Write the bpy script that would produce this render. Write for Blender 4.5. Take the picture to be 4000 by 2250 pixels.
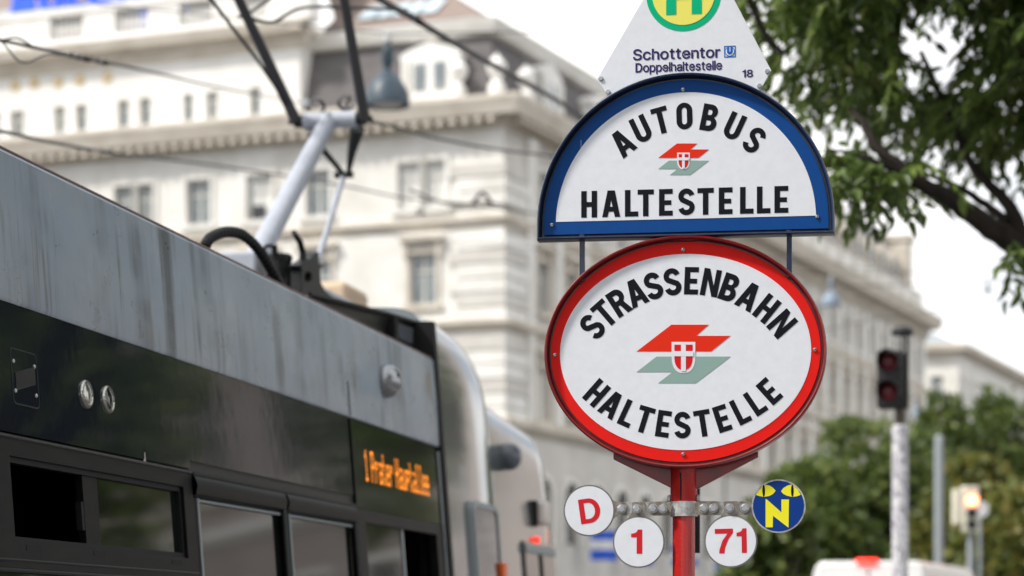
import bpy, bmesh, math, random
import numpy as np
from mathutils import Vector, Matrix
from mathutils.geometry import tessellate_polygon

random.seed(7)
for o in list(bpy.data.objects):
    bpy.data.objects.remove(o)
scene = bpy.context.scene
COL = scene.collection
R = math.radians

# ------------------------------------------------------------------ camera
CAM_H = 1.65
FPX, CX, HY = 9444.0, 2000.0, 2470.0     # lens 85 mm on 36 mm, horizon row in the 4000 px photograph
cam = bpy.data.cameras.new('camera')
cam.lens = 85.0
cam.sensor_width = 36.0
cam.shift_y = (HY - 1125.0) / 4000.0
cam.clip_start = 0.1
cam.clip_end = 3000.0
cam.dof.use_dof = True
cam.dof.focus_distance = 6.95
cam.dof.aperture_fstop = 2.9
cam_o = bpy.data.objects.new('camera', cam)
COL.objects.link(cam_o)
cam_o.location = (0, 0, CAM_H)
cam_o.rotation_euler = (R(90), 0, 0)
scene.camera = cam_o

# ------------------------------------------------------------------ sky and sun
SUN_EL, SUN_AZ = 48.0, 248.0      # sun azimuth measured clockwise from +Y (to the left, a little behind the camera)
world = bpy.data.worlds.new('World')
scene.world = world
world.use_nodes = True
wn, wl = world.node_tree.nodes, world.node_tree.links
wn.clear()
w_out = wn.new('ShaderNodeOutputWorld')
w_mix = wn.new('ShaderNodeMixShader')
w_sky = wn.new('ShaderNodeTexSky')
w_sky.sky_type = 'NISHITA'
w_sky.sun_disc = False
w_sky.sun_elevation = R(SUN_EL)
w_sky.sun_rotation = R(SUN_AZ)
w_bg = wn.new('ShaderNodeBackground')
w_bg.inputs['Strength'].default_value = 0.12
wl.new(w_sky.outputs[0], w_bg.inputs['Color'])
w_cl = wn.new('ShaderNodeBackground')
w_tc = wn.new('ShaderNodeTexCoord')
w_map = wn.new('ShaderNodeMapping')
w_map.inputs['Scale'].default_value = (1.0, 1.0, 2.2)
wl.new(w_tc.outputs['Generated'], w_map.inputs['Vector'])
w_n = wn.new('ShaderNodeTexNoise')
w_n.inputs['Scale'].default_value = 3.2
w_n.inputs['Detail'].default_value = 5.0
wl.new(w_map.outputs[0], w_n.inputs['Vector'])
w_cr = wn.new('ShaderNodeValToRGB')
w_cr.color_ramp.elements[0].position = 0.38
w_cr.color_ramp.elements[0].color = (0.42, 0.45, 0.50, 1)
w_cr.color_ramp.elements[1].position = 0.66
w_cr.color_ramp.elements[1].color = (1.0, 0.975, 0.935, 1)
wl.new(w_n.outputs['Fac'], w_cr.inputs[0])
wl.new(w_cr.outputs[0], w_cl.inputs['Color'])
w_cl.inputs['Strength'].default_value = 1.35
w_mask = wn.new('ShaderNodeMapRange')
w_mask.inputs['From Min'].default_value = 0.22
w_mask.inputs['From Max'].default_value = 0.42
w_mask.inputs['To Min'].default_value = 0.55
w_mask.inputs['To Max'].default_value = 1.0
wl.new(w_n.outputs['Fac'], w_mask.inputs['Value'])
wl.new(w_mask.outputs[0], w_mix.inputs[0])
wl.new(w_bg.outputs[0], w_mix.inputs[1])
wl.new(w_cl.outputs[0], w_mix.inputs[2])
wl.new(w_mix.outputs[0], w_out.inputs['Surface'])

sun = bpy.data.lights.new('sun', 'SUN')
sun.energy = 3.0
sun.angle = R(7)
sun.color = (1.0, 0.95, 0.88)
sun_o = bpy.data.objects.new('sun', sun)
COL.objects.link(sun_o)
_sd = Vector((math.sin(R(SUN_AZ)) * math.cos(R(SUN_EL)), math.cos(R(SUN_AZ)) * math.cos(R(SUN_EL)), math.sin(R(SUN_EL))))
sun_o.rotation_euler = _sd.to_track_quat('Z', 'Y').to_euler()
sun_o.location = (-20, -20, 40)

scene.view_settings.view_transform = 'Standard'
scene.view_settings.look = 'None'
scene.view_settings.gamma = 1.0
scene.view_settings.use_curve_mapping = False
scene.view_settings.exposure = 0.5
scene.render.engine = 'CYCLES'
scene.cycles.use_denoising = True
scene.cycles.max_bounces = 6
scene.cycles.diffuse_bounces = 3
scene.cycles.glossy_bounces = 3
scene.cycles.transmission_bounces = 3
scene.cycles.transparent_max_bounces = 6
scene.cycles.sample_clamp_indirect = 6.0

# ------------------------------------------------------------------ helpers
def ray(px, py):
    return Vector(((px - CX) / FPX, 1.0, (HY - py) / FPX))

def at(px, py, d):
    r = ray(px, py)
    return Vector((r.x * d, d, CAM_H + r.z * d))

def hit(px, py, p0, n):
    """point where the sight line of a measured pixel meets the plane (p0, n)"""
    o = Vector((0, 0, CAM_H)); r = ray(px, py)
    t = (Vector(p0) - o).dot(n) / r.dot(n)
    return o + r * t

class MB:
    def __init__(s): s.v = []; s.f = []
    def add(s, vs, fs):
        b = len(s.v); s.v += [tuple(v) for v in vs]; s.f += [tuple(b + i for i in f) for f in fs]; return s
    def box(s, x0, x1, y0, y1, z0, z1):
        return s.add([(x0,y0,z0),(x1,y0,z0),(x1,y1,z0),(x0,y1,z0),(x0,y0,z1),(x1,y0,z1),(x1,y1,z1),(x0,y1,z1)],
                     [(0,3,2,1),(4,5,6,7),(0,1,5,4),(1,2,6,5),(2,3,7,6),(3,0,4,7)])
    def prism(s, loops, fn, back=None):
        """loops: list of 2D loops (first outer, rest holes); fn(a,b,k) -> 3D with k=0 front, k=1 back"""
        pts = [p for l in loops for p in l]
        tri = tessellate_polygon([[Vector((p[0], p[1], 0)) for p in l] for l in loops])
        n = len(pts)
        vs = [fn(p[0], p[1], 0) for p in pts]
        fs = [tuple(t) for t in tri]
        if back is not False:
            vs += [fn(p[0], p[1], 1) for p in pts]
            fs += [tuple(n + i for i in reversed(t)) for t in tri]
            b = 0
            for l in loops:
                m = len(l)
                for i in range(m):
                    j = (i + 1) % m
                    fs.append((b + i, b + j, n + b + j, n + b + i))
                b += m
        return s.add(vs, fs)
    def tube(s, pts, r, n=10, cap=True):
        pts = [Vector(p) for p in pts]
        rs = r if isinstance(r, (list, tuple)) else [r] * len(pts)
        vs = []; fs = []
        up = Vector((0, 0, 1))
        prev = None
        for i, p in enumerate(pts):
            t = (pts[min(i + 1, len(pts) - 1)] - pts[max(i - 1, 0)]).normalized()
            if prev is None:
                a = t.cross(up)
                if a.length < 1e-3: a = t.cross(Vector((1, 0, 0)))
            else:
                a = prev - t * prev.dot(t)
            a.normalize(); prev = a; b = t.cross(a)
            for k in range(n):
                th = 2 * math.pi * k / n
                vs.append(p + (a * math.cos(th) + b * math.sin(th)) * rs[i])
        for i in range(len(pts) - 1):
            for k in range(n):
                k2 = (k + 1) % n
                fs.append((i*n+k, i*n+k2, (i+1)*n+k2, (i+1)*n+k))
        if cap:
            fs.append(tuple(reversed(range(n)))); fs.append(tuple(range((len(pts)-1)*n, len(pts)*n)))
        return s.add(vs, fs)
    def lathe(s, prof, n=24, mat=Matrix()):
        """prof: (radius, height) pairs, turned round local Z, moved by mat"""
        vs = []; fs = []
        for (r, h) in prof:
            for k in range(n):
                th = 2 * math.pi * k / n
                vs.append(mat @ Vector((r * math.cos(th), r * math.sin(th), h)))
        for i in range(len(prof) - 1):
            for k in range(n):
                k2 = (k + 1) % n
                fs.append((i*n+k, i*n+k2, (i+1)*n+k2, (i+1)*n+k))
        if prof[0][0] > 1e-5: fs.append(tuple(reversed(range(n))))
        if prof[-1][0] > 1e-5: fs.append(tuple(range((len(prof)-1)*n, len(prof)*n)))
        return s.add(vs, fs)
    def mesh(s, name, mat=None, smooth=False):
        m = bpy.data.meshes.new(name)
        m.from_pydata([tuple(v) for v in s.v], [], s.f)
        m.validate()
        if mat: m.materials.append(mat)
        bm = bmesh.new(); bm.from_mesh(m)
        if smooth == 'weld' or smooth:
            bmesh.ops.remove_doubles(bm, verts=bm.verts, dist=1e-5)
        bmesh.ops.recalc_face_normals(bm, faces=bm.faces)
        bm.to_mesh(m); bm.free()
        if smooth:
            m.polygons.foreach_set('use_smooth', [True] * len(m.polygons))
            m.set_sharp_from_angle(angle=R(35))
        return m
    def build(s, name, mat, parent=None, smooth=False, bevel=0.0, **tags):
        m = s.mesh(name, mat, smooth)
        o = bpy.data.objects.new(name, m); COL.objects.link(o)
        if parent: o.parent = parent
        if bevel:
            b = o.modifiers.new('bevel', 'BEVEL'); b.width = bevel; b.segments = 2; b.limit_method = 'ANGLE'; b.angle_limit = R(40)
            m.polygons.foreach_set('use_smooth', [True] * len(m.polygons)); m.set_sharp_from_angle(angle=R(50))
        for k, v in tags.items(): o[k] = v
        return o

def empty(name, loc, rz=0.0, **tags):
    o = bpy.data.objects.new(name, None); COL.objects.link(o)
    o.location = loc; o.rotation_euler = (0, 0, rz)
    o.empty_display_size = 0.2
    for k, v in tags.items(): o[k] = v
    return o

def inst(name, mesh, parent=None, loc=(0, 0, 0), rot=(0, 0, 0), scale=(1, 1, 1), **tags):
    o = bpy.data.objects.new(name, mesh); COL.objects.link(o)
    if parent: o.parent = parent
    o.location = loc; o.rotation_euler = rot; o.scale = scale
    for k, v in tags.items(): o[k] = v
    return o

# ------------------------------------------------------------------ materials
def mat(name, col, rough=0.5, metal=0.0, spec=0.5, noise=None, bump=None, emit=None, coat=0.0):
    """noise = (scale, (r,g,b), amount, detail) blends a second colour; bump = (scale, strength)"""
    m = bpy.data.materials.new(name); m.use_nodes = True
    nt = m.node_tree; n = nt.nodes; l = nt.links
    p = n['Principled BSDF']
    p.inputs['Base Color'].default_value = (*col, 1)
    p.inputs['Roughness'].default_value = rough
    p.inputs['Metallic'].default_value = metal
    p.inputs['Specular IOR Level'].default_value = spec
    p.inputs['Coat Weight'].default_value = coat
    p.inputs['Coat Roughness'].default_value = 0.08
    tc = n.new('ShaderNodeTexCoord')
    if noise:
        sc, c2, amt, det = noise
        mp = n.new('ShaderNodeMapping')
        s3 = sc if isinstance(sc, tuple) else (sc, sc, sc)
        mp.inputs['Scale'].default_value = s3
        l.new(tc.outputs['Object'], mp.inputs[0])
        nz = n.new('ShaderNodeTexNoise'); nz.inputs['Scale'].default_value = 1.0
        nz.inputs['Detail'].default_value = det; nz.inputs['Roughness'].default_value = 0.6
        l.new(mp.outputs[0], nz.inputs['Vector'])
        mr = n.new('ShaderNodeMapRange')
        mr.inputs['From Min'].default_value = 0.38; mr.inputs['From Max'].default_value = 0.68
        mr.inputs['To Max'].default_value = amt
        l.new(nz.outputs['Fac'], mr.inputs['Value'])
        mx = n.new('ShaderNodeMix'); mx.data_type = 'RGBA'
        mx.inputs[6].default_value = (*col, 1); mx.inputs[7].default_value = (*c2, 1)
        l.new(mr.outputs[0], mx.inputs[0]); l.new(mx.outputs[2], p.inputs['Base Color'])
    if bump:
        nb = n.new('ShaderNodeTexNoise'); nb.inputs['Scale'].default_value = bump[0]; nb.inputs['Detail'].default_value = 4
        l.new(tc.outputs['Object'], nb.inputs['Vector'])
        b = n.new('ShaderNodeBump'); b.inputs['Strength'].default_value = bump[1]; b.inputs['Distance'].default_value = 0.01
        l.new(nb.outputs['Fac'], b.inputs['Height']); l.new(b.outputs[0], p.inputs['Normal'])
    if emit:
        p.inputs['Emission Color'].default_value = (*emit[0], 1); p.inputs['Emission Strength'].default_value = emit[1]
    return m

M = {}
M['white_sheet'] = mat('white_sheet', (0.77, 0.80, 0.87), 0.5, spec=0.15, noise=(40, (0.70, 0.72, 0.77), 0.5, 6), bump=(900, 0.05))
M['red_sheet'] = mat('red_sheet', (0.78, 0.012, 0.008), 0.5, spec=0.15, noise=(30, (0.70, 0.012, 0.01), 0.6, 5), bump=(900, 0.04))
M['blue_sheet'] = mat('blue_sheet', (0.003, 0.060, 0.255), 0.5, spec=0.15, noise=(30, (0.004, 0.068, 0.28), 0.7, 5), bump=(900, 0.04))
M['navy_paint'] = mat('navy_paint', (0.006, 0.022, 0.075), 0.32, noise=(25, (0.02, 0.025, 0.04), 0.6, 6), bump=(120, 0.12), coat=0.3)
M['frame_red'] = mat('frame_red', (0.27, 0.010, 0.013), 0.35, noise=(22, (0.14, 0.014, 0.014), 0.8, 7), bump=(110, 0.12), coat=0.3)
M['pole_red'] = mat('pole_red', (0.50, 0.012, 0.010), 0.36, noise=((18, 18, 5), (0.33, 0.012, 0.012), 0.8, 6), bump=(90, 0.12), coat=0.3)
M['ink'] = mat('ink', (0.008, 0.009, 0.014), 0.6, spec=0.1)
M['ink_purple'] = mat('ink_purple', (0.040, 0.026, 0.12), 0.4, spec=0.12)
M['logo_red'] = mat('logo_red', (0.76, 0.030, 0.010), 0.4, spec=0.12)
M['logo_green'] = mat('logo_green', (0.27, 0.40, 0.37), 0.4, spec=0.12)
M['shield_red'] = mat('shield_red', (0.70, 0.012, 0.014), 0.4, spec=0.12)
M['print_red'] = mat('print_red', (0.62, 0.020, 0.030), 0.4, spec=0.12)
M['ring_green'] = mat('ring_green', (0.0, 0.46, 0.22), 0.4, spec=0.12)
M['disc_yellow'] = mat('disc_yellow', (0.86, 0.80, 0.16), 0.4, spec=0.12)
M['night_yellow'] = mat('night_yellow', (0.88, 0.82, 0.03), 0.4, spec=0.12)
M['night_blue'] = mat('night_blue', (0.006, 0.045, 0.25), 0.38, spec=0.12)
M['ubox_blue'] = mat('ubox_blue', (0.010, 0.13, 0.50), 0.4, spec=0.12)
M['galv'] = mat('galv', (0.60, 0.61, 0.62), 0.5, metal=0.35, noise=(60, (0.24, 0.22, 0.20), 0.8, 6), bump=(200, 0.1))
M['galv_dirty'] = mat('galv_dirty', (0.30, 0.28, 0.25), 0.6, metal=0.3, noise=(70, (0.13, 0.085, 0.05), 0.9, 6), bump=(200, 0.12))
M['zinc'] = mat('zinc', (0.50, 0.51, 0.53), 0.35, metal=0.85, noise=(150, (0.3, 0.3, 0.3), 0.5, 4))
M['dark_steel'] = mat('dark_steel', (0.035, 0.04, 0.05), 0.4, metal=0.2)
M['slit'] = mat('slit', (0.01, 0.008, 0.008), 0.9)
# tram
M['black_rubber'] = mat('black_rubber', (0.009, 0.009, 0.010), 0.55, spec=0.2)
M['black_metal'] = mat('black_metal', (0.010, 0.011, 0.012), 0.38, spec=0.25, noise=(30, (0.03, 0.03, 0.03), 0.5, 5))
M['arm_grey'] = mat('arm_grey', (0.40, 0.43, 0.50), 0.42, noise=(12, (0.33, 0.35, 0.39), 0.6, 4))
M['arm_dark'] = mat('arm_dark', (0.050, 0.047, 0.055), 0.5)
M['dark_panel'] = mat('dark_panel', (0.009, 0.013, 0.022), 0.06, spec=0.6, noise=((1.2, 1.2, 9), (0.015, 0.018, 0.024), 0.8, 6), bump=(9, 0.035))
M['dark_frame'] = mat('dark_frame', (0.0045, 0.005, 0.006), 0.40, spec=0.10, noise=((5, 5, 20), (0.012, 0.011, 0.011), 0.8, 5), bump=(150, 0.05))
M['glass'] = mat('glass', (0.006, 0.008, 0.007), 0.05, spec=1.0, bump=(2.5, 0.015))
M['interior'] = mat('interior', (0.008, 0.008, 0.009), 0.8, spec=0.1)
M['silver_lens'] = mat('silver_lens', (0.50, 0.50, 0.46), 0.12, metal=0.8)
M['led'] = mat('led', (0.3, 0.08, 0.0), 0.5, emit=((1.0, 0.27, 0.012), 1.3))
M['lamp_red_lit'] = mat('lamp_red_lit', (0.5, 0.01, 0.01), 0.4, emit=((1.0, 0.04, 0.02), 1.2))
M['orange_lens'] = mat('orange_lens', (0.75, 0.12, 0.01), 0.25)
M['white_lens'] = mat('white_lens', (0.72, 0.66, 0.62), 0.25)

def streaked_paint():
    """weathered grey tram paint with vertical runs of dirt and pale scuffs"""
    m = bpy.data.materials.new('weathered_grey'); m.use_nodes = True
    n = m.node_tree.nodes; l = m.node_tree.links; p = n['Principled BSDF']
    tc = n.new('ShaderNodeTexCoord')
    def nz(scale, det, lo, hi, rough=0.6, dist=0.0):
        mp = n.new('ShaderNodeMapping'); mp.inputs['Scale'].default_value = scale
        l.new(tc.outputs['Object'], mp.inputs[0])
        t = n.new('ShaderNodeTexNoise'); t.inputs['Scale'].default_value = 1; t.inputs['Detail'].default_value = det
        t.inputs['Roughness'].default_value = rough; t.inputs['Distortion'].default_value = dist
        l.new(mp.outputs[0], t.inputs['Vector'])
        mr = n.new('ShaderNodeMapRange'); mr.inputs['From Min'].default_value = lo; mr.inputs['From Max'].default_value = hi
        l.new(t.outputs['Fac'], mr.inputs['Value']); return mr.outputs[0]
    def mixc(fac, a, b, amt):
        mu = n.new('ShaderNodeMath'); mu.operation = 'MULTIPLY'; mu.inputs[1].default_value = amt; l.new(fac, mu.inputs[0])
        mx = n.new('ShaderNodeMix'); mx.data_type = 'RGBA'; l.new(mu.outputs[0], mx.inputs[0])
        if isinstance(a, tuple): mx.inputs[6].default_value = (*a, 1)
        else: l.new(a, mx.inputs[6])
        mx.inputs[7].default_value = (*b, 1); return mx.outputs[2]
    def mul(a, b):
        mu = n.new('ShaderNodeMath'); mu.operation = 'MULTIPLY'; l.new(a, mu.inputs[0]); l.new(b, mu.inputs[1]); return mu.outputs[0]
    base = (0.285, 0.345, 0.415)
    c = mixc(nz((1.3, 1.3, 2.4), 5, 0.35, 0.7), base, (0.38, 0.425, 0.465), 0.9)
    runs = mul(nz((6, 1, 0.45), 3, 0.50, 0.64, 0.5), nz((0.9, 0.9, 1.8), 3, 0.46, 0.60))
    c = mixc(runs, c, (0.085, 0.092, 0.10), 0.85)
    fine = mul(nz((24, 1, 1.2), 3, 0.52, 0.66, 0.6), nz((3, 2, 3.0), 3, 0.45, 0.62))
    c = mixc(fine, c, (0.12, 0.115, 0.105), 0.65)
    rust = mul(nz((7, 2, 1.5), 4, 0.55, 0.68), nz((2.2, 2, 3), 2, 0.5, 0.62))
    c = mixc(rust, c, (0.20, 0.165, 0.125), 0.7)
    scuff = mul(nz((9, 4, 5), 8, 0.56, 0.70, 0.75, 0.6), nz((2, 2, 2), 3, 0.46, 0.6))
    c = mixc(scuff, c, (0.47, 0.50, 0.53), 0.75)
    chips = nz((26, 26, 20), 7, 0.70, 0.735, 0.7, 0.8)
    c = mixc(chips, c, (0.06, 0.055, 0.055), 0.85)
    l.new(c, p.inputs['Base Color'])
    mr = n.new('ShaderNodeMapRange'); mr.inputs['To Min'].default_value = 0.22; mr.inputs['To Max'].default_value = 0.45
    l.new(nz((4, 4, 6), 6, 0.3, 0.7), mr.inputs['Value']); l.new(mr.outputs[0], p.inputs['Roughness'])
    b = n.new('ShaderNodeBump'); b.inputs['Strength'].default_value = 0.06; b.inputs['Distance'].default_value = 0.01
    l.new(nz((1.7, 1.7, 2.5), 3, 0.2, 0.8), b.inputs['Height']); l.new(b.outputs[0], p.inputs['Normal'])
    p.inputs['Specular IOR Level'].default_value = 0.5
    return m
M['tram_grey'] = streaked_paint()
M['tram_gloss'] = mat('tram_gloss', (0.20, 0.22, 0.225), 0.10, metal=0.6, noise=((1.5, 1.5, 1.0), (0.28, 0.30, 0.305), 0.8, 5), bump=(1.6, 0.10))
# city
M['stone'] = mat('stone', (0.80, 0.79, 0.755), 0.9, noise=((0.45, 0.45, 0.35), (0.64, 0.615, 0.56), 0.9, 8))
M['stone_white'] = mat('stone_white', (0.84, 0.83, 0.805), 0.9, noise=((0.45, 0.45, 0.35), (0.73, 0.71, 0.67), 0.9, 8))
M['stone_warm'] = mat('stone_warm', (0.66, 0.61, 0.53), 0.9, noise=((0.6, 0.6, 1.2), (0.50, 0.45, 0.375), 0.9, 7))
M['stone_grey'] = mat('stone_grey', (0.64, 0.62, 0.58), 0.9, noise=((0.45, 0.45, 0.4), (0.49, 0.465, 0.425), 0.9, 8))
M['stone_pink'] = mat('stone_pink', (0.54, 0.47, 0.44), 0.9, noise=((0.3, 0.3, 0.5), (0.42, 0.36, 0.335), 0.9, 6))
M['slate'] = mat('slate', (0.120, 0.112, 0.115), 0.8, spec=0.2, noise=((0.6, 0.6, 2.5), (0.16, 0.15, 0.148), 0.8, 5))
M['slate_blue'] = mat('slate_blue', (0.15, 0.155, 0.175), 0.7, noise=((0.6, 0.6, 2.5), (0.22, 0.21, 0.22), 0.8, 5))
M['roof_brown'] = mat('roof_brown', (0.22, 0.17, 0.145), 0.8, noise=((0.6, 0.6, 2.5), (0.28, 0.22, 0.19), 0.8, 5))
M['zinc_roof'] = mat('zinc_roof', (0.34, 0.37, 0.39), 0.5, noise=(0.5, (0.28, 0.30, 0.31), 0.7, 4))
M['sash'] = mat('sash', (0.62, 0.61, 0.57), 0.6)
M['pane'] = mat('pane', (0.15, 0.18, 0.195), 0.10, spec=0.9, noise=(0.35, (0.42, 0.46, 0.46), 0.9, 2))
M['pane_dark'] = mat('pane_dark', (0.030, 0.030, 0.034), 0.10, spec=0.6)
M['blind'] = mat('blind', (0.80, 0.80, 0.77), 0.7)
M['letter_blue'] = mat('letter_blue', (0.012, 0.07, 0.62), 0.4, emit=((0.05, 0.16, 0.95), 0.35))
M['flag_blue'] = mat('flag_blue', (0.010, 0.10, 0.62), 0.7)
M['flag_white'] = mat('flag_white', (0.75, 0.75, 0.76), 0.7)
M['lamp_paint'] = mat('lamp_paint', (0.026, 0.050, 0.072), 0.45, noise=(6, (0.07, 0.10, 0.13), 0.6, 4))
M['lamp_pale'] = mat('lamp_pale', (0.20, 0.26, 0.34), 0.45)
M['wire'] = mat('wire', (0.035, 0.035, 0.035), 0.6)
M['insulator'] = mat('insulator', (0.03, 0.022, 0.02), 0.35)
M['signal_black'] = mat('signal_black', (0.012, 0.012, 0.014), 0.5)
M['lens_dark_red'] = mat('lens_dark_red', (0.16, 0.012, 0.022), 0.25)
M['signal_cream'] = mat('signal_cream', (0.66, 0.64, 0.52), 0.6)
M['pole_white'] = mat('pole_white', (0.80, 0.80, 0.82), 0.5, noise=((26, 26, 22), (0.07, 0.05, 0.11), 0.9, 3))
M['steel_grey'] = mat('steel_grey', (0.30, 0.33, 0.35), 0.5)
M['van_white'] = mat('van_white', (0.78, 0.78, 0.77), 0.3, noise=(1.5, (0.70, 0.70, 0.69), 0.6, 4), coat=0.4)
M['tyre'] = mat('tyre', (0.02, 0.02, 0.02), 0.8)
M['asphalt'] = mat('asphalt', (0.050, 0.050, 0.052), 0.9, noise=(1.5, (0.075, 0.073, 0.07), 0.8, 7), bump=(60, 0.3))
M['paving'] = mat('paving', (0.25, 0.24, 0.23), 0.9, noise=(1.0, (0.19, 0.18, 0.17), 0.8, 6), bump=(40, 0.2))
M['kerb'] = mat('kerb', (0.33, 0.32, 0.31), 0.9, noise=(4, (0.25, 0.24, 0.23), 0.8, 5))
M['rail'] = mat('rail', (0.35, 0.33, 0.31), 0.3, metal=0.9)
M['bark'] = mat('bark', (0.034, 0.027, 0.023), 0.9, spec=0.2, noise=((9, 9, 3), (0.018, 0.015, 0.013), 0.9, 6), bump=(25, 0.6))
M['bark_pale'] = mat('bark_pale', (0.30, 0.28, 0.25), 0.9, noise=(4, (0.16, 0.14, 0.12), 0.9, 5))

def leaf_mat(name, stops, transl=0.35):
    m = bpy.data.materials.new(name); m.use_nodes = True
    n = m.node_tree.nodes; l = m.node_tree.links; p = n['Principled BSDF']
    g = n.new('ShaderNodeNewGeometry'); cr = n.new('ShaderNodeValToRGB')
    el = cr.color_ramp.elements
    while len(el) < len(stops): el.new(0.5)
    for e, (pos, c) in zip(el, stops): e.position = pos; e.color = (*c, 1)
    l.new(g.outputs['Random Per Island'], cr.inputs[0])
    l.new(cr.outputs[0], p.inputs['Base Color']); p.inputs['Roughness'].default_value = 0.45
    t = n.new('ShaderNodeBsdfTranslucent'); l.new(cr.outputs[0], t.inputs['Color'])
    mx = n.new('ShaderNodeMixShader'); mx.inputs[0].default_value = transl
    l.new(p.outputs[0], mx.inputs[1]); l.new(t.outputs[0], mx.inputs[2])
    l.new(mx.outputs[0], n['Material Output'].inputs['Surface'])
    return m
M['leaf'] = leaf_mat('leaf', [(0.0, (0.060, 0.098, 0.022)), (0.5, (0.110, 0.170, 0.036)), (0.88, (0.165, 0.235, 0.050)), (1.0, (0.32, 0.36, 0.13))], 0.50)
M['leaf_far'] = leaf_mat('leaf_far', [(0.0, (0.070, 0.110, 0.030)), (0.5, (0.115, 0.170, 0.042)), (1.0, (0.20, 0.24, 0.060))], 0.45)
M['leaf_far_yellow'] = leaf_mat('leaf_far_yellow', [(0.0, (0.085, 0.110, 0.028)), (0.6, (0.165, 0.185, 0.040)), (1.0, (0.30, 0.24, 0.055))], 0.45)
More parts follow.
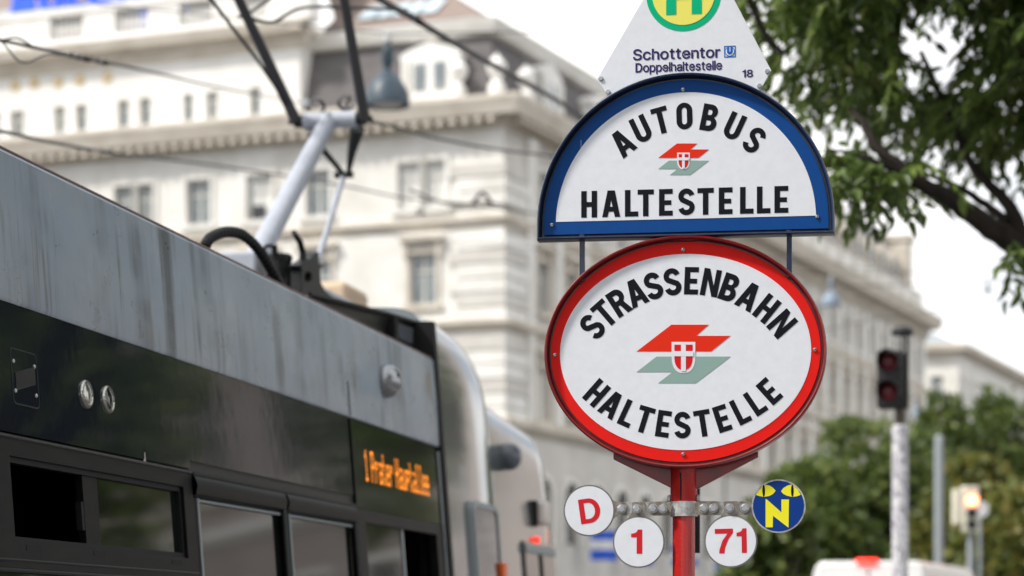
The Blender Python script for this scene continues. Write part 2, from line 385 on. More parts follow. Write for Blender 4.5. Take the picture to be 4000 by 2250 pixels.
GLYPH = {
 'S': ([330,-3,306,-12,281,-19,253,-23,224,-24,196,-23,169,-19,144,-13,121,-5,100,6,82,19,65,34,52,51,40,70,32,91,26,113,21,152,117,152,121,126,124,115,129,106,135,97,142,90,151,83,161,78,172,73,184,69,196,66,210,65,224,64,239,65,254,67,268,70,280,74,292,80,302,86,310,93,318,101,323,110,327,119,330,129,330,139,330,149,328,156,325,163,321,169,315,175,308,181,299,186,290,191,279,196,267,200,254,204,241,208,179,225,149,235,121,247,97,262,76,278,59,298,47,320,39,345,37,372,38,395,43,417,51,438,63,456,77,473,93,488,111,501,131,511,153,520,177,526,201,529,227,531,253,529,278,526,301,520,322,511,342,501,360,488,376,474,389,457,400,439,408,420,414,400,417,363,325,363,319,391,313,404,305,415,294,425,279,433,263,439,245,442,225,443,210,443,197,441,185,438,173,434,163,429,154,423,147,417,141,409,136,402,133,394,131,385,130,376,131,366,133,357,137,350,142,344,149,338,157,332,166,327,175,322,186,318,196,314,206,311,216,308,268,294,280,290,292,287,304,282,317,277,330,272,343,265,356,258,368,250,379,240,390,230,399,218,408,205,415,190,420,174,422,157,423,138,422,116,417,95,410,74,399,55,386,38,369,22,351,8],[73,75,74,72,75,73,72,76,75,71,76,72,71,77,76,70,77,71,70,78,77,69,78,70,69,79,78,68,79,69,68,80,79,67,80,68,67,81,80,67,82,81,66,82,67,66,83,82,65,95,66,95,83,66,65,96,95,94,83,95,65,97,96,93,83,94,65,98,97,93,84,83,92,84,93,65,99,98,64,99,65,64,100,99,91,84,92,64,101,100,90,84,91,64,102,101,90,85,84,63,102,64,63,103,102,89,85,90,63,104,103,88,85,89,63,105,104,88,86,85,62,105,63,62,106,105,87,86,88,62,107,106,62,108,107,61,108,62,61,109,108,61,110,109,61,111,110,60,111,61,60,112,111,60,113,112,60,114,113,60,115,114,60,116,115,59,116,60,59,117,116,59,118,117,59,119,118,59,120,119,58,120,59,58,121,120,58,122,121,58,123,122,58,124,123,57,124,58,57,125,124,57,126,125,57,127,126,56,127,57,56,128,127,56,129,128,55,129,56,55,130,129,54,130,55,54,131,130,53,131,54,53,132,131,52,132,53,52,133,132,51,133,52,50,133,51,49,133,50,48,133,49,48,134,133,47,134,48,46,134,47,45,134,46,45,135,134,44,135,45,43,135,44,43,136,135,42,136,43,15,17,16,15,18,17,41,136,42,40,136,41,40,137,136,39,137,40,15,19,18,38,137,39,38,138,137,15,20,19,14,20,15,37,138,38,14,21,20,36,138,37,14,22,21,36,139,138,35,139,36,13,22,14,13,23,22,34,139,35,13,24,23,33,139,34,13,25,24,33,140,139,32,140,33,13,26,25,12,26,13,31,140,32,12,27,26,30,140,31,12,28,27,29,140,30,12,29,28,12,140,29,12,141,140,11,141,12,11,142,141,10,142,11,10,143,142,9,143,10,9,0,143,8,0,9,8,1,0,7,1,8,7,2,1,6,2,7,6,3,2,5,3,6,5,4,3]),
 'c': ([265,-15,251,-19,237,-21,222,-23,207,-23,180,-22,155,-17,131,-8,109,4,89,18,71,36,55,56,43,78,32,103,25,129,21,158,19,187,21,218,25,246,32,273,43,298,55,320,71,340,89,358,109,373,131,384,155,393,180,398,207,399,222,399,236,397,251,395,264,391,277,387,290,382,302,375,314,368,324,360,334,351,344,341,352,331,360,319,366,307,372,294,381,266,293,244,286,264,284,270,281,275,278,281,274,286,270,290,266,295,261,299,256,302,250,305,244,308,238,311,231,312,223,314,216,315,208,315,191,314,177,311,165,305,154,298,145,289,136,279,129,267,122,253,118,238,114,222,112,205,111,187,112,170,114,154,118,138,122,123,129,109,136,97,144,87,154,78,165,71,177,66,191,63,207,61,216,62,224,63,231,64,238,66,245,68,251,71,256,74,262,78,267,82,271,87,275,91,279,97,282,102,285,108,288,115,294,135,382,113,373,85,368,72,361,59,353,47,345,37,336,27,326,17,315,9,303,2,291,-5,278,-10],[27,29,28,27,30,29,26,30,27,26,31,30,26,32,31,25,32,26,25,33,32,25,34,33,24,34,25,24,35,34,24,36,35,23,36,24,23,37,36,23,38,37,22,38,23,22,39,38,22,40,39,21,40,22,21,41,40,20,62,21,62,61,21,61,41,21,61,60,41,60,42,41,59,42,60,58,42,59,20,63,62,57,42,58,20,64,63,56,42,57,55,42,56,55,43,42,54,43,55,20,65,64,53,43,54,52,43,53,20,66,65,19,66,20,51,43,52,51,44,43,50,44,51,19,67,66,49,44,50,48,44,49,19,68,67,47,44,48,18,68,19,46,44,47,18,69,68,46,45,44,18,70,69,17,70,18,17,71,70,17,72,71,16,72,17,16,73,72,16,74,73,15,74,16,15,75,74,14,75,15,14,76,75,14,77,76,100,102,101,13,77,14,13,78,77,99,102,100,99,103,102,13,79,78,98,103,99,12,79,13,97,103,98,12,80,79,96,103,97,95,103,96,12,81,80,94,103,95,94,104,103,93,104,94,11,81,12,92,104,93,11,82,81,91,104,92,91,105,104,90,105,91,11,83,82,89,105,90,88,105,89,11,84,83,87,105,88,86,105,87,11,85,84,85,105,86,11,105,85,11,106,105,10,106,11,10,107,106,10,108,107,9,108,10,9,109,108,8,109,9,8,110,109,8,111,110,7,111,8,7,112,111,7,113,112,6,113,7,6,0,113,6,1,0,5,1,6,5,2,1,5,3,2,4,3,5]),
 'h': ([140,275,135,265,132,254,129,241,129,226,129,-15,38,-15,38,524,129,524,129,272,80,272,98,318,111,341,126,359,143,374,162,385,183,393,204,398,227,399,248,398,267,395,285,390,302,382,318,372,332,359,344,344,354,328,362,309,368,288,371,265,372,241,372,-15,281,-15,281,235,280,254,276,270,270,283,262,294,252,303,240,309,226,313,210,314,198,313,188,312,177,308,168,304,159,299,152,292,145,284],[6,10,7,10,8,7,10,11,8,11,12,8,12,13,8,13,9,8,17,19,18,17,20,19,16,20,17,16,21,20,15,21,16,15,22,21,14,22,15,14,23,22,13,23,14,13,24,23,9,46,13,46,45,13,45,44,13,44,24,13,44,43,24,43,25,24,43,42,25,42,26,25,42,41,26,41,27,26,40,27,41,39,27,40,38,27,39,38,28,27,37,28,38,9,47,46,36,28,37,9,48,47,36,29,28,9,0,48,35,29,36,9,1,0,6,9,10,6,1,9,34,29,35,6,2,1,34,30,29,33,30,34,6,3,2,6,4,3,33,31,30,32,31,33,6,5,4]),
 'o': ([307,4,284,-8,260,-17,234,-22,207,-23,180,-22,155,-17,131,-8,109,4,89,18,71,36,55,56,43,78,32,103,25,129,21,158,19,187,21,218,25,246,32,273,43,298,55,320,71,340,89,358,109,373,131,384,155,393,180,398,207,399,234,398,260,393,284,384,307,373,327,358,345,340,360,320,373,298,383,273,390,246,395,218,396,187,395,158,390,130,383,103,373,78,360,56,345,36,327,18,154,78,165,71,177,66,191,63,207,61,223,63,238,66,250,71,261,78,271,87,280,97,287,109,293,123,298,138,301,154,304,170,304,187,304,205,301,222,298,238,293,253,287,267,280,279,271,289,261,298,250,305,238,311,223,314,207,315,191,314,177,311,165,305,154,298,145,289,136,279,129,267,122,253,118,238,114,222,112,205,111,187,112,170,114,154,118,138,122,123,129,109,136,97,144,87],[27,29,28,27,30,29,26,30,27,26,31,30,25,31,26,25,32,31,24,32,25,24,33,32,23,33,24,23,34,33,22,34,23,22,35,34,21,35,22,20,77,21,77,76,21,76,35,21,76,75,35,75,36,35,20,78,77,74,36,75,20,79,78,73,36,74,20,80,79,72,36,73,20,81,80,71,36,72,19,81,20,71,37,36,19,82,81,70,37,71,19,83,82,69,37,70,18,83,19,69,38,37,18,84,83,68,38,69,18,85,84,67,38,68,17,85,18,67,39,38,17,86,85,66,39,67,17,87,86,65,39,66,16,87,17,65,40,39,16,88,87,64,40,65,16,89,88,63,40,64,63,41,40,15,89,16,15,90,89,62,41,63,62,42,41,14,90,15,14,91,90,61,42,62,14,92,91,60,42,61,60,43,42,13,92,14,59,43,60,13,93,92,58,43,59,13,94,93,58,44,43,12,94,13,57,44,58,12,95,94,56,44,57,12,48,95,56,45,44,11,48,12,55,45,56,11,49,48,54,45,55,11,50,49,53,45,54,11,51,50,52,45,53,11,52,51,11,45,52,11,46,45,10,46,11,9,46,10,9,47,46,8,47,9,8,0,47,7,0,8,7,1,0,6,1,7,6,2,1,5,2,6,5,3,2,4,3,5]),
 't': ([-9,394,219,394,219,312,-9,312,50,92,50,486,141,486,141,98,142,88,143,80,145,75,147,71,150,69,155,67,161,65,171,65,173,65,176,65,179,65,183,66,188,66,192,67,195,68,213,71,231,-9,212,-14,206,-16,200,-17,194,-18,187,-18,181,-19,175,-19,168,-19,143,-17,120,-12,99,-3,82,10,68,27,58,47,52,69],[4,6,5,4,7,6,3,1,0,3,2,1,4,8,7,39,8,4,39,9,8,39,10,9,39,11,10,39,12,11,22,24,23,39,13,12,38,13,39,21,24,22,20,24,21,38,14,13,19,24,20,18,24,19,38,15,14,17,24,18,16,24,17,15,24,16,38,24,15,37,24,38,36,24,37,35,24,36,34,24,35,34,25,24,33,25,34,33,26,25,33,27,26,33,28,27,32,28,33,32,29,28,32,30,29,32,31,30]),
 'e': ([288,-10,271,-16,252,-20,232,-22,212,-23,184,-22,157,-17,132,-8,109,4,89,18,71,36,55,56,42,78,32,103,25,129,21,157,19,187,21,217,25,245,32,271,42,296,54,319,69,339,87,357,107,372,129,384,153,393,178,398,205,399,222,399,238,397,255,393,271,388,287,382,302,373,316,363,330,352,342,338,353,323,363,306,371,287,378,267,382,244,385,220,386,194,386,154,60,154,60,236,388,236,296,175,294,219,292,235,289,249,284,263,278,275,271,285,263,294,254,301,244,307,232,312,220,314,205,315,191,314,177,311,165,307,155,301,145,293,136,284,129,274,122,263,117,251,114,238,112,225,111,211,111,178,112,159,114,142,118,126,124,113,131,101,139,90,148,82,159,74,170,69,183,65,197,62,213,61,222,61,232,63,240,64,249,67,256,70,263,74,269,78,275,83,280,89,284,95,288,103,297,123,385,101,374,71,366,56,357,42,346,29,333,17,320,7,304,-2],[27,29,28,27,30,29,26,30,27,26,31,30,26,32,31,25,32,26,25,33,32,24,33,25,24,34,33,24,35,34,23,35,24,23,36,35,22,36,23,22,37,36,21,37,22,21,38,37,21,61,38,61,39,38,20,62,21,62,61,21,60,39,61,59,39,60,20,63,62,58,39,59,20,64,63,57,39,58,20,65,64,57,40,39,56,40,57,20,66,65,19,66,20,55,40,56,19,67,66,55,41,40,54,41,55,19,68,67,53,41,54,19,69,68,18,69,19,53,42,41,18,70,69,52,42,53,18,71,70,51,42,52,17,47,18,47,71,18,51,43,42,47,72,71,17,46,47,72,51,47,51,48,47,51,50,48,50,49,48,72,43,51,73,43,72,73,44,43,16,46,17,74,44,73,74,45,44,15,46,16,75,45,74,76,45,75,14,46,15,14,76,46,76,45,46,14,77,76,13,77,14,13,78,77,97,99,98,13,79,78,12,79,13,96,99,97,96,100,99,12,80,79,95,100,96,12,81,80,94,100,95,93,100,94,12,82,81,92,100,93,11,82,12,11,83,82,91,100,92,91,101,100,90,101,91,11,84,83,89,101,90,11,85,84,88,101,89,87,101,88,11,86,85,86,101,87,11,101,86,10,101,11,10,102,101,10,103,102,9,103,10,9,104,103,8,104,9,8,105,104,8,106,105,7,106,8,7,0,106,6,0,7,6,1,0,6,2,1,5,2,6,5,3,2,4,3,5]),
 'n': ([140,275,135,265,132,254,129,241,129,226,129,-15,38,-15,38,394,127,394,127,272,80,272,98,318,111,341,126,359,143,374,162,385,183,393,204,398,227,399,248,398,267,395,285,390,302,382,318,372,332,359,344,344,354,328,362,309,368,288,371,265,372,241,372,-15,281,-15,281,235,280,254,276,270,270,283,262,294,252,303,240,309,226,313,210,314,198,313,188,312,177,308,168,304,159,299,152,292,145,284],[17,19,18,17,20,19,16,20,17,16,21,20,6,10,7,10,8,7,10,11,8,11,12,8,12,13,8,13,9,8,15,21,16,15,22,21,14,22,15,14,23,22,13,23,14,13,24,23,9,46,13,46,45,13,45,44,13,44,24,13,44,43,24,43,25,24,43,42,25,42,26,25,42,41,26,41,27,26,40,27,41,39,27,40,38,27,39,38,28,27,37,28,38,9,47,46,36,28,37,9,48,47,36,29,28,9,0,48,35,29,36,9,1,0,6,9,10,6,1,9,34,29,35,6,2,1,34,30,29,33,30,34,6,3,2,6,4,3,33,31,30,32,31,33,6,5,4]),
 'r': ([129,-15,38,-15,38,394,127,394,127,336,106,336,109,342,118,356,130,369,144,380,160,389,177,395,194,399,213,400,217,400,221,400,225,400,230,399,234,399,238,399,241,399,258,398,258,304,239,308,236,308,233,309,228,309,223,310,218,310,213,311,207,311,196,310,185,308,175,305,166,301,158,296,150,290,144,284,139,276,134,267,131,258,129,248,129,237],[12,14,13,12,15,14,12,16,15,12,17,16,12,18,17,12,19,18,12,20,19,12,21,20,11,21,12,11,22,21,10,22,11,1,5,2,5,3,2,5,6,3,6,7,3,7,4,3,9,22,10,8,22,9,7,22,8,4,22,7,1,4,5,1,39,4,39,38,4,38,37,4,37,36,4,36,35,4,35,34,4,34,33,4,33,32,4,32,31,4,31,30,4,30,29,4,29,28,4,28,27,4,27,26,4,26,25,4,25,24,4,24,23,4,23,22,4,1,40,39,1,41,40,1,42,41,1,0,42]),
 'D': ([358,18,327,3,294,-7,258,-13,219,-15,81,-15,81,72,214,72,243,73,268,78,291,84,310,94,328,106,342,120,355,136,365,155,373,177,379,201,383,227,384,255,383,284,379,309,374,333,365,354,355,373,343,389,329,403,312,415,293,424,272,431,248,435,221,437,78,437,78,524,226,524,263,522,298,516,330,506,360,491,387,473,410,452,430,426,447,398,460,366,469,332,475,295,477,255,475,216,469,178,460,144,447,112,430,83,409,58,385,36,45,524,140,524,140,-15,45,-15],[57,33,54,33,55,54,57,32,33,55,34,33,56,34,55,56,31,34,31,35,34,31,36,35,31,37,36,31,38,37,31,39,38,31,40,39,31,41,40,57,31,32,57,6,31,6,56,31,56,30,31,56,29,30,56,28,29,56,27,28,56,26,27,56,25,26,56,24,25,56,23,24,56,22,23,56,21,22,56,20,21,56,7,20,7,19,20,7,18,19,7,17,18,7,16,17,7,15,16,7,14,15,7,13,14,7,12,13,7,11,12,7,10,11,7,9,10,7,8,9,57,5,6,56,7,6]),
 'p': ([129,-158,38,-158,38,394,127,394,127,334,110,334,109,333,114,340,120,347,126,355,133,364,143,372,153,379,165,386,178,392,194,396,211,399,229,399,254,398,278,393,300,385,321,373,340,359,357,341,371,321,383,299,393,274,400,248,404,219,405,189,404,158,400,130,393,103,384,78,372,56,357,36,341,18,322,4,301,-8,278,-17,255,-22,230,-23,211,-22,195,-20,179,-16,166,-10,154,-3,144,5,134,13,127,22,120,30,114,37,110,44,129,44,171,77,181,70,193,66,206,63,220,62,235,63,248,66,260,71,270,77,280,86,288,96,296,108,302,122,307,137,310,153,312,171,313,189,312,208,310,225,307,241,302,256,296,269,289,281,280,291,271,299,260,306,248,311,235,314,220,315,205,314,192,311,181,306,170,300,161,292,152,282,145,271,139,257,134,243,131,226,128,209,128,189,128,170,131,152,134,136,139,121,145,107,153,95,161,85],[16,18,17,15,18,16,15,19,18,14,19,15,1,6,2,6,3,2,6,5,3,5,7,3,7,8,3,8,9,3,9,4,3,14,20,19,13,20,14,12,20,13,12,21,20,11,21,12,11,22,21,10,22,11,9,22,10,9,23,22,4,23,9,4,24,23,5,6,7,6,4,5,6,24,4,1,91,6,91,90,6,90,89,6,89,88,6,88,87,6,87,86,6,86,85,6,85,84,6,84,83,6,83,82,6,82,24,6,82,81,24,81,25,24,80,25,81,79,25,80,78,25,79,77,25,78,77,26,25,76,26,77,75,26,76,75,27,26,74,27,75,73,27,74,73,28,27,1,92,91,72,28,73,1,93,92,71,28,72,71,29,28,1,94,93,70,29,71,1,95,94,69,29,70,69,30,29,68,30,69,1,96,95,68,31,30,67,31,68,1,97,96,66,31,67,1,52,97,52,98,97,66,32,31,65,32,66,52,99,98,64,32,65,52,100,99,64,33,32,63,33,64,52,101,100,62,33,63,52,54,101,62,34,33,61,34,62,52,55,54,60,34,61,52,56,55,59,34,60,52,57,56,58,34,59,52,58,57,52,34,58,52,53,34,53,35,34,51,53,52,1,51,52,51,53,52,0,48,53,48,35,53,1,50,51,48,36,35,1,49,50,1,48,49,48,37,36,1,0,48,47,37,48,46,37,47,46,38,37,45,38,46,45,39,38,44,39,45,43,39,44,43,40,39,42,40,43,42,41,40]),
 'l': ([164,-16,158,-16,152,-17,145,-17,139,-17,116,-16,96,-11,78,-2,63,10,52,25,44,43,39,62,38,84,38,524,129,524,129,99,129,88,130,79,132,73,133,71,134,70,136,68,140,67,147,67,150,67,154,67,156,67,158,67,160,68,162,68,164,68,181,72,198,-8,180,-13,175,-14,169,-15],[12,14,13,12,15,14,12,16,15,12,17,16,11,17,12,11,18,17,11,19,18,30,32,31,11,20,19,11,21,20,29,32,30,11,22,21,28,32,29,27,32,28,26,32,27,11,23,22,25,32,26,24,32,25,23,32,24,11,32,23,10,32,11,9,32,10,8,32,9,7,32,8,6,32,7,6,33,32,5,33,6,5,34,33,5,35,34,5,0,35,5,1,0,4,1,5,4,2,1,4,3,2]),
 'a': ([221,-13,207,-18,193,-21,177,-23,160,-24,141,-23,122,-20,105,-15,88,-9,72,0,58,10,46,22,35,36,26,52,20,69,17,88,15,108,16,125,19,141,24,156,30,169,39,180,48,190,59,199,70,206,82,212,95,217,108,222,122,225,136,228,149,231,163,233,176,235,193,237,207,239,220,240,232,242,241,243,248,244,254,246,257,248,259,249,260,250,260,251,261,255,261,256,260,267,259,275,256,283,253,289,250,295,245,300,240,305,233,308,226,312,217,314,207,315,196,316,184,315,173,314,164,312,155,308,147,305,140,300,134,296,128,290,124,285,120,279,117,274,108,256,20,282,35,315,45,331,56,345,69,357,83,368,97,377,113,384,129,390,145,394,161,397,177,399,194,399,205,399,217,398,229,396,242,394,256,391,269,386,281,380,294,373,306,364,317,354,327,341,336,327,343,311,348,293,351,273,352,252,352,-15,262,-15,262,37,281,37,282,37,276,29,270,22,262,14,254,6,244,-1,233,-7,135,66,143,64,151,62,160,61,170,60,185,61,198,63,210,67,221,72,230,78,238,85,245,92,250,101,255,110,258,119,260,128,261,138,261,156,282,175,276,172,270,170,264,168,257,166,249,164,242,163,234,161,226,160,218,158,210,157,202,156,195,155,188,155,183,154,178,153,167,152,158,150,148,147,139,144,132,141,125,138,119,134,115,129,111,125,109,120,107,113,107,105,107,98,109,91,111,86,114,81,118,77,123,73,128,69],[81,83,82,81,84,83,80,84,81,80,85,84,79,85,80,79,86,85,78,86,79,78,87,86,78,88,87,77,88,78,77,89,88,76,89,77,76,90,89,75,90,76,75,91,90,74,91,75,74,92,91,73,92,74,73,93,92,72,93,73,72,94,93,71,94,72,71,57,94,57,95,94,71,58,57,56,95,57,71,59,58,55,95,56,70,59,71,70,60,59,54,95,55,70,61,60,53,95,54,53,96,95,70,62,61,52,96,53,51,96,52,70,63,62,50,96,51,70,64,63,70,65,64,49,96,50,49,97,96,70,66,65,48,97,49,70,67,66,47,97,48,69,68,70,68,67,70,46,97,47,46,98,97,45,98,46,44,98,45,43,98,44,43,99,98,42,99,43,41,99,42,40,99,41,39,128,40,128,99,40,38,128,39,37,128,38,36,128,37,35,128,36,34,128,35,33,128,34,32,128,33,31,128,32,30,128,31,29,128,30,28,128,29,27,128,28,26,128,27,25,128,26,24,128,25,23,128,24,22,128,23,21,128,22,20,128,21,20,129,128,127,99,128,20,130,129,20,131,130,19,131,20,19,132,131,19,133,132,19,134,133,19,135,134,19,136,135,19,137,136,19,138,137,19,139,138,19,140,139,126,99,127,18,140,19,18,141,140,18,142,141,18,143,142,18,144,143,18,145,144,18,146,145,18,147,146,18,148,147,18,149,148,17,149,18,125,99,126,17,150,149,17,151,150,17,152,151,124,99,125,16,152,17,16,153,152,16,154,153,123,99,124,16,155,154,122,99,123,15,155,16,15,156,155,121,99,122,15,157,156,120,99,121,15,158,157,14,158,15,14,159,158,119,99,120,14,160,159,118,103,119,103,99,119,14,161,160,14,162,161,117,103,118,13,162,14,13,110,162,116,103,117,13,111,110,13,112,111,115,103,116,13,113,112,114,103,115,13,114,113,13,103,114,12,103,13,12,101,103,101,104,103,102,99,103,12,107,101,107,100,101,104,102,101,104,99,102,11,107,12,105,99,104,10,107,11,106,99,105,107,99,106,9,107,10,9,108,107,100,99,107,8,108,9,8,109,108,8,0,109,7,0,8,7,1,0,6,1,7,6,2,1,5,2,6,5,3,2,4,3,5]),
 '1': ([406,-15,61,-15,61,70,406,70,193,524,291,524,291,-15,197,-15,197,433,214,433,71,328,71,434],[11,5,4,11,9,5,9,6,5,10,8,11,8,9,11,10,7,8,10,6,9,7,6,10,1,3,2,1,0,3]),
 '8': ([323,-2,301,-11,278,-17,253,-21,226,-22,200,-21,175,-17,151,-11,129,-2,109,9,91,22,75,36,62,53,51,72,43,92,38,113,37,135,38,153,41,170,45,186,51,202,59,216,69,230,80,242,92,253,105,262,119,270,134,276,138,276,138,256,129,259,110,269,94,283,80,299,69,317,62,337,57,358,55,380,57,401,61,421,68,440,78,458,90,474,104,488,121,501,139,511,159,520,180,526,203,529,226,531,250,529,272,526,293,520,313,511,331,501,347,488,362,474,374,458,384,440,391,421,395,401,397,380,395,358,390,337,383,318,372,299,358,283,342,269,324,259,315,256,315,276,319,276,333,270,347,262,361,253,373,242,383,230,393,216,401,202,407,186,412,170,415,153,416,135,414,113,410,92,402,72,391,53,377,36,361,22,343,9,173,74,185,70,197,67,211,65,226,64,241,65,255,67,267,70,279,74,288,79,297,85,304,92,311,100,315,108,319,118,321,128,322,139,321,150,319,161,315,171,310,180,303,189,295,197,286,203,276,209,265,214,253,217,240,220,226,220,212,220,199,217,187,214,176,209,166,203,157,197,149,189,142,180,137,171,133,161,131,150,130,139,131,128,133,118,137,108,141,100,147,92,155,85,163,79,184,314,194,310,204,307,215,305,226,305,238,305,248,307,258,310,267,314,275,319,283,324,289,331,294,338,299,347,302,355,304,365,304,376,304,386,302,396,299,404,295,412,290,419,284,426,277,431,268,436,259,440,249,443,238,444,226,445,214,444,203,443,193,440,184,436,176,431,169,426,163,419,157,412,153,404,150,396,148,386,148,376,148,365,150,355,153,346,157,338,163,331,169,324,176,319],[48,50,49,47,50,48,47,51,50,46,51,47,46,52,51,45,52,46,45,53,52,44,53,45,44,54,53,43,54,44,43,55,54,43,56,55,42,56,43,42,57,56,41,57,42,41,58,57,40,166,41,166,58,41,40,167,166,165,58,166,164,58,165,40,168,167,163,58,164,40,169,168,163,59,58,39,169,40,162,59,163,39,170,169,161,59,162,39,171,170,160,59,161,39,172,171,159,59,160,39,173,172,159,60,59,38,173,39,158,60,159,38,174,173,157,60,158,38,175,174,156,60,157,38,176,175,156,61,60,37,176,38,155,61,156,37,177,176,154,61,155,37,178,177,154,62,61,36,178,37,153,62,154,36,179,178,152,62,153,36,180,179,152,63,62,35,180,36,151,63,152,35,181,180,150,63,151,35,182,181,149,63,150,35,183,182,149,64,63,34,183,35,148,64,149,34,184,183,34,185,184,147,64,148,34,138,185,146,64,147,146,65,64,33,138,34,33,139,138,145,65,146,33,140,139,144,65,145,33,141,140,143,65,144,33,142,141,142,65,143,33,65,142,33,66,65,32,66,33,32,70,66,70,71,66,71,67,66,31,27,32,27,28,32,28,70,32,29,70,28,29,69,70,31,26,27,72,67,71,31,25,26,73,67,72,68,73,67,25,30,31,24,30,25,68,74,73,69,74,68,24,29,30,29,74,69,24,74,29,23,74,24,23,75,74,22,75,23,22,76,75,22,77,76,21,118,22,118,77,22,21,119,118,117,77,118,116,77,117,21,120,119,115,77,116,21,121,120,115,78,77,20,121,21,114,78,115,20,122,121,113,78,114,20,123,122,20,124,123,112,78,113,112,79,78,19,124,20,19,125,124,111,79,112,19,126,125,110,79,111,110,80,79,18,126,19,18,127,126,109,80,110,18,128,127,108,80,109,108,81,80,17,128,18,17,129,128,107,81,108,107,82,81,16,129,17,106,82,107,16,130,129,105,82,106,16,131,130,105,83,82,15,131,16,104,83,105,15,132,131,103,83,104,15,133,132,14,133,15,103,84,83,102,84,103,14,134,133,101,84,102,14,135,134,100,84,101,14,136,135,13,136,14,100,85,84,13,137,136,99,85,100,13,90,137,98,85,99,13,91,90,97,85,98,12,91,13,97,86,85,12,92,91,96,86,97,12,93,92,95,86,96,12,94,93,94,86,95,12,86,94,11,86,12,11,87,86,10,87,11,10,88,87,9,88,10,9,89,88,8,89,9,8,0,89,8,1,0,7,1,8,7,2,1,6,2,7,6,3,2,5,3,6,5,4,3]),
 '7': ([174,-15,73,-15,308,452,308,437,47,437,47,524,406,524,406,445],[4,6,5,4,2,6,2,7,6,4,1,2,3,7,2,3,0,7,1,3,4,1,0,3]),
 's': ([266,-7,247,-14,226,-19,205,-22,182,-23,162,-22,142,-20,124,-16,107,-11,91,-3,76,5,62,16,50,28,40,42,32,57,25,74,17,106,104,124,112,98,118,88,124,79,132,73,142,68,154,64,167,61,181,60,198,61,213,64,225,69,236,75,244,82,249,88,252,95,253,103,252,109,251,115,248,120,244,125,238,129,230,133,220,137,208,140,145,156,120,163,97,172,78,184,61,198,48,214,39,232,34,252,32,274,33,292,37,309,44,325,53,340,64,354,77,366,92,376,109,384,127,391,146,396,166,399,187,399,207,399,226,396,243,392,260,386,275,379,288,370,300,360,311,349,320,336,327,323,333,309,343,279,259,260,250,281,246,289,240,297,233,304,225,310,215,314,203,317,187,318,173,317,160,314,149,310,140,305,132,298,127,292,125,285,124,277,124,270,126,264,129,259,134,255,140,250,149,246,161,241,175,237,233,224,259,216,281,207,301,196,317,182,330,166,339,148,344,128,346,107,345,88,341,70,334,54,325,38,313,24,299,12,283,2],[61,63,62,61,64,63,60,64,61,60,65,64,59,65,60,59,66,65,58,66,59,58,67,66,57,67,58,57,68,67,56,68,57,56,69,68,55,69,56,55,70,69,54,70,55,54,71,70,53,71,54,53,72,71,52,83,53,83,72,53,83,73,72,52,84,83,82,73,83,52,85,84,81,73,82,52,86,85,80,73,81,52,87,86,79,73,80,51,87,52,79,74,73,51,88,87,78,74,79,51,89,88,77,74,78,50,89,51,50,90,89,76,74,77,50,91,90,75,74,76,50,92,91,49,92,50,49,93,92,49,94,93,49,95,94,49,96,95,48,96,49,48,97,96,48,98,97,48,99,98,48,100,99,47,100,48,47,101,100,47,102,101,46,102,47,46,103,102,45,103,46,45,104,103,44,104,45,44,105,104,43,105,44,43,106,105,42,106,43,41,106,42,41,107,106,40,107,41,39,107,40,38,107,39,37,107,38,37,108,107,36,108,37,16,18,17,35,108,36,34,108,35,33,108,34,33,109,108,15,18,16,32,109,33,15,19,18,31,109,32,30,109,31,30,110,109,15,20,19,29,110,30,15,21,20,28,110,29,14,21,15,14,22,21,28,111,110,27,111,28,14,23,22,26,111,27,14,24,23,25,111,26,14,25,24,14,111,25,13,111,14,13,112,111,12,112,13,12,113,112,11,113,12,11,114,113,10,114,11,10,115,114,9,115,10,9,0,115,8,0,9,8,1,0,7,1,8,7,2,1,6,2,7,6,3,2,5,3,6,5,4,3]),
 'H': ([140,-15,45,-15,45,524,140,524,140,304,377,304,377,524,472,524,472,-15,377,-15,377,217,140,217],[1,3,2,1,4,3,5,7,6,5,8,7,1,11,4,11,5,4,11,10,5,10,8,5,1,0,11,9,8,10]),
}

# ------------------------------------------------------------------ ground, road, platform
def sheet(name, pts, z, m, **t):
    return MB().add([(x, y, z) for x, y in pts], [tuple(range(len(pts)))]).build(name, m, **t)

sheet('ground', [(-1500, -400), (1500, -400), (1500, 2000), (-1500, 2000)], -0.16, M['asphalt'], kind='structure')
TA = R(11.2)                                         # heading of the tram track
TRAM_T = Vector((math.sin(TA), math.cos(TA), 0)); TRAM_N = Vector((-math.cos(TA), math.sin(TA), 0))
TRAM_O = Vector((-1.531, 7.22, 0.0))                 # foot of the roof edge at the left border of the view
def along(u, y): 
    p = TRAM_O + TRAM_T * u + TRAM_N * y; return (p.x, p.y)
sheet('platform', [along(-14, -0.42), along(24, -0.42), along(24, -4.2), along(-14, -4.2)], 0.0, M['paving'], kind='structure')
k = MB()
a, b, c, d = along(-14, -0.42), along(24, -0.42), along(24, -0.27), along(-14, -0.27)
k.add([(*a, -0.16), (*b, -0.16), (*c, -0.16), (*d, -0.16), (*a, 0.006), (*b, 0.006), (*c, 0.006), (*d, 0.006)],
      [(0,3,2,1),(4,5,6,7),(0,1,5,4),(1,2,6,5),(2,3,7,6),(3,0,4,7)])
k.build('kerb', M['kerb'], kind='structure')
sheet('pavement', [(14, 10), (34, 10), (110, 215), (66, 215)], -0.05, M['paving'], kind='structure')
for yy in (0.48, 1.915):
    MB().add([(*along(-20, yy - .03), -0.150), (*along(26, yy - .03), -0.150), (*along(26, yy + .03), -0.150), (*along(-20, yy + .03), -0.150)],
             [(0, 1, 2, 3)]).build('rail', M['rail'], kind='structure')

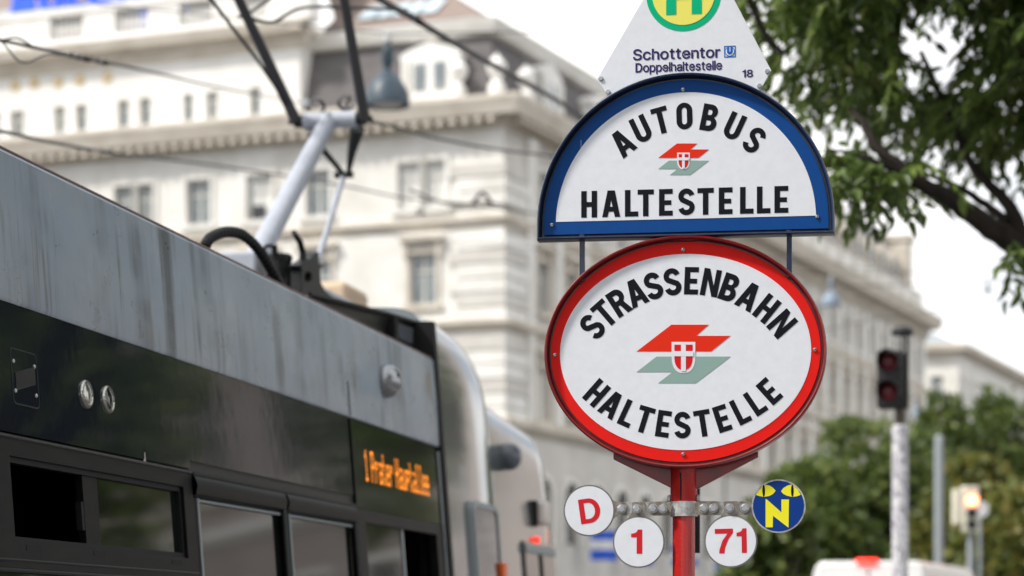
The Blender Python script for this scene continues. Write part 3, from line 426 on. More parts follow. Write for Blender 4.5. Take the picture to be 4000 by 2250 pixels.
# ------------------------------------------------------------------ lettering outlines
def arc(cx, cy, rx, ry, a0, a1, n=10):
    return [(cx + rx * math.cos(R(a0 + (a1 - a0) * i / n)), cy + ry * math.sin(R(a0 + (a1 - a0) * i / n))) for i in range(n + 1)]

def stroke_loop(path, t):
    """closed outline of a constant-width stroke along an open path"""
    L = []; Rr = []
    P = [Vector(p) for p in path]
    for i, p in enumerate(P):
        d = (P[min(i + 1, len(P) - 1)] - P[max(i - 1, 0)]).normalized()
        nn = Vector((-d.y, d.x)) * t / 2
        L.append((p.x + nn.x, p.y + nn.y)); Rr.append((p.x - nn.x, p.y - nn.y))
    return L + Rr[::-1]

V, Hh = 0.205, 0.185
def din_letter(ch):
    """condensed engineer's capitals, cap height 1: (width, [(loops)])"""
    if ch == 'H':
        w = .60; a = .40; b = a + Hh
        return w, [[(0,0),(V,0),(V,a),(w-V,a),(w-V,0),(w,0),(w,1),(w-V,1),(w-V,b),(V,b),(V,1),(0,1)]]
    if ch == 'L':
        w = .50; return w, [[(0,0),(w,0),(w,Hh),(V,Hh),(V,1),(0,1)]]
    if ch == 'T':
        w = .61; c = w/2; return w, [[(c-V/2,0),(c+V/2,0),(c+V/2,1-Hh),(w,1-Hh),(w,1),(0,1),(0,1-Hh),(c-V/2,1-Hh)]]
    if ch == 'E':
        w = .51; a = .40; b = a+Hh*.95
        return w, [[(0,0),(w,0),(w,Hh),(V,Hh),(V,a),(w-.05,a),(w-.05,b),(V,b),(V,1-Hh),(w,1-Hh),(w,1),(0,1)]]
    if ch == 'A':
        w = .68; c = w/2; s = .198
        yb0, yb1 = .20, .20+.185
        # legs run from (0..s, 0) to apex (c-.13..c+.13, 1)
        def xl(y): return y * (c - .135)            # outer left
        def xi(y): return s + 0.012 + y * (c - .135) # inner left
        top_y = yb1 + (c - xi(yb1)) / (c - .135)
        return w, [[(0,0),(s,0),(xi(yb0),yb0),(w-xi(yb0),yb0),(w-s,0),(w,0),(c+.135,1),(c-.135,1)],
                   [(xi(yb1),yb1),(c,min(top_y,.9)),(w-xi(yb1),yb1)]]
    if ch == 'N':
        w = .64; return w, [[(0,0),(V-.01,0),(V-.01,.60),(w-V-.0,0),(w,0),(w,1),(w-V+.01,1),(w-V+.01,.40),(V,1),(0,1)]]
    if ch == 'U':
        w = .61; ro = w/2; ri = ro-V
        return w, [[(0,1)] + arc(ro, ro, ro, ro, 180, 360, 14) + [(w,1),(w-V,1)] + arc(ro, ro, ri, ro-Hh, 360, 180, 12) + [(V,1)]]
    if ch == 'O':
        w = .60; ro = w/2; ri = ro-V
        o = arc(ro, 1-ro, ro, ro, 0, 180, 14) + arc(ro, ro, ro, ro, 180, 360, 14)
        i = arc(ro, 1-ro, ri, ro-Hh, 0, 180, 10) + arc(ro, ro, ri, ro-Hh, 180, 360, 10)
        return w, [o, i]
    if ch == 'B':
        w = .60; r1 = .26; r2 = .285
        o = [(0,0)] + arc(w-r2, r2, r2, r2, -90, 65, 10) + arc(w-.03-r1, 1-r1, r1, r1, -55, 90, 10) + [(0,1)]
        h1 = [(V,Hh)] + arc(w-r2, r2-.01, r2-V+.0, r2-Hh+.01, -90, 90, 8) + [(V,2*r2-Hh+.0)]
        h1 = [(V,Hh)] + arc(w-r2, .30, .075, .095, -90, 90, 8) + [(V,.395)]
        h2 = [(V,.60)] + arc(w-.03-r1, .6975, .06, .0975, -90, 90, 8) + [(V,.795)]
        return w, [o, h1, h2]
    if ch == 'R':
        w = .62; r1 = .29
        o = [(0,0),(V,0),(V,.385),(.285,.385),(w-.235,0),(w,0),(.475,.435)] + arc(w-.02-r1, 1-r1, r1, r1, -52, 90, 12) + [(0,1)]
        h = [(V,.575)] + arc(w-.02-r1, .685, .085, .11, -90, 90, 8) + [(V,.795)]
        return w, [o, h]
    if ch == 'S':
        w = .62; t = .196; r = w/2 - t/2; cx = w/2
        ru = (1 - t) / 4
        top = arc(cx, 1 - t/2 - ru, r*.97, ru, 12, 90, 6) + arc(cx, 1 - t/2 - ru, r*.97, ru, 90, 215, 9)[1:]
        bot = arc(cx, t/2 + ru, r, ru, 35, -90, 9) + arc(cx, t/2 + ru, r, ru, -90, -168, 6)[1:]
        return w, [stroke_loop(top + bot, t)]
    raise KeyError(ch)

def glyph_tris(ch):
    if ch == 'l': return [(30,-26),(118,-26),(118,535),(30,535)], [(0,1,2),(0,2,3)]
    if ch == '1': return [(150,-26),(255,-26),(255,535),(172,535),(150,478),(105,450),(45,438),(45,355),(150,355)], [(0,1,8),(1,2,8),(8,2,4),(4,2,3),(8,4,5),(8,5,7),(7,5,6)]
    if ch == 'D':
        o_ = [(30,-26),(230,-26)] + [(230+240*math.cos(R(t)), 254.5+280.5*math.sin(R(t))) for t in range(-80,81,10)] + [(230,535),(30,535)]
        i_ = [(140,72),(225,72)] + [(225+135*math.cos(R(t)), 254.5+182.5*math.sin(R(t))) for t in range(-80,81,10)] + [(225,437),(140,437)]
        tr_ = tessellate_polygon([[Vector((*p, 0)) for p in o_], [Vector((*p, 0)) for p in i_]])
        return o_ + i_, [tuple(t) for t in tr_]
    if ch == '7': return [(20,535),(20,425),(285,425),(180,270),(112,60),(104,-26),(214,-26),(232,110),(300,290),(400,440),(400,535)], [(0,1,2),(0,2,9),(0,9,10),(2,3,9),(3,8,9),(3,4,8),(4,7,8),(4,5,7),(5,6,7)]
    c, t = GLYPH[ch]
    return [(c[i], c[i+1]) for i in range(0, len(c), 2)], [tuple(t[i:i+3]) for i in range(0, len(t), 3)]

def glyph_line(text, gap=0.035):
    """flat text as (verts 2D, tris, width); cap height about 0.535"""
    vs = []; ts = []; x = 0.0
    for ch in text:
        v, t = glyph_tris(ch)
        x0 = min(p[0] for p in v); x1 = max(p[0] for p in v); b = len(vs)
        vs += [((p[0] - x0) / 1000 + x, p[1] / 1000) for p in v]
        ts += [tuple(b + i for i in q) for q in t]
        x += (x1 - x0) / 1000 + gap
    return vs, ts, x - gap

# ------------------------------------------------------------------ the stop sign
SIGN_YAW = R(-8.2)
SX, SY = 0.4974, 7.0
sign = empty('tram_stop_sign', (SX, SY, 0), SIGN_YAW,
             label='red tram and bus stop signpost with oval, half-round and triangular boards', category='stop sign')
_sx = Vector((math.cos(SIGN_YAW), math.sin(SIGN_YAW), 0)); _sy = Vector((-math.sin(SIGN_YAW), math.cos(SIGN_YAW), 0))
def SG(px, py, yl=-0.055):
    """measured photograph point -> (x, z) on the sign's board plane"""
    p = hit(px, py, Vector((SX, SY, 0)) + _sy * yl, _sy) - Vector((SX, SY, 0))
    return p.dot(_sx), p.z
def reg(ox, oy, sc, yl=-0.055):
    return lambda x, y: SG(ox + x * sc, oy + y * sc, yl)

def flat(loops, y, thick=0.0012):
    b = MB()
    b.prism(loops, lambda x, z, k_: (x, y + (thick if k_ else 0), z))
    return b

def ring_frame(outer_fn, steps, prof, name, m, parent, closed=True):
    """sweep a frame section (inset, y) round an outline given by outline(inset)->points"""
    b = MB(); rows = [outer_fn(i) for i, _ in prof]; n = len(rows[0])
    vs = []
    for (ins, y), row in zip(prof, rows):
        vs += [(x, y, z) for x, z in row]
    fs = []
    for r_ in range(len(prof)):
        r2 = (r_ + 1) % len(prof)
        for i in range(n):
            j = (i + 1) % n
            fs.append((r_*n+i, r_*n+j, r2*n+j, r2*n+i))
    b.add(vs, fs)
    return b.build(name, m, parent, smooth=True)

FRAME_PROF = [(0.0, -0.076), (0.0015, -0.0825), (0.004, -0.085), (0.0065, -0.083), (0.008, -0.078), (0.0095, -0.060), (0.0115, -0.048), (0.0235, -0.047),
              (0.0235, -0.030), (0.0, -0.030)]

# pole, sleeve, gusset
zc = SG(2670, 1985)[1]                                 # height of the clamp band
POLE_R = 0.0325
MB().lathe([(POLE_R, 0), (POLE_R, zc + 0.01)], 28).build('pole', M['pole_red'], sign, smooth=True)
MB().lathe([(0.030, 0.004), (0.075, 0.004), (0.09, 0.0), (0.09, 0.012), (0.045, 0.03)], 28).build('base_plate', M['pole_red'], sign, smooth=True)
z_sl0 = zc + 0.012; z_oval0 = SG(2670, 1824)[1]
sl = MB().lathe([(0.0375, z_sl0), (0.039, z_sl0 + .003), (0.039, z_oval0 + .03)], 30).build('sleeve', M['pole_red'], sign, smooth=True)
r3 = reg(2100, 1750, .4658, -0.039)
x_s, zs0 = r3(1201, 450); _, zs1 = r3(1201, 270)
MB().box(x_s - .0022, x_s + .0022, -0.0397, -0.036, zs0 + .004, zs1).build('slot', M['slit'], sl)
MB().tube([(x_s, -0.0388, zs1), (x_s - .0006, -0.0392, zs1 + .022)], .002, 6).build('weld_scratch', M['slit'], sl)
for sgn in (-1, 1):
    bz = r3(1105, 420)[1]
    MB().lathe([(0.0115, 0), (0.0115, 0.007), (0.009, 0.009)], 6, Matrix.Translation((sgn * 0.0385, -0.004, bz)) @ Matrix.Rotation(R(90) * sgn, 4, 'Y')).build('side_bolt', M['galv'], sl)
g = [SG(2390, 1762), SG(2390, 1790), SG(2622, 1905), SG(2722, 1905), SG(2958, 1781), SG(2958, 1745)]
# gusset plate with folded lower flanges
gl = [(g[0][0], g[0][1] + .05), g[0], g[1], g[2], g[3], g[4], g[5], (g[5][0], g[5][1] + .05)]
flat([gl], -0.012, 0.024).build('gusset_plate', M['frame_red'], sign, bevel=0.002)

# --- oval tram board
oc = SG(2675, 1376)
oval = empty('tram_board', (0, 0, 0), label='oval white and red board'); oval.parent = sign
NE = 120
OA, OB = 0.4045, 0.333
def ell(ins, a=None, b=None):
    a = (a or OA) - ins; b_ = (b or OB) - ins
    return [(oc[0] + a * math.cos(2*math.pi*i/NE), oc[1] + b_ * math.sin(2*math.pi*i/NE)) for i in range(NE)]
ring_frame(ell, NE, FRAME_PROF, 'frame', M['frame_red'], oval)
flat([ell(0.0175)], -0.0590, 0.003).build('red_border', M['red_sheet'], oval)
flat([ell(0, .3605, .2815)], -0.0602, 0.001).build('white_face', M['white_sheet'], oval)
flat([ell(.012)], -0.035, 0.004).build('back_panel', M['frame_red'], oval)
Y_PRINT = -0.0612
r2f = reg(2050, 880, .6694, Y_PRINT)

def put_letters(items, cap, name, parent, m, y=Y_PRINT, wide=1.0):
    b = MB()
    for ch, cx_, cz, rot in items:
        w, loops = din_letter(ch)
        cs, sn = math.cos(rot), math.sin(rot)
        L2 = []
        for lp in loops:
            L2.append([(cx_ + ((p[0]-w/2)*cap*wide) * cs - ((p[1]-.5)*cap) * sn, cz + ((p[0]-w/2)*cap*wide) * sn + ((p[1]-.5)*cap) * cs) for p in lp])
        b.prism(L2, lambda x, z, k_: (x, y + (0.0008 if k_ else 0), z))
    return b.build(name, m, parent)

def on_ellipse(ch_x, a, b, cx_, cz, bottom=False):
    out = []
    for ch, dx in ch_x:
        t = math.sqrt(max(0.0, 1 - (dx / a) ** 2)); z = b * t * (-1 if bottom else 1)
        nx, nz = dx / a**2, z / b**2
        ang = math.atan2(nx, nz) if not bottom else math.atan2(-nx, -nz)
        out.append((ch, cx_ + dx, cz + z, -ang))
    return out
PX = 0.0007412 / math.cos(SIGN_YAW) * .6694            # one step of the measuring crop, in metres
def spread(word, a, b, bottom, total_x, gap, cap):
    """letters spaced by advance along the letter ellipse, centred on the sign axis with measured half span"""
    ws = [din_letter(c_)[0] * cap for c_ in word]
    tot = sum(ws) + gap * (len(word) - 1)
    N = 2000; ths = [math.pi * (i / N) for i in range(N + 1)]
    pts = [(-a * math.cos(t), b * math.sin(t)) for t in ths]
    s = [0.0]
    for i in range(N): s.append(s[-1] + math.dist(pts[i], pts[i+1]))
    mid = s[-1] / 2 + total_x; pos = mid - tot / 2; out = []
    for c_, w in zip(word, ws):
        q = pos + w / 2; i = min(range(N + 1), key=lambda i_: abs(s[i_] - q))
        x, z = pts[i]; nx, nz = x / a**2, z / b**2
        if bottom: out.append((c_, oc[0] + x, oc[1] - z, math.atan2(nx, nz)))
        else: out.append((c_, oc[0] + x, oc[1] + z, -math.atan2(nx, nz)))
        pos += w + gap
    return out
rq = reg(2070, 250, 1.1215, Y_PRINT)
UQ = 0.0007412 / math.cos(SIGN_YAW) * 1.1215
def on_circle(word, xs, cx_, cy_, rad, low=False, turn=1.0):
    """letters set on a circle; xs are the measured letter centres"""
    c0 = rq(cx_, cy_); out = []
    for ch, x_ in zip(word, xs):
        a_ = math.asin((x_ - cx_) / rad)
        if low: out.append((ch, c0[0] + rad*UQ*math.sin(a_), c0[1] - rad*UQ*math.cos(a_), a_ * turn))
        else: out.append((ch, c0[0] + rad*UQ*math.sin(a_), c0[1] + rad*UQ*math.cos(a_), -a_ * turn))
    return out
put_letters(on_circle('STRASSENBAHN', (222, 264, 314, 372, 432, 497, 562, 628, 692, 757, 818, 870), 545, 1184, 421, turn=.97), .0785, 'lettering', oval, M['ink'])
put_letters(on_circle('HALTESTELLE', (236, 288, 345, 401, 466, 531, 601, 667, 729, 780, 827), 533, 805, 444, True), .0765, 'lettering', oval, M['ink'])

def logo(parent, f, y, s=1.0, c=(925, 750)):
    """two slanted flashes and the shield with a cross; f maps crop points"""
    def P(pts): return [f(c[0] + (x - 925) * s, c[1] + (yy - 750) * s) for x, yy in pts]
    flat([P([(855,580),(1073,580),(1000,645),(1200,645),(1087,736),(652,736)])], y, .0006).build('red_flash', M['logo_red'], parent)
    flat([P([(768,766),(1200,766),(997,921),(778,921),(862,856),(652,856)])], y, .0006).build('green_flash', M['logo_green'], parent)
    def shield(ins):
        x0, x1, yt, ym, yb = 857+ins, 995-ins, 681+ins, 775, 863-ins*1.15
        cx_ = (x0+x1)/2; hw = (x1-x0)/2
        return [(x0,yt),(x1,yt)] + [(cx_+hw*math.cos(R(t))**.8, ym+(yb-ym)*math.sin(R(t))) for t in range(0, 90, 10)] + [(cx_,yb)] + \
               [(cx_-hw*math.cos(R(t))**.8, ym+(yb-ym)*math.sin(R(t))) for t in range(80, -1, -10)]
    flat([P(shield(0))], y - .0008, .0006).build('shield', M['white_sheet'], parent)
    flat([P(shield(16))], y - .0016, .0006).build('shield_field', M['shield_red'], parent)
    cr = MB()
    for q in ([(912,690),(940,690),(940,852),(912,852)], [(868,735),(984,735),(984,765),(868,765)]):
        yy = y - .0024 if q[0][0] == 912 else y - .0028
        cr.prism([P(q)], lambda x, z, k_, yy=yy: (x, yy + (.0003 if k_ else 0), z))
    cr.build('shield_cross', M['white_sheet'], parent)
logo(oval, r2f, Y_PRINT)

def slot_screw(name, x, y, z, r, m, parent, ang=0.3):
    o = MB().lathe([(r, 0), (r, r*.35), (r*.75, r*.75), (0, r*.9)], 14, Matrix.Translation((x, y, z)) @ Matrix.Rotation(R(90), 4, 'X')).build(name, m, parent, smooth=True)
    b = MB(); dx, dz = math.cos(ang) * r * .95, math.sin(ang) * r * .95
    b.tube([(x - dx, y - r*.86, z - dz), (x + dx, y - r*.86, z + dz)], r*.14, 5)
    b.build('screw_slot', M['slit'], o)
    return o
for i, (qx, qy) in enumerate(((924, 142), (175, 757), (1692, 726), (924, 1336))):
    x, z = r2f(qx, qy); slot_screw('screw', x, -0.0588, z, 0.0062, M['zinc'], oval, ang=(1.1, .2, .1, .5)[i])

# --- half-round bus board
zb = SG(2668, 930)[1]; bcx = SG(2676, 700)[0]
bus = empty('bus_board', (0, 0, 0), label='half-round white and blue board'); bus.parent = sign
BR, BST = 0.4265, 0.044
def dome_outline(ins, r=BR, st=BST, base=zb, bot=0.0):
    a = arc(bcx, base + st, r - ins, r - ins, 0, 180, 72)
    return [(bcx + r - ins, base + ins + bot)] + a + [(bcx - r + ins, base + ins + bot)]
ring_frame(dome_outline, 0, FRAME_PROF, 'frame', M['navy_paint'], bus)
flat([dome_outline(0.0175)], -0.0590, 0.003).build('blue_border', M['blue_sheet'], bus)
wf = arc(bcx, zb + BST, .3735, .3735, -1.5, 181.5, 72)
zw = zb + 0.0535
wf = [(x, max(z, zw)) for x, z in arc(bcx, zb + BST, .3735, .3735, 1.6, 178.4, 72)]
flat([wf], -0.0602, 0.001).build('white_face', M['white_sheet'], bus)
flat([dome_outline(.012)], -0.035, 0.004).build('back_panel', M['navy_paint'], bus)
r1f = reg(2050, 0, .6626, Y_PRINT)
QX = 0.0007412 / math.cos(SIGN_YAW) * .6626
its = on_circle('AUTOBUS', (326, 390, 458, 538, 624, 708, 776), 549, 520, 333, turn=.88)
put_letters(its, .0765, 'lettering', bus, M['ink'])
its = []
for ch, x0, x1 in zip('HALTESTELLE', (333,458,590,665,792,905,1018,1145,1268,1370,1472), (425,560,668,760,870,1000,1113,1222,1348,1445,1552)):
    xm = (x0 + x1) / 2
    its.append((ch, r1f(xm, 1200)[0], r1f(935, 1190)[1], 0.0))
put_letters(its, .0765, 'lettering', bus, M['ink'])
logo(bus, r1f, Y_PRINT, .5435, (935, 938))
for i, (qx, qy) in enumerate(((933, 528), (160, 1326), (1724, 1277))):
    x, z = r1f(qx, qy); slot_screw('screw', x, -0.0588, z, 0.0062, M['zinc'], bus, ang=(.4, .1, 1.4)[i])
# fold scratch in the blue sheet
sx_, sz0 = r1f(331, 825); _, sz1 = r1f(331, 885)
MB().box(sx_ - .0004, sx_ + .0004, -0.0597, -0.0585, sz1, sz0).build('scratch', M['white_sheet'], bus)
# legs that carry the half-round board on the oval one
for (px_, y0_, y1_) in ((2274, 930, 1095), (3083, 915, 1072)):
    x, z0 = SG(px_, y1_); _, z1 = SG(px_, y0_)
    lg = MB().box(x - .0075, x + .0075, -0.058, -0.044, z0 - .012, z1 + .012).build('support_leg', M['navy_paint'], bus, bevel=.0015)
    MB().lathe([(0.0, 0), (.012, .002), (.010, .008), (0, .012)], 10, Matrix.Translation((x, -.051, z0 - .010))).build('weld', M['frame_red'], lg, smooth=True)
wl0, wz = SG(2615, 930); wl1, _ = SG(2735, 930)
MB().box(wl0, wl1, -0.058, -0.040, wz - .010, wz + .008).build('weld_bead', M['frame_red'], bus, bevel=.004)

# --- triangular stop-name board
tri = empty('stop_name_board', (0, 0, 0), label='white triangular board with green ring'); tri.parent = sign
TY = -0.052
r1t = reg(2050, 0, .6626, TY)
ang_pts = [r1t(425, 465), r1t(500, 578)]
arcs = [r1t(500, 578), r1t(560, 552), r1t(660, 512), r1t(780, 474), r1t(930, 452), r1t(1070, 458), r1t(1190, 478), r1t(1290, 505), r1t(1382, 543)]
right = [r1t(1453, 415), r1t(1235, 0)]
top_c = r1t(936, -37)
# the two edges run on upward and close in a rounded tip above the ring
lt, rt = r1t(694, 0), r1t(1235, 0)
tipL, tipR = r1t(694 - 230*-.578, -230), r1t(1235 - 230*.525, -230)
tip = [tipL] + [(tipL[0] + (tipR[0]-tipL[0])*t_, tipL[1] + .045*math.sin(math.pi*t_)) for t_ in (.12, .3, .5, .7, .88)] + [tipR]
outline = [r1t(425, 465)] + arcs + [r1t(1453, 415)] + tip[::-1]
flat([outline], TY, 0.003).build('white_face', M['white_sheet'], tri, bevel=.0006)
RG = 217 * QX
def circ(c_, r_, n=64): return [(c_[0] + r_*math.cos(2*math.pi*i/n), c_[1] + r_*math.sin(2*math.pi*i/n)) for i in range(n)]
flat([circ(top_c, RG)], TY - .0010, .0008).build('green_ring', M['ring_green'], tri)
flat([circ(top_c, RG*.838)], TY - .0020, .0008).build('yellow_disc', M['disc_yellow'], tri)
hb = MB(); hx = QX; u_ = lambda x: (x - 936) * QX + top_c[0]
zh0 = r1t(936, 86)[1]; zh1 = 2*top_c[1] - zh0; zm = top_c[1]
hb.prism([[(u_(835),zh0),(u_(893),zh0),(u_(893),zm-.017),(u_(983),zm-.017),(u_(983),zh0),(u_(1041),zh0),(u_(1041),zh1),(u_(983),zh1),(u_(983),zm+.017),(u_(893),zm+.017),(u_(893),zh1),(u_(835),zh1)]],
         lambda x, z, k_: (x, TY - .003 + (.0008 if k_ else 0), z))
hb.build('letter_h', M['ring_green'], tri)
def text_flat(name, txt, x0, x1, zbase, m, parent, y, gap=.035, cap=None, slant=0.0):
    vs, ts, w = glyph_line(txt, gap); sc = (x1 - x0) / w; sz = sc if cap is None else cap / .561
    b = MB(); b.add([(x0 + vx*sc, y, zbase + (vy + .026)*sz) for vx, vy in vs], ts)
    return b.build(name, m, parent)
TP = TY - .0012
r1p = reg(2050, 0, .6626, TP)
text_flat('lettering', 'Schottentor', r1p(637,340)[0], r1p(1152,340)[0], r1p(895, 349)[1], M['ink_purple'], tri, TP, cap=67*QX)
text_flat('lettering', 'Doppelhaltestelle', r1p(652,400)[0], r1p(1163,400)[0], r1p(908, 420)[1], M['ink_purple'], tri, TP, cap=55*QX, gap=.032)
text_flat('lettering', '18', r1p(1283,440)[0], r1p(1345,440)[0], r1p(1314, 456)[1], M['ink_purple'], tri, TP, cap=45*QX, gap=.05)
# underground mark: square frame, ring and U
q = [r1p(1175, 336), r1p(1242, 336), r1p(1242, 271), r1p(1175, 271)]
ux, uz = r1p(1208.5, 303.5); hs = 33 * QX
def sq(h): return [(ux-h, uz-h), (ux+h, uz-h), (ux+h, uz+h), (ux-h, uz+h)]
flat([sq(hs), sq(hs - .0022)[::-1]], TP, .0006).build('mark_frame', M['ubox_blue'], tri)
flat([circ((ux, uz), hs*.86, 40)], TP, .0006).build('mark_disc', M['ubox_blue'], tri)
flat([circ((ux, uz), hs*.74, 40)], TP - .0007, .0005).build('mark_disc_face', M['white_sheet'], tri)
uu = MB()
uu.prism([[(ux-hs*.50, uz+hs*.72), (ux-hs*.50, uz+hs*.1)] + [(ux + hs*.50*math.cos(R(t)), uz - hs*.02 + hs*.52*math.sin(R(t))) for t in range(180, 361, 15)] +
          [(ux+hs*.50, uz+hs*.72), (ux+hs*.10, uz+hs*.72), (ux+hs*.10, uz-hs*.05), (ux-hs*.10, uz-hs*.05), (ux-hs*.10, uz+hs*.72)]], lambda x, z, k_: (x, TP - .0014 + (.0005 if k_ else 0), z))
uu.build('mark_letter', M['ubox_blue'], tri)
for (qx, qy) in ((448, 464), (490, 543), (1429, 421), (1382, 507)):
    x, z = r1t(qx, qy)
    MB().lathe([(.0075, 0), (.0075, .0035), (.0062, .0048)], 6, Matrix.Translation((x, TY - .0001, z)) @ Matrix.Rotation(R(90), 4, 'X')).build('hex_bolt', M['zinc'], tri)
# carrier strap of the triangle behind it, following the dome
st = MB(); rows = [(bcx + (BR + .002 + dr)*math.cos(R(t)), zb + BST + (BR + .002 + dr)*math.sin(R(t))) for dr in (0, .008) for t in range(52, 129, 4)]
n_ = len(rows)//2
st.prism([rows[:n_] + rows[n_:][::-1]], lambda x, z, k_: (x, -.049 + (.012 if k_ else 0), z))
st.build('carrier_strap', M['galv'], tri)
for px_, py_ in ((2395, 386), (2950, 361)):
    x, z = SG(px_, py_); MB().box(x - .011, x + .011, -.0485, -.035, z - .03, z + .03).build('carrier_tab', M['navy_paint'], tri)

# --- clamp band, strap and the four route plates
r3 = reg(2100, 1750, .4658, -0.045)
QP = 0.0007412 / math.cos(SIGN_YAW) * .4658
cl = MB().lathe([(.0365, zc - .0215), (.0405, zc - .0215), (.0405, zc + .0215), (.0365, zc + .0215)], 30).build('clamp_band', M['galv'], sign, smooth=True)
def rect(x0, x1, z0, z1, r=.004):
    o = []
    for cx_, cz_, a0 in ((x1-r, z1-r, 0), (x0+r, z1-r, 90), (x0+r, z0+r, 180), (x1-r, z0+r, 270)): o += arc(cx_, cz_, r, r, a0, a0+90, 4)
    return o
xa, xb = r3(660, 500)[0], r3(1770, 500)[0]; zs = .0195
flat([rect(xa, -.036, zc - zs, zc + zs, .002)], -.0345, .004).build('strap', M['galv'], sign)
flat([rect(.036, xb, zc - zs, zc + zs, .002)], -.0345, .004).build('strap', M['galv'], sign)
flat([rect(r3(925, 0)[0], -.034, zc - .020, zc + .0205, .012)], -.0395, .0048).build('clamp_ear', M['galv_dirty'], cl)
flat([rect(.034, r3(1522, 0)[0], zc - .020, zc + .0205, .012)], -.0395, .0048).build('clamp_ear', M['galv_dirty'], cl)
def hexbolt(x, z, y, parent, rot=0.0):
    b = MB().lathe([(.0135, 0), (.0135, .0012)], 20, Matrix.Translation((x, y, z)) @ Matrix.Rotation(R(90), 4, 'X'))
    b.lathe([(.0118, .0012), (.0118, .0085), (.0098, .0102), (0, .0104)], 6, Matrix.Translation((x, y, z)) @ Matrix.Rotation(R(90), 4, 'X') @ Matrix.Rotation(rot, 4, 'Z'))
    return b.build('hex_bolt', M['zinc'], parent)
for i, qx in enumerate((967, 1048, 1390, 1472)):
    hexbolt(r3(qx, 500)[0], zc + (.0005, -.0003, .0004, 0)[i], -.0398, sign, .3 * i)
def route_plate(cx_, cy_, rr, tab, rim_m, label):
    x, z = reg(2100, 1750, .4658, -.041)(cx_, cy_); r_ = rr * QP
    root = empty('route_plate', (0, 0, 0), label=label); root.parent = sign
    c_ = circ((x, z), r_, 64)
    pl = MB(); pl.prism([c_], lambda a_, b_, k_: (a_, -.0405 + (.0028 if k_ else 0), b_))
    pl.build('disc', rim_m, root)
    # tab that bolts the disc to the strap
    if tab[0] == 'side':
        tx, s_ = reg(2100, 1750, .4658, -.041)(tab[1], 500)[0], (1 if tab[1] > cx_ else -1)
        e = r_ * .93
        tl = [(x + s_*e*.955, z + .032), (x + s_*(e + .006), zc + .0225), (x + s_*(e + .016), zc + .019), (tx - .003*s_, zc + .019), (tx, zc + .016), (tx, zc - .0165), (tx - .003*s_, zc - .0195), (x + s_*(e + .016), zc - .0195), (x + s_*(e + .006), zc - .024), (x + s_*e*.955, z - .030)]
    else:
        hw = .0195; e = r_ * .92
        tl = [(x - .036, z + e*.88), (x - hw - .004, z + e + .009), (x - hw, z + e + .02), (x - hw, zc + .016), (x - hw + .003, zc + .0195), (x + hw - .003, zc + .0195), (x + hw, zc + .016), (x + hw, z + e + .02), (x + hw + .004, z + e + .009), (x + .036, z + e*.88)]
    flat([tl], -.0396, .0022).build('tab', M['galv_dirty'], root)
    hexbolt(reg(2100, 1750, .4658, -.041)(tab[2], 500)[0], zc, -.0398, root, tab[2] * .01)
    return root, x, z, r_
M['rim_grey'] = mat('rim_grey', (0.16, 0.155, 0.165), 0.5, metal=0.3, noise=(60, (0.26, 0.23, 0.19), 0.8, 5))
def plate_face(root, x, z, r_, m): flat([circ((x, z), r_, 64)], -.0415, .0008).build('face', m, root)
def plate_text(root, x, z, txt, w_, h_, rot, m, gap=.035, custom=None):
    vs, ts, w = glyph_line(txt, gap); cs, sn = math.cos(rot), math.sin(rot)
    b = MB(); P = []
    for vx, vy in vs:
        a_, c_ = (vx / w - .5) * w_, ((vy + .026) / .561 - .5) * h_
        P.append((x + a_*cs - c_*sn, -.0423, z + a_*sn + c_*cs))
    b.add(P, ts); b.build('numeral', m, root)
ro, x, z, r_ = route_plate(432, 525, 214, ('side', 748, 703), M['rim_grey'], 'white disc with red letter D')
plate_face(ro, x, z, r_ - .0042, M['white_sheet']); plate_text(ro, x + .002, z, 'D', 172*QP, 205*QP, R(8), M['print_red'])
ro, x, z, r_ = route_plate(848, 788, 215, ('top', 0, 832), M['rim_grey'], 'white disc with red number 1')
plate_face(ro, x, z, r_ - .0042, M['white_sheet']); plate_text(ro, x - .006, z + .001, '1', 92*QP, 200*QP, 0, M['print_red'])
ro, x, z, r_ = route_plate(1620, 782, 218, ('top', 0, 1608), M['rim_grey'], 'white disc with red number 71')
plate_face(ro, x, z, r_ - .0042, M['white_sheet']); plate_text(ro, x, z + .001, '71', 260*QP, 202*QP, R(1), M['print_red'], gap=.075)
ro, x, z, r_ = route_plate(2020, 487, 220, ('side', 1690, 1737), M['galv'], 'blue disc with yellow letter N and cat eyes')
plate_face(ro, x, z, r_ - .0042, M['night_blue'])
rN = reg(2100, 1750, .4658, -.0423)
flat([[rN(*p) for p in ((1912,665),(1912,430),(1918,428),(2045,540),(2045,432),(2108,432),(2104,668),(1974,568),(1972,665))]], -.0423, .0006).build('letter_n', M['night_yellow'], ro)
RI = r_ - .0046
def clip_in(p):
    d_ = math.hypot(p[0]-x, p[1]-z)
    return p if d_ <= RI else (x + (p[0]-x)*RI/d_, z + (p[1]-z)*RI/d_)
for pts in (((1822,388),(1850,350),(1880,322),(1905,306),(1940,312),(1970,330),(1996,358),(1975,385),(1945,402),(1900,410),(1855,402)),
            ((2041,362),(2062,335),(2095,315),(2130,306),(2152,312),(2185,350),(2206,392),(2180,404),(2135,410),(2090,400),(2060,384))):
    ey = flat([[clip_in(rN(*p)) for p in pts]], -.0423, .0006).build('eye', M['night_yellow'], ro)
    cxx = 1896 if pts[0][0] < 1900 else 2136
    px0, pz0 = rN(cxx, 358); flat([[(px0 + 11*QP*math.cos(R(t)), pz0 + 50*QP*math.sin(R(t))) for t in range(0, 360, 20)]], -.0429, .0005).build('pupil', M['ink'], ro)
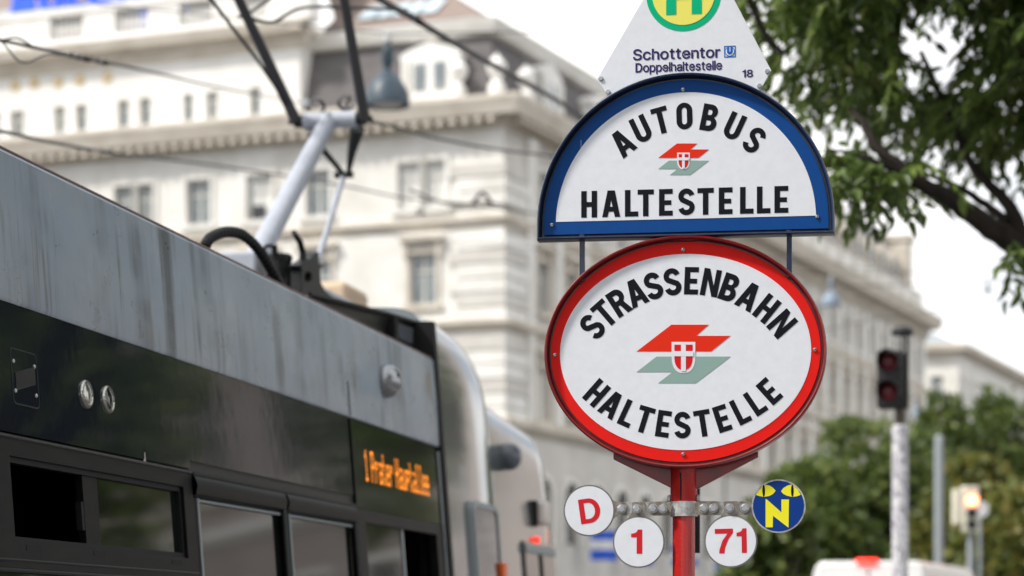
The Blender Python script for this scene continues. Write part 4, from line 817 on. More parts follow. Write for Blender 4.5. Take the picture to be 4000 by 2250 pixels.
# dark blue edge of the timetable case behind the pole
x0_, z1_ = SG(2714, 1905, .12); x1_, z0_ = SG(2734, 2160, .12)
MB().box(x0_ - .03, x1_, .10, .14, z0_, z1_).build('rear_case', M['dark_steel'], sign, bevel=.002)
MB().box(-.03, x0_, .035, .10, z1_ - .12, z1_ - .09).build('case_bracket', M['dark_steel'], sign)

# ------------------------------------------------------------------ the tram
tram = empty('tram', (TRAM_O.x, TRAM_O.y, -0.15), math.atan2(TRAM_T.y, TRAM_T.x),
             label='grey and black articulated tram with raised pantograph and amber destination display', category='tram')
GZ = 0.15                                            # local z = world z + GZ
LEAN = 0.077; Z_EDGE = 3.093
_tn = (TRAM_N + Vector((0, 0, -LEAN))).normalized()
def loc(p):
    q_ = p - TRAM_O
    return q_.dot(TRAM_T), q_.dot(TRAM_N), p.z + GZ
def ys(zl): return (zl - GZ - Z_EDGE) * LEAN
def TS(px, py):
    """measured point on the leaning side wall -> (u, z) in tram coordinates"""
    u, y, z = loc(hit(px, py, TRAM_O + Vector((0, 0, Z_EDGE)), _tn)); return u, z
def TR(px, py, yl):
    """measured point on the upright plane yl metres inside the roof edge -> tram coordinates"""
    return Vector(loc(hit(px, py, TRAM_O + TRAM_N * yl, TRAM_N)))
def sp(u, z, n=0.0): return (u, ys(z) - n, z)
def panel(loops, n0, n1):
    """solid plate on the side wall between standoffs n0 (front) and n1 (back)"""
    b = MB(); b.prism(loops, lambda u, z, k_: sp(u, z, n1 if k_ else n0)); return b
def rectl(u0, u1, z0, z1): return [(u0, z0), (u1, z0), (u1, z1), (u0, z1)]
def ringp(u0, u1, z0, z1, t): return [rectl(u0, u1, z0, z1), rectl(u0+t, u1-t, z0+t, z1-t)[::-1]]

ZT = Z_EDGE + GZ                                     # roof edge
ZB = TS(0, 1175)[1]                                  # foot of the grey panel
ZG = TS(0, 1683)[1]                                  # groove over the windows
U0 = -5.0
uG = TS(1690, 1500)[0]                               # gasket in front of the end module
uD0 = TS(730, 1800)[0]                               # door opening
uD1 = TS(1368, 1850)[0]
print('tram u', uG, uD0, uD1, ZT, ZB, ZG)
# grey cant-rail panel with a rolled lip
NU = 40
body = MB()
rows = [(ZB, .012), (ZB + .012, .018), ((ZB + ZT)/2, .020), (ZT - .012, .018), (ZT, .008)]
vs = []; 
for i in range(NU + 1):
    u = U0 + (uG - .02 - U0) * i / NU
    vs += [sp(u, z, n) for z, n in rows] + [(u, ys(ZT) + .05, ZT), (u, ys(ZB) + .05, ZB)]
m_ = len(rows) + 2
fs = [(i*m_+j, (i+1)*m_+j, (i+1)*m_+(j+1) % m_, i*m_+(j+1) % m_) for i in range(NU) for j in range(m_)]
fs += [tuple(range(m_))[::-1], tuple(NU*m_ + j for j in range(m_))]
body.add(vs, fs)
cant = body.build('cant_rail_panel', M['tram_grey'], tram, smooth=True)
MB().tube([sp(U0, ZT + .004, .006), sp(uG - .02, ZT + .004, .006)], .0055, 6).build('roof_lip', mat('roof_lip', (0.16, 0.10, 0.09), 0.5), cant)
# seam lines in the grey panel
for px_ in (1352,):
    u_s = TS(px_, 1640)[0]
    MB().tube([sp(u_s, ZB + .004, .0215), sp(u_s, ZB + .16, .0215)], .0025, 5).build('panel_seam', M['black_rubber'], cant)
# dark band, cut round the door
Zw1 = ZG
uBand = TS(1352, 1700)[0]
panel([[(U0, Zw1), (uD0 - .004, Zw1), (uD0 - .004, TS(735, 1800)[1] + .0), (uBand, TS(735, 1800)[1]), (uBand, ZB - .003), (U0, ZB - .003)]], .012, -.03).build('dark_band', M['dark_panel'], tram)
# vent grille with slanted slats
M['vent_dark'] = mat('vent_dark', (0.009, 0.012, 0.018), 0.3, spec=0.3)
vent = empty('vent_grille', (0, 0, 0)); vent.parent = tram
c0 = TS(20 + 8, 1350); c1 = TS(128, 1590)
va, vb, vz0, vz1 = TS(25, 1400)[0], TS(127, 1400)[0], TS(75, 1585)[1], TS(75, 1370)[1]
panel([rect(va, vb, vz0, vz1, .02), rect(va + .004, vb - .004, vz0 + .004, vz1 - .004, .017)[::-1]], .0132, .011).build('rim', M['vent_dark'], vent)
panel([rect(va + .005, vb - .005, vz0 + .005, vz1 - .005, .016)], .0124, .010).build('plate', M['dark_panel'], vent)
for i in range(11):
    zc_ = vz0 + .06 + (vz1 - vz0 - .12) * i / 10
    MB().tube([sp(va + .026, zc_ - .016, .0125), sp(vb - .026, zc_ + .016, .0125)], .0030, 6).build('slat', M['black_metal'], vent)
for a_, b_ in ((.022, .04), (-.022, .04), (.022, -.04), (-.022, -.04)):
    u = (va + a_) if a_ > 0 else (vb + a_); z = (vz0 + b_) if b_ > 0 else (vz1 + b_)
    MB().lathe([(.007, 0), (.005, .003), (0, .0035)], 8, Matrix.Translation(sp(u, z, .0126)) @ Matrix.Rotation(R(90), 4, 'X')).build('rivet', M['galv'], vent, smooth=True)
# two round side lamps: one clear lens, one dark
for i, (px_, py_) in enumerate(((322, 1540), (407, 1561))):
    u, z = TS(px_, py_); T_ = Matrix.Translation(sp(u, z, .011)) @ Matrix.Rotation(R(90 - math.degrees(math.atan(LEAN))), 4, 'X')
    rad = .046
    lm = MB().lathe([(rad, 0), (rad, .005), (rad*.93, .010), (rad*.84, .010), (rad*.80, .005)], 32, T_).build('side_lamp', M['silver_lens'], tram, smooth=True)
    MB().lathe([(rad*.81, .005), (rad*.7, .009), (rad*.4, .012), (0, .013)], 32, T_).build('lens', M['silver_lens'] if i == 0 else M['glass'], lm, smooth=True)
# paint chip
u, z = TS(552, 1790)
panel([[(u - .012, z - .018), (u + .012, z - .016), (u + .006, z - .004), (u + .006, z + .020), (u + .001, z + .020), (u, z), (u - .006, z - .006)]], .0126, .011).build('paint_chip', M['white_lens'], tram)

# --- side window: frame, open left half, sliding pane on the right
wu0, wu1 = TS(17, 1781)[0], TS(703, 1950)[0]
wz1, wz0 = TS(17, 1779)[1], TS(41, 2118)[1]
win = empty('side_window', (0, 0, 0)); win.parent = tram
panel([rectl(U0, uD0 - .006, wz0 - .075, Zw1 - .006), rectl(wu0, wu1, wz0, wz1)[::-1]], .016, -.035).build('window_frame', M['dark_frame'], win)
for zz, r_ in ((Zw1 - .014, .005), (wz0 - .052, .004)):
    MB().tube([sp(U0, zz, .017), sp(uD0 - .01, zz, .017)], r_, 6).build('trim_strip', M['black_metal'], win)
panel(ringp(wu0, wu1, wz0, wz1, .018), .004, -.03).build('gasket', M['black_rubber'], win)
um = TS(340, 1950)[0]; um2 = TS(388, 1950)[0]
panel([rectl(um - .02, um2, wz0 + .004, wz1 - .004)], -.004, -.028).build('sliding_rail', M['dark_frame'], win)
panel([rectl(um2, wu1 - .018, wz0 + .018, wz1 - .018)], -.010, -.016).build('pane', M['glass'], win)
panel([rectl(um - .055, um - .035, wz0 + .06, wz0 + .15)], .000, -.02).build('catch', M['black_rubber'], win)
for px_, py_ in ((112, 2142), (372, 2163), (675, 2196)):
    u, z = TS(px_, py_); panel([rect(u - .055, u + .055, z - .009, z + .009, .005)], .0168, .015).build('drain_slot', M['slit'], win)
# fixed pane under it
low = empty('lower_window', (0, 0, 0)); low.parent = tram
panel([rectl(U0, uD0 - .02, wz0 - .95, wz0 - .085)], .002, -.006).build('pane', M['glass'], low)
MB().tube([sp(U0, wz0 - .082, .012), sp(uD0 - .01, wz0 - .082, .012)], .007, 6).build('trim_strip', M['black_metal'], low)
panel([rectl(U0, uD0 - .006, .45, wz0 - .95)], .012, -.03).build('skirt_panel', M['dark_panel'], tram)

# --- double door: header rails, leaf frames with rounded tops, panes, centre posts
door = empty('door', (0, 0, 0)); door.parent = tram
hz1 = TS(735, 1790)[1]
panel([rectl(uD0, uD1, hz1 - .052, hz1 - .001)], .002, -.03).build('header', M['black_metal'], door)
MB().tube([sp(uD0, hz1 - .058, .012), sp(uD1, hz1 - .058, .012)], .011, 8).build('header_rail', M['dark_frame'], door)
panel([rectl(uD0, uD1, hz1 - .115, hz1 - .072)], -.012, -.04).build('header_gap', M['black_rubber'], door)
pz1 = TS(775, 1950)[1]
us = [TS(745, 2000)[0], TS(1108, 2100)[0], TS(1388, 2150)[0]]
for i in range(2):
    a_, b_ = us[i] + (.012 if i else 0), us[i+1] - .03
    lf = MB(); 
    # swelling top rail of the leaf
    sec = [(pz1 + .002, .006), (pz1 + .014, .026), (pz1 + .045, .034), (pz1 + .075, .026), (pz1 + .092, .004)]
    for j in range(len(sec) - 1):
        (z0, n0), (z1, n1) = sec[j], sec[j+1]
        lf.add([sp(a_, z0, n0), sp(b_ + .01, z0, n0), sp(b_ + .01, z1, n1), sp(a_, z1, n1)], [(0, 1, 2, 3)])
    leaf_o = lf.build('door_leaf', M['dark_frame'], door, smooth=True)
    panel([rectl(a_, a_ + .045, .45, pz1)], .012, -.03).build('stile', M['dark_frame'], leaf_o)
    MB().tube([sp(a_ + .05, .45, .012), sp(a_ + .05, pz1, .012)], .006, 6).build('edge_trim', M['steel_grey'], leaf_o)
    panel([rectl(a_ + .055, b_ - .02, .5, pz1 - .012)], -.004, -.012).build('pane', M['glass'], leaf_o)
    MB().tube([sp(a_ + .05, pz1 - .006, .004), sp(b_ - .02, pz1 - .006, .004)], .006, 6).build('glazing_bead', M['steel_grey'], leaf_o)
    for q_ in (0, .022):
        MB().tube([sp(b_ - .004 + q_, .45, .016), sp(b_ - .004 + q_, pz1 + .075, .016)], .009, 8).build('centre_post', M['black_metal'], leaf_o)

# --- destination display
disp = empty('destination_display', (0, 0, 0)); disp.parent = tram
du0, du1 = TS(1362, 1700)[0], uG - .03
dz1 = ZB - .006; dz0 = TS(1395, 1985)[1]
M['display_glass'] = mat('display_glass', (0.008, 0.014, 0.008), 0.07, spec=0.8)
panel([rectl(du0, du1, dz0, dz1)], .010, -.02).build('display_glass', M['display_glass'], disp)
panel([rectl(du0, du0 + .012, dz0, dz1)], .014, .010).build('edge_trim', M['dark_frame'], disp)
panel([rectl(du1 - .028, du1, dz0 - .35, dz1 - .02)], .014, .0101).build('edge_trim', M['steel_grey'], disp)
FONT = {'1': '00100 01100 00100 00100 00100 00100 01110', 'P': '11110 10001 10001 11110 10000 10000 10000', 'r': '00000 00000 10110 11001 10000 10000 10000',
        'a': '00000 00000 01110 00001 01111 10001 01111', 't': '01000 01000 11100 01000 01000 01001 00110', 'e': '00000 00000 01110 10001 11111 10000 01110',
        'H': '10001 10001 10001 11111 10001 10001 10001', 'u': '00000 00000 10001 10001 10001 10011 01101', 'p': '00000 00000 11110 10001 11110 10000 10000',
        'l': '01100 00100 00100 00100 00100 00100 01110', ' ': '00000 00000 00000 00000 00000 00000 00000'}
txt = '1 Prater Hauptallee'
lu0, lu1 = TS(1416, 1800)[0], TS(1668, 1870)[0]
lz1, lz0 = TS(1420, 1757)[1], TS(1424, 1880)[1]
cols = sum(6 if c_ not in ' ' else 4 for c_ in txt)
dots = MB(); pu = (lu1 - lu0) / cols; pz = (lz1 - lz0) / 7; x = lu0
for c_ in txt:
    for r_, row in enumerate(FONT[c_].split()):
        for k_, bit in enumerate(row):
            if bit == '1':
                u, z = x + k_ * pu, lz1 - (r_ + .5) * pz
                dots.add([sp(u - pu*.42, z - pz*.40, .0112), sp(u + pu*.42, z - pz*.40, .0112), sp(u + pu*.42, z + pz*.40, .0112), sp(u - pu*.42, z + pz*.40, .0112)], [(0, 1, 2, 3)])
    x += pu * (6 if c_ != ' ' else 4)
dots.build('led_lettering', M['led'], disp, kind='stuff')
# small window under the display
swin = empty('end_window', (0, 0, 0)); swin.parent = tram
su0, su1, sz1 = TS(1420, 2100)[0], TS(1706, 2160)[0], TS(1420, 2040)[1]
panel([rectl(du0, du1 - .03, .45, dz0 - .003), rectl(su0, su1 - .03, 1.2, sz1)[::-1]], .014, -.03).build('window_frame', M['dark_frame'], swin)
umid = TS(1575, 2150)[0]
panel([rectl(su0, umid, 1.2, sz1)], -.006, -.012).build('pane', M['glass'], swin)
panel([rectl(umid, umid + .03, 1.2, sz1)], .000, -.02).build('sliding_rail', M['steel_grey'], swin)
# grey dome on the cant rail: camera cover
u, z = TS(1483, 1492)
T_ = Matrix.Translation(sp(u, z, .014)) @ Matrix.Rotation(R(90 - math.degrees(math.atan(LEAN))), 4, 'X')
M['dome_grey'] = mat('dome_grey', (0.34, 0.35, 0.37), 0.25, metal=0.6, noise=(14, (0.24, 0.24, 0.25), 0.6, 5), coat=0.4)
dm = MB().lathe([(.078, 0), (.082, .012), (.080, .035), (.070, .062), (.052, .082), (.028, .094), (0, .098)], 32, T_).build('camera_dome', M['dome_grey'], tram, smooth=True)
MB().lathe([(.012, .0), (.012, .004)], 12, T_ @ Matrix.Translation((-.03, .02, .088))).build('camera_hole', M['black_rubber'], dm)

# --- inside and far side, so that the open window shows a dark saloon
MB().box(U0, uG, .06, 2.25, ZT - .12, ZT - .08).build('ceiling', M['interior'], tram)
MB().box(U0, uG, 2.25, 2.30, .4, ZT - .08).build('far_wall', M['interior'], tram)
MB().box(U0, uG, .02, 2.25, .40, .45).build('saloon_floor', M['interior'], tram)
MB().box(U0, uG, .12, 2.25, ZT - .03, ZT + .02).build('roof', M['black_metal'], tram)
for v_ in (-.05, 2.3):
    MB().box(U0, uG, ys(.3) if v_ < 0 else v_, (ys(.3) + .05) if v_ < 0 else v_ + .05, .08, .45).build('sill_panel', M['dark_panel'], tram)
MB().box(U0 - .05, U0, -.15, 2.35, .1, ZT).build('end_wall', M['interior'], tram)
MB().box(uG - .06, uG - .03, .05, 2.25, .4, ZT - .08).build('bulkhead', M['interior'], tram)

# --- black roof fairing that rises behind the roof edge
f0 = TR(1215, 1152, .10); f1 = TR(1512, 1229, .10); f2 = TR(1686, 1283, .10); f3 = TR(1700, 1400, .10)
pts = [(f0.x - .3, ZT - .01), (f3.x + .05, ZT - .01), (f2.x, f2.z), (f1.x, f1.z), (f0.x, f0.z)]
b_ = MB(); b_.prism([pts], lambda u, z, k_: (u, .10 + (1.9 if k_ else 0), z))
fair = b_.build('roof_fairing', M['black_metal'], tram)
g0 = TR(1545, 1262, .095); g1 = TR(1672, 1300, .095); g2 = TR(1672, 1372, .095); g3 = TR(1545, 1318, .095)
M['fairing_glass'] = mat('fairing_glass', (0.10, 0.11, 0.13), 0.25)
b_ = MB(); b_.prism([[(p.x, p.z) for p in (g0, g1, g2, g3)]], lambda u, z, k_: (u, .090 + (.02 if k_ else 0), z)); b_.build('fairing_panel', M['fairing_glass'], fair)
MB().tube([TR(1210, 1150, .085), TR(1512, 1226, .085), TR(1690, 1281, .085)], .012, 6).build('fairing_lip', M['black_rubber'], fair)
MB().box(f1.x - .03, f1.x + .04, .05, .09, f1.z - .13, f1.z - .02).build('fairing_hinge', M['black_rubber'], fair)

# --- gasket and the two rounded end modules
def module(u0, u1, top, m, name, round_len, drop, w_in, slope=0.0, z_floor=.35, half=1.15):
    """lofted body section with a firm shoulder whose far end rounds off in plan and elevation"""
    NS, NP = 34, 72; b = MB(); vs = []
    for i in range(NS + 1):
        t = i / NS; u = u0 + (u1 - u0) * (1 - (1 - t) ** 1.35)
        e = max(0.0, (u - (u1 - round_len)) / round_len)
        k_ = 1 - math.sqrt(max(0.0, 1 - e**2.6))
        ht = top - drop * k_ - slope * (u - u0); hw = half - w_in * k_
        for j in range(NP + 1):
            th = math.pi * j / NP
            c_, s_ = math.cos(th), math.sin(th)
            z = z_floor + (ht - z_floor) * abs(s_) ** .10
            y = 1.15 - hw * math.copysign(abs(c_) ** .10, c_)
            lean = (z - ZT) * LEAN
            vs.append((u, y + (lean if y < 1.15 else -lean), z))
    n = NP + 1
    fs = [(i*n+j, (i+1)*n+j, (i+1)*n+j+1, i*n+j+1) for i in range(NS) for j in range(NP)]
    fs += [(i*n+NP, (i+1)*n+NP, (i+1)*n, i*n) for i in range(NS)]
    fs += [tuple(range(n))[::-1], tuple(NS*n + j for j in range(n))]
    b.add(vs, fs); return b.build(name, m, tram, smooth=True)
gk = panel([rectl(uG - .025, uG + .045, .40, ZT + .20)], .030, -.10).build('joint_gasket', M['black_rubber'], tram)
uB1 = TS(1962, 1900)[0]; uC1 = TS(2172, 2000)[0]
modB = module(uG + .05, 7.64, ZT + .29, M['tram_gloss'], 'front_module', 1.6, .32, .15)
modC = module(7.60, 10.15, ZT + .03, M['tram_gloss'], 'rear_module', .80, 1.0, .30, slope=.05, half=1.02)
# outlines of the cab door window on the near module
cw = empty('cab_window', (0, 0, 0)); cw.parent = tram
a_, b_2 = TS(1840, 2100)[0], TS(1935, 2100)[0]; cz1 = TS(1850, 1960)[1]
panel([rect(a_, b_2, .9, cz1, .06), rect(a_ + .035, b_2 - .035, .95, cz1 - .035, .04)[::-1]], .030, -.02).build('window_frame', M['steel_grey'], cw)
panel([rect(a_ + .03, b_2 - .03, .93, cz1 - .03, .04)], .022, -.03).build('pane', M['display_glass'], cw)
u, z = TS(1945, 2232)
MB().box(u - .05, u + .05, ys(z) - .05, ys(z) + .02, z - .12, z + .05).build('turn_signal', M['orange_lens'], tram, bevel=.01)
YM = .07                                             # side of the set-back rear module
def tm(px_, py_): return TR(px_, py_, YM)
def mpanel(u0, u1, z0, z1, n0, n1):
    b = MB(); b.prism([rectl(u0, u1, z0, z1)], lambda u, z, k_: (u, .125 + (z - ZT) * LEAN - (n1 if k_ else n0), z)); return b
p = tm(1990, 1784)
T_ = Matrix.Translation((p.x, YM + .01, p.z)) @ Matrix.Rotation(R(90), 4, 'X')
M['dome_blue'] = mat('dome_blue', (0.10, 0.115, 0.14), 0.35, coat=0.2)
dm = MB().lathe([(.084, -.03), (.088, .012), (.080, .045), (.060, .070), (.030, .082), (0, .085)], 32, T_).build('camera_dome', M['dome_blue'], tram, smooth=True)
MB().lathe([(.026, .045), (.026, .072)], 14, T_ @ Matrix.Translation((.045, .02, .0))).build('camera_hole', M['black_rubber'], dm)
p = tm(2100, 2005)
ml = MB().box(p.x - .07, p.x + .07, YM - .075, YM + .05, p.z - .085, p.z + .085).build('marker_lamp', M['white_lens'], tram, bevel=.03)
MB().box(p.x - .14, p.x - .075, YM - .02, YM + .05, p.z - .095, p.z + .08).build('lamp_base', M['black_rubber'], ml, bevel=.01)
p = tm(2085, 2110)
MB().lathe([(.024, -.03), (.024, .03), (.015, .04), (0, .042)], 16, Matrix.Translation((p.x, YM, p.z)) @ Matrix.Rotation(R(90), 4, 'X')).build('tail_lamp', M['lamp_red_lit'], tram, smooth=True)
a_, c_2 = tm(2035, 2150).x, tm(2150, 2180).x; zq = tm(2060, 2118).z
rw = empty('rear_window', (0, 0, 0)); rw.parent = tram
mpanel(a_, c_2, .9, zq, .012, -.05).build('pane', M['glass'], rw)
mpanel(a_, c_2, zq - .07, zq - .02, .024, -.02).build('trim_strip', M['steel_grey'], rw)
um_ = (a_ + c_2) / 2
mpanel(um_ - .03, um_ + .03, .9, zq - .071, .022, -.02).build('mullion', M['black_rubber'], rw)
# bogie wheels
for u in (-2.5, 1.2, uG - .6, uC1 - 1.0):
    for y in (.40, 1.84):
        MB().lathe([(.10, -.06), (.30, -.06), (.31, -.05), (.31, .04), (.34, .05), (.34, .07), (.10, .07)], 28, Matrix.Translation((u, y + .08, .345)) @ Matrix.Rotation(R(90), 4, 'X')).build('wheel', M['rail'], tram, smooth=True)

# --- pantograph on the roof
pan = empty('pantograph', (0, 0, 0), label='grey and black pantograph'); pan.parent = tram
YC = 1.15
knee = TR(1285, 470, YC); foot = TR(985, 1040, YC)
dirn = (knee - foot).normalized()
MB().tube([foot - dirn * .3, knee], [.068, .055], 16).build('lower_arm', M['arm_grey'], pan, smooth=True)
kl, kr = knee + Vector((.02, .17, .0)), knee + Vector((-.02, -.20, .0))
kl = TR(1195, 478, YC + .16); kr = TR(1400, 478, YC - .17)
kl = Vector((knee.x, knee.y + .16, knee.z)); kr = Vector((knee.x, knee.y - .18, knee.z))
MB().tube([kl, kr], .052, 14).build('knee_tube', M['arm_grey'], pan, smooth=True)
for e_, s_ in ((kl, 1), (kr, -1)):
    MB().tube([e_, e_ + Vector((0, .06 * s_, 0))], .040, 12).build('knee_bearing', M['black_metal'], pan, smooth=True)
    MB().tube([e_ + Vector((0, .05 * s_, 0)), e_ + Vector((0, .10 * s_, 0))], .016, 8).build('bearing_pin', M['black_metal'], pan)
# upper arm: two tubes spreading towards the contact head, plus a thin stay rod
hl = TR(905, -60, YC + .42); hr = TR(1335, -60, YC - .40)
ul = kl + Vector((0, .05, 0)); ur = kr + Vector((0, -.05, 0))
MB().tube([ul, hl], [.036, .030], 12).build('upper_arm', M['arm_dark'], pan, smooth=True)
MB().tube([ur, hr], [.036, .028], 12).build('upper_arm', M['arm_dark'], pan, smooth=True)
sl0 = TR(795, -40, YC + .42)
MB().tube([ul + Vector((.03, .0, .02)), TR(1010, 240, YC + .3), sl0], .011, 8).build('stay_rod', M['black_metal'], pan)
# levers under the knee and the coupling rod
j0 = TR(1343, 683, YC)
MB().tube([TR(1210, 520, YC + .12), TR(1265, 590, YC + .05), j0], [.030, .020, .016], 8).build('lever', M['black_metal'], pan, smooth=True)
MB().tube([TR(1398, 500, YC - .15), TR(1375, 590, YC - .08), j0 + Vector((0, -.03, .01))], [.048, .030, .014], 8).build('lever', M['black_metal'], pan, smooth=True)
MB().tube([j0 + Vector((0, -.06, 0)), j0 + Vector((0, .06, 0))], .022, 10).build('rod_joint', M['black_metal'], pan)
MB().tube([j0, TR(1232, 1050, YC)], [.018, .020], 10).build('coupling_rod', M['arm_grey'], pan, smooth=True)
# twisted cable loops above the knee
def loop_pts(px_, py_, rx, ry, a0, a1, yl): return [TR(px_ + rx*math.cos(R(a0 + (a1-a0)*i/16)), py_ - ry*math.sin(R(a0 + (a1-a0)*i/16)), yl) for i in range(17)]
MB().tube(loop_pts(1235, 420, 30, 32, 200, -60, YC + .05), .012, 8).build('cable_loop', M['insulator'], pan, smooth=True)
MB().tube(loop_pts(1352, 402, 30, 26, 330, 60, YC - .05) + [TR(1345, 440, YC - .05)], .011, 8).build('cable_loop', M['insulator'], pan, smooth=True)
MB().lathe([(.0, -.03), (.03, -.02), (.03, .02), (0, .03)], 12, Matrix.Translation(TR(1199, 404, YC + .05))).build('cable_clamp', M['zinc'], pan, smooth=True)
# contact head
hh = (hl + hr) / 2
MB().tube([hl, hr], .025, 10).build('head_tube', M['arm_dark'], pan)
for du_ in (-.2, .2):
    MB().tube([Vector((hh.x + du_, hh.y + t_, hh.z + .18 - .22 * max(0, abs(t_) - .5)**1.5)) for t_ in np.linspace(-.85, .85, 15)], .022, 8).build('contact_strip', M['arm_dark'], pan)
for s_ in (-.35, .35):
    MB().tube([Vector((hh.x, hh.y + s_, hh.z)), Vector((hh.x + .2, hh.y + s_, hh.z + .17))], .012, 6).build('head_strut', M['arm_dark'], pan)
    MB().tube([Vector((hh.x, hh.y + s_, hh.z)), Vector((hh.x - .2, hh.y + s_, hh.z + .17))], .012, 6).build('head_strut', M['arm_dark'], pan)
# base: grey plate, drive drum, bracket with an eye, lever
b0 = TR(900, 1010, YC)
MB().box(foot.x - .9, foot.x + 1.2, YC - .3, YC + .35, ZT + .02, foot.z - .06).build('base_frame', M['arm_grey'], pan, bevel=.02)
dc = TR(1090, 1040, .75)
rr_ = abs(TR(1138, 1000, .75).x - TR(1040, 1000, .75).x) * .5
dt = TR(1090, 998, .75).z
rdrum = (1138 - 1035) / 2 * 12.2 / FPX
MB().lathe([(rdrum, ZT + .0), (rdrum, dt - .03), (rdrum * 1.06, dt - .028), (rdrum * 1.06, dt - .004), (rdrum * .9, dt + .006), (0, dt + .01)], 28, Matrix.Translation((dc.x, dc.y, 0))).build('drive_drum', M['black_metal'], pan, smooth=True)
MB().tube(loop_pts(1052, 975, 20, 16, 150, -20, .75) + [TR(1072, 985, .75)], .010, 8).build('drum_cable', M['black_rubber'], pan, smooth=True)
MB().tube([TR(1072, 958, .75), TR(1072, 995, .75)], .016, 8).build('cable_gland', M['black_rubber'], pan)
yl_ = .60
MB().tube([TR(1148, 908, yl_), TR(1172, 945, yl_), TR(1182, 985, yl_), TR(1184, 1045, yl_)], [.015, .017, .018, .024], 8).build('hand_lever', M['black_metal'], pan, smooth=True)
brk = MB()
out_ = [(1155, 1170), (1158, 1060), (1150, 1036), (1190, 1010), (1210, 985), (1225, 985), (1226, 1030), (1247, 1035), (1228, 1055), (1232, 1100), (1250, 1135), (1285, 1165), (1310, 1175)]
eye = [(1182 + 15*math.cos(R(t)), 1083 + 21*math.sin(R(t))) for t in range(0, 360, 24)]
brk.prism([[(TR(px_, py_, yl_).x, TR(px_, py_, yl_).z) for px_, py_ in out_], [(TR(px_, py_, yl_).x, TR(px_, py_, yl_).z) for px_, py_ in eye]],
          lambda u, z, k_: (u, yl_ - .03 + (.06 if k_ else 0), z))
brk.build('base_bracket', M['black_metal'], pan, bevel=.004)
# corrugated hose
hp = [(800, 968), (812, 940), (835, 922), (870, 908), (905, 906), (940, 914), (975, 938), (1005, 970), (1032, 1010), (1055, 1050), (1080, 1090), (1105, 1125), (1120, 1150)]
yl_ = .22
P3 = [TR(px_, py_, yl_) for px_, py_ in hp]
def catmull(P_, n):
    o = []
    Q = [P_[0]*2 - P_[1]] + P_ + [P_[-1]*2 - P_[-2]]
    for i in range(1, len(Q) - 2):
        for j in range(n):
            t = j / n; a0, a1, a2, a3 = Q[i-1], Q[i], Q[i+1], Q[i+2]
            o.append(.5 * ((2*a1) + (a2-a0)*t + (2*a0-5*a1+4*a2-a3)*t*t + (3*a1-a0-3*a2+a3)*t**3))
    o.append(P_[-1]); return o
P3 = catmull(P3, 10)
MB().tube(P3, [.0235 if (i % 4) in (0, 1) else .0195 for i in range(len(P3))], 14).build('corrugated_hose', M['black_rubber'], tram, smooth=True)
MB().tube([TR(1030, 965, .2), TR(1070, 1040, .2), TR(1118, 1135, .2)], .0035, 6).build('earth_wire', mat('earth_wire', (0.16, 0.10, 0.10), 0.5), tram)
# sandy roof box further along
q0 = TR(1265, 1120, 1.9)
MB().box(q0.x - .1, q0.x + .55, 1.7, 2.1, ZT, TR(1290, 1118, 1.9).z).build('roof_box', mat('sand_box', (0.62, 0.47, 0.33), 0.6), tram, bevel=.05)

# ------------------------------------------------------------------ buildings
CORNER = Vector((-0.4, 120.0, 0.0)); BA = R(22.6)
E_R = Vector((math.sin(BA), math.cos(BA), 0)); E_L = Vector((-math.cos(BA), math.sin(BA), 0))
BROT = math.atan2(E_R.y, E_R.x)
def FL(px, py):
    """measured point on the left front (x = 0) -> (y, z)"""
    p = hit(px, py, CORNER, E_R) - CORNER; return p.dot(E_L), p.z
def FR(px, py):
    p = hit(px, py, CORNER, E_L) - CORNER; return p.dot(E_R), p.z

def wall_with_holes(b, fn, u0, u1, z0, z1, holes, depth=.3):
    """wall sheet in the plane fn(u, z, inward) with real openings and reveals"""
    us = sorted({u0, u1, *[h[0] for h in holes], *[h[1] for h in holes]}); zs_ = sorted({z0, z1, *[h[2] for h in holes], *[h[3] for h in holes]})
    us = [u for u in us if u0 <= u <= u1]; zs_ = [z for z in zs_ if z0 <= z <= z1]
    for i in range(len(us) - 1):
        for j in range(len(zs_) - 1):
            um, zm_ = (us[i]+us[i+1])/2, (zs_[j]+zs_[j+1])/2
            if any(h[0] < um < h[1] and h[2] < zm_ < h[3] for h in holes): continue
            b.add([fn(us[i], zs_[j], 0), fn(us[i+1], zs_[j], 0), fn(us[i+1], zs_[j+1], 0), fn(us[i], zs_[j+1], 0)], [(0, 1, 2, 3)])
    for a0, a1, c0, c1 in holes:
        q_ = [(a0, c0), (a1, c0), (a1, c1), (a0, c1)]
        for i in range(4):
            p0, p1 = q_[i], q_[(i+1) % 4]
            b.add([fn(*p0, 0), fn(*p1, 0), fn(*p1, depth), fn(*p0, depth)], [(0, 1, 2, 3)])
    return b

def bar(b, fn, u0, u1, z0, z1, i0, i1):
    """box in facade coordinates (i = metres inward)"""
    P_ = [fn(u, z, i) for i in (i0, i1) for u, z in ((u0, z0), (u1, z0), (u1, z1), (u0, z1))]
    b.add(P_, [(0, 1, 2, 3), (7, 6, 5, 4), (0, 4, 5, 1), (1, 5, 6, 2), (2, 6, 7, 3), (3, 7, 4, 0)])

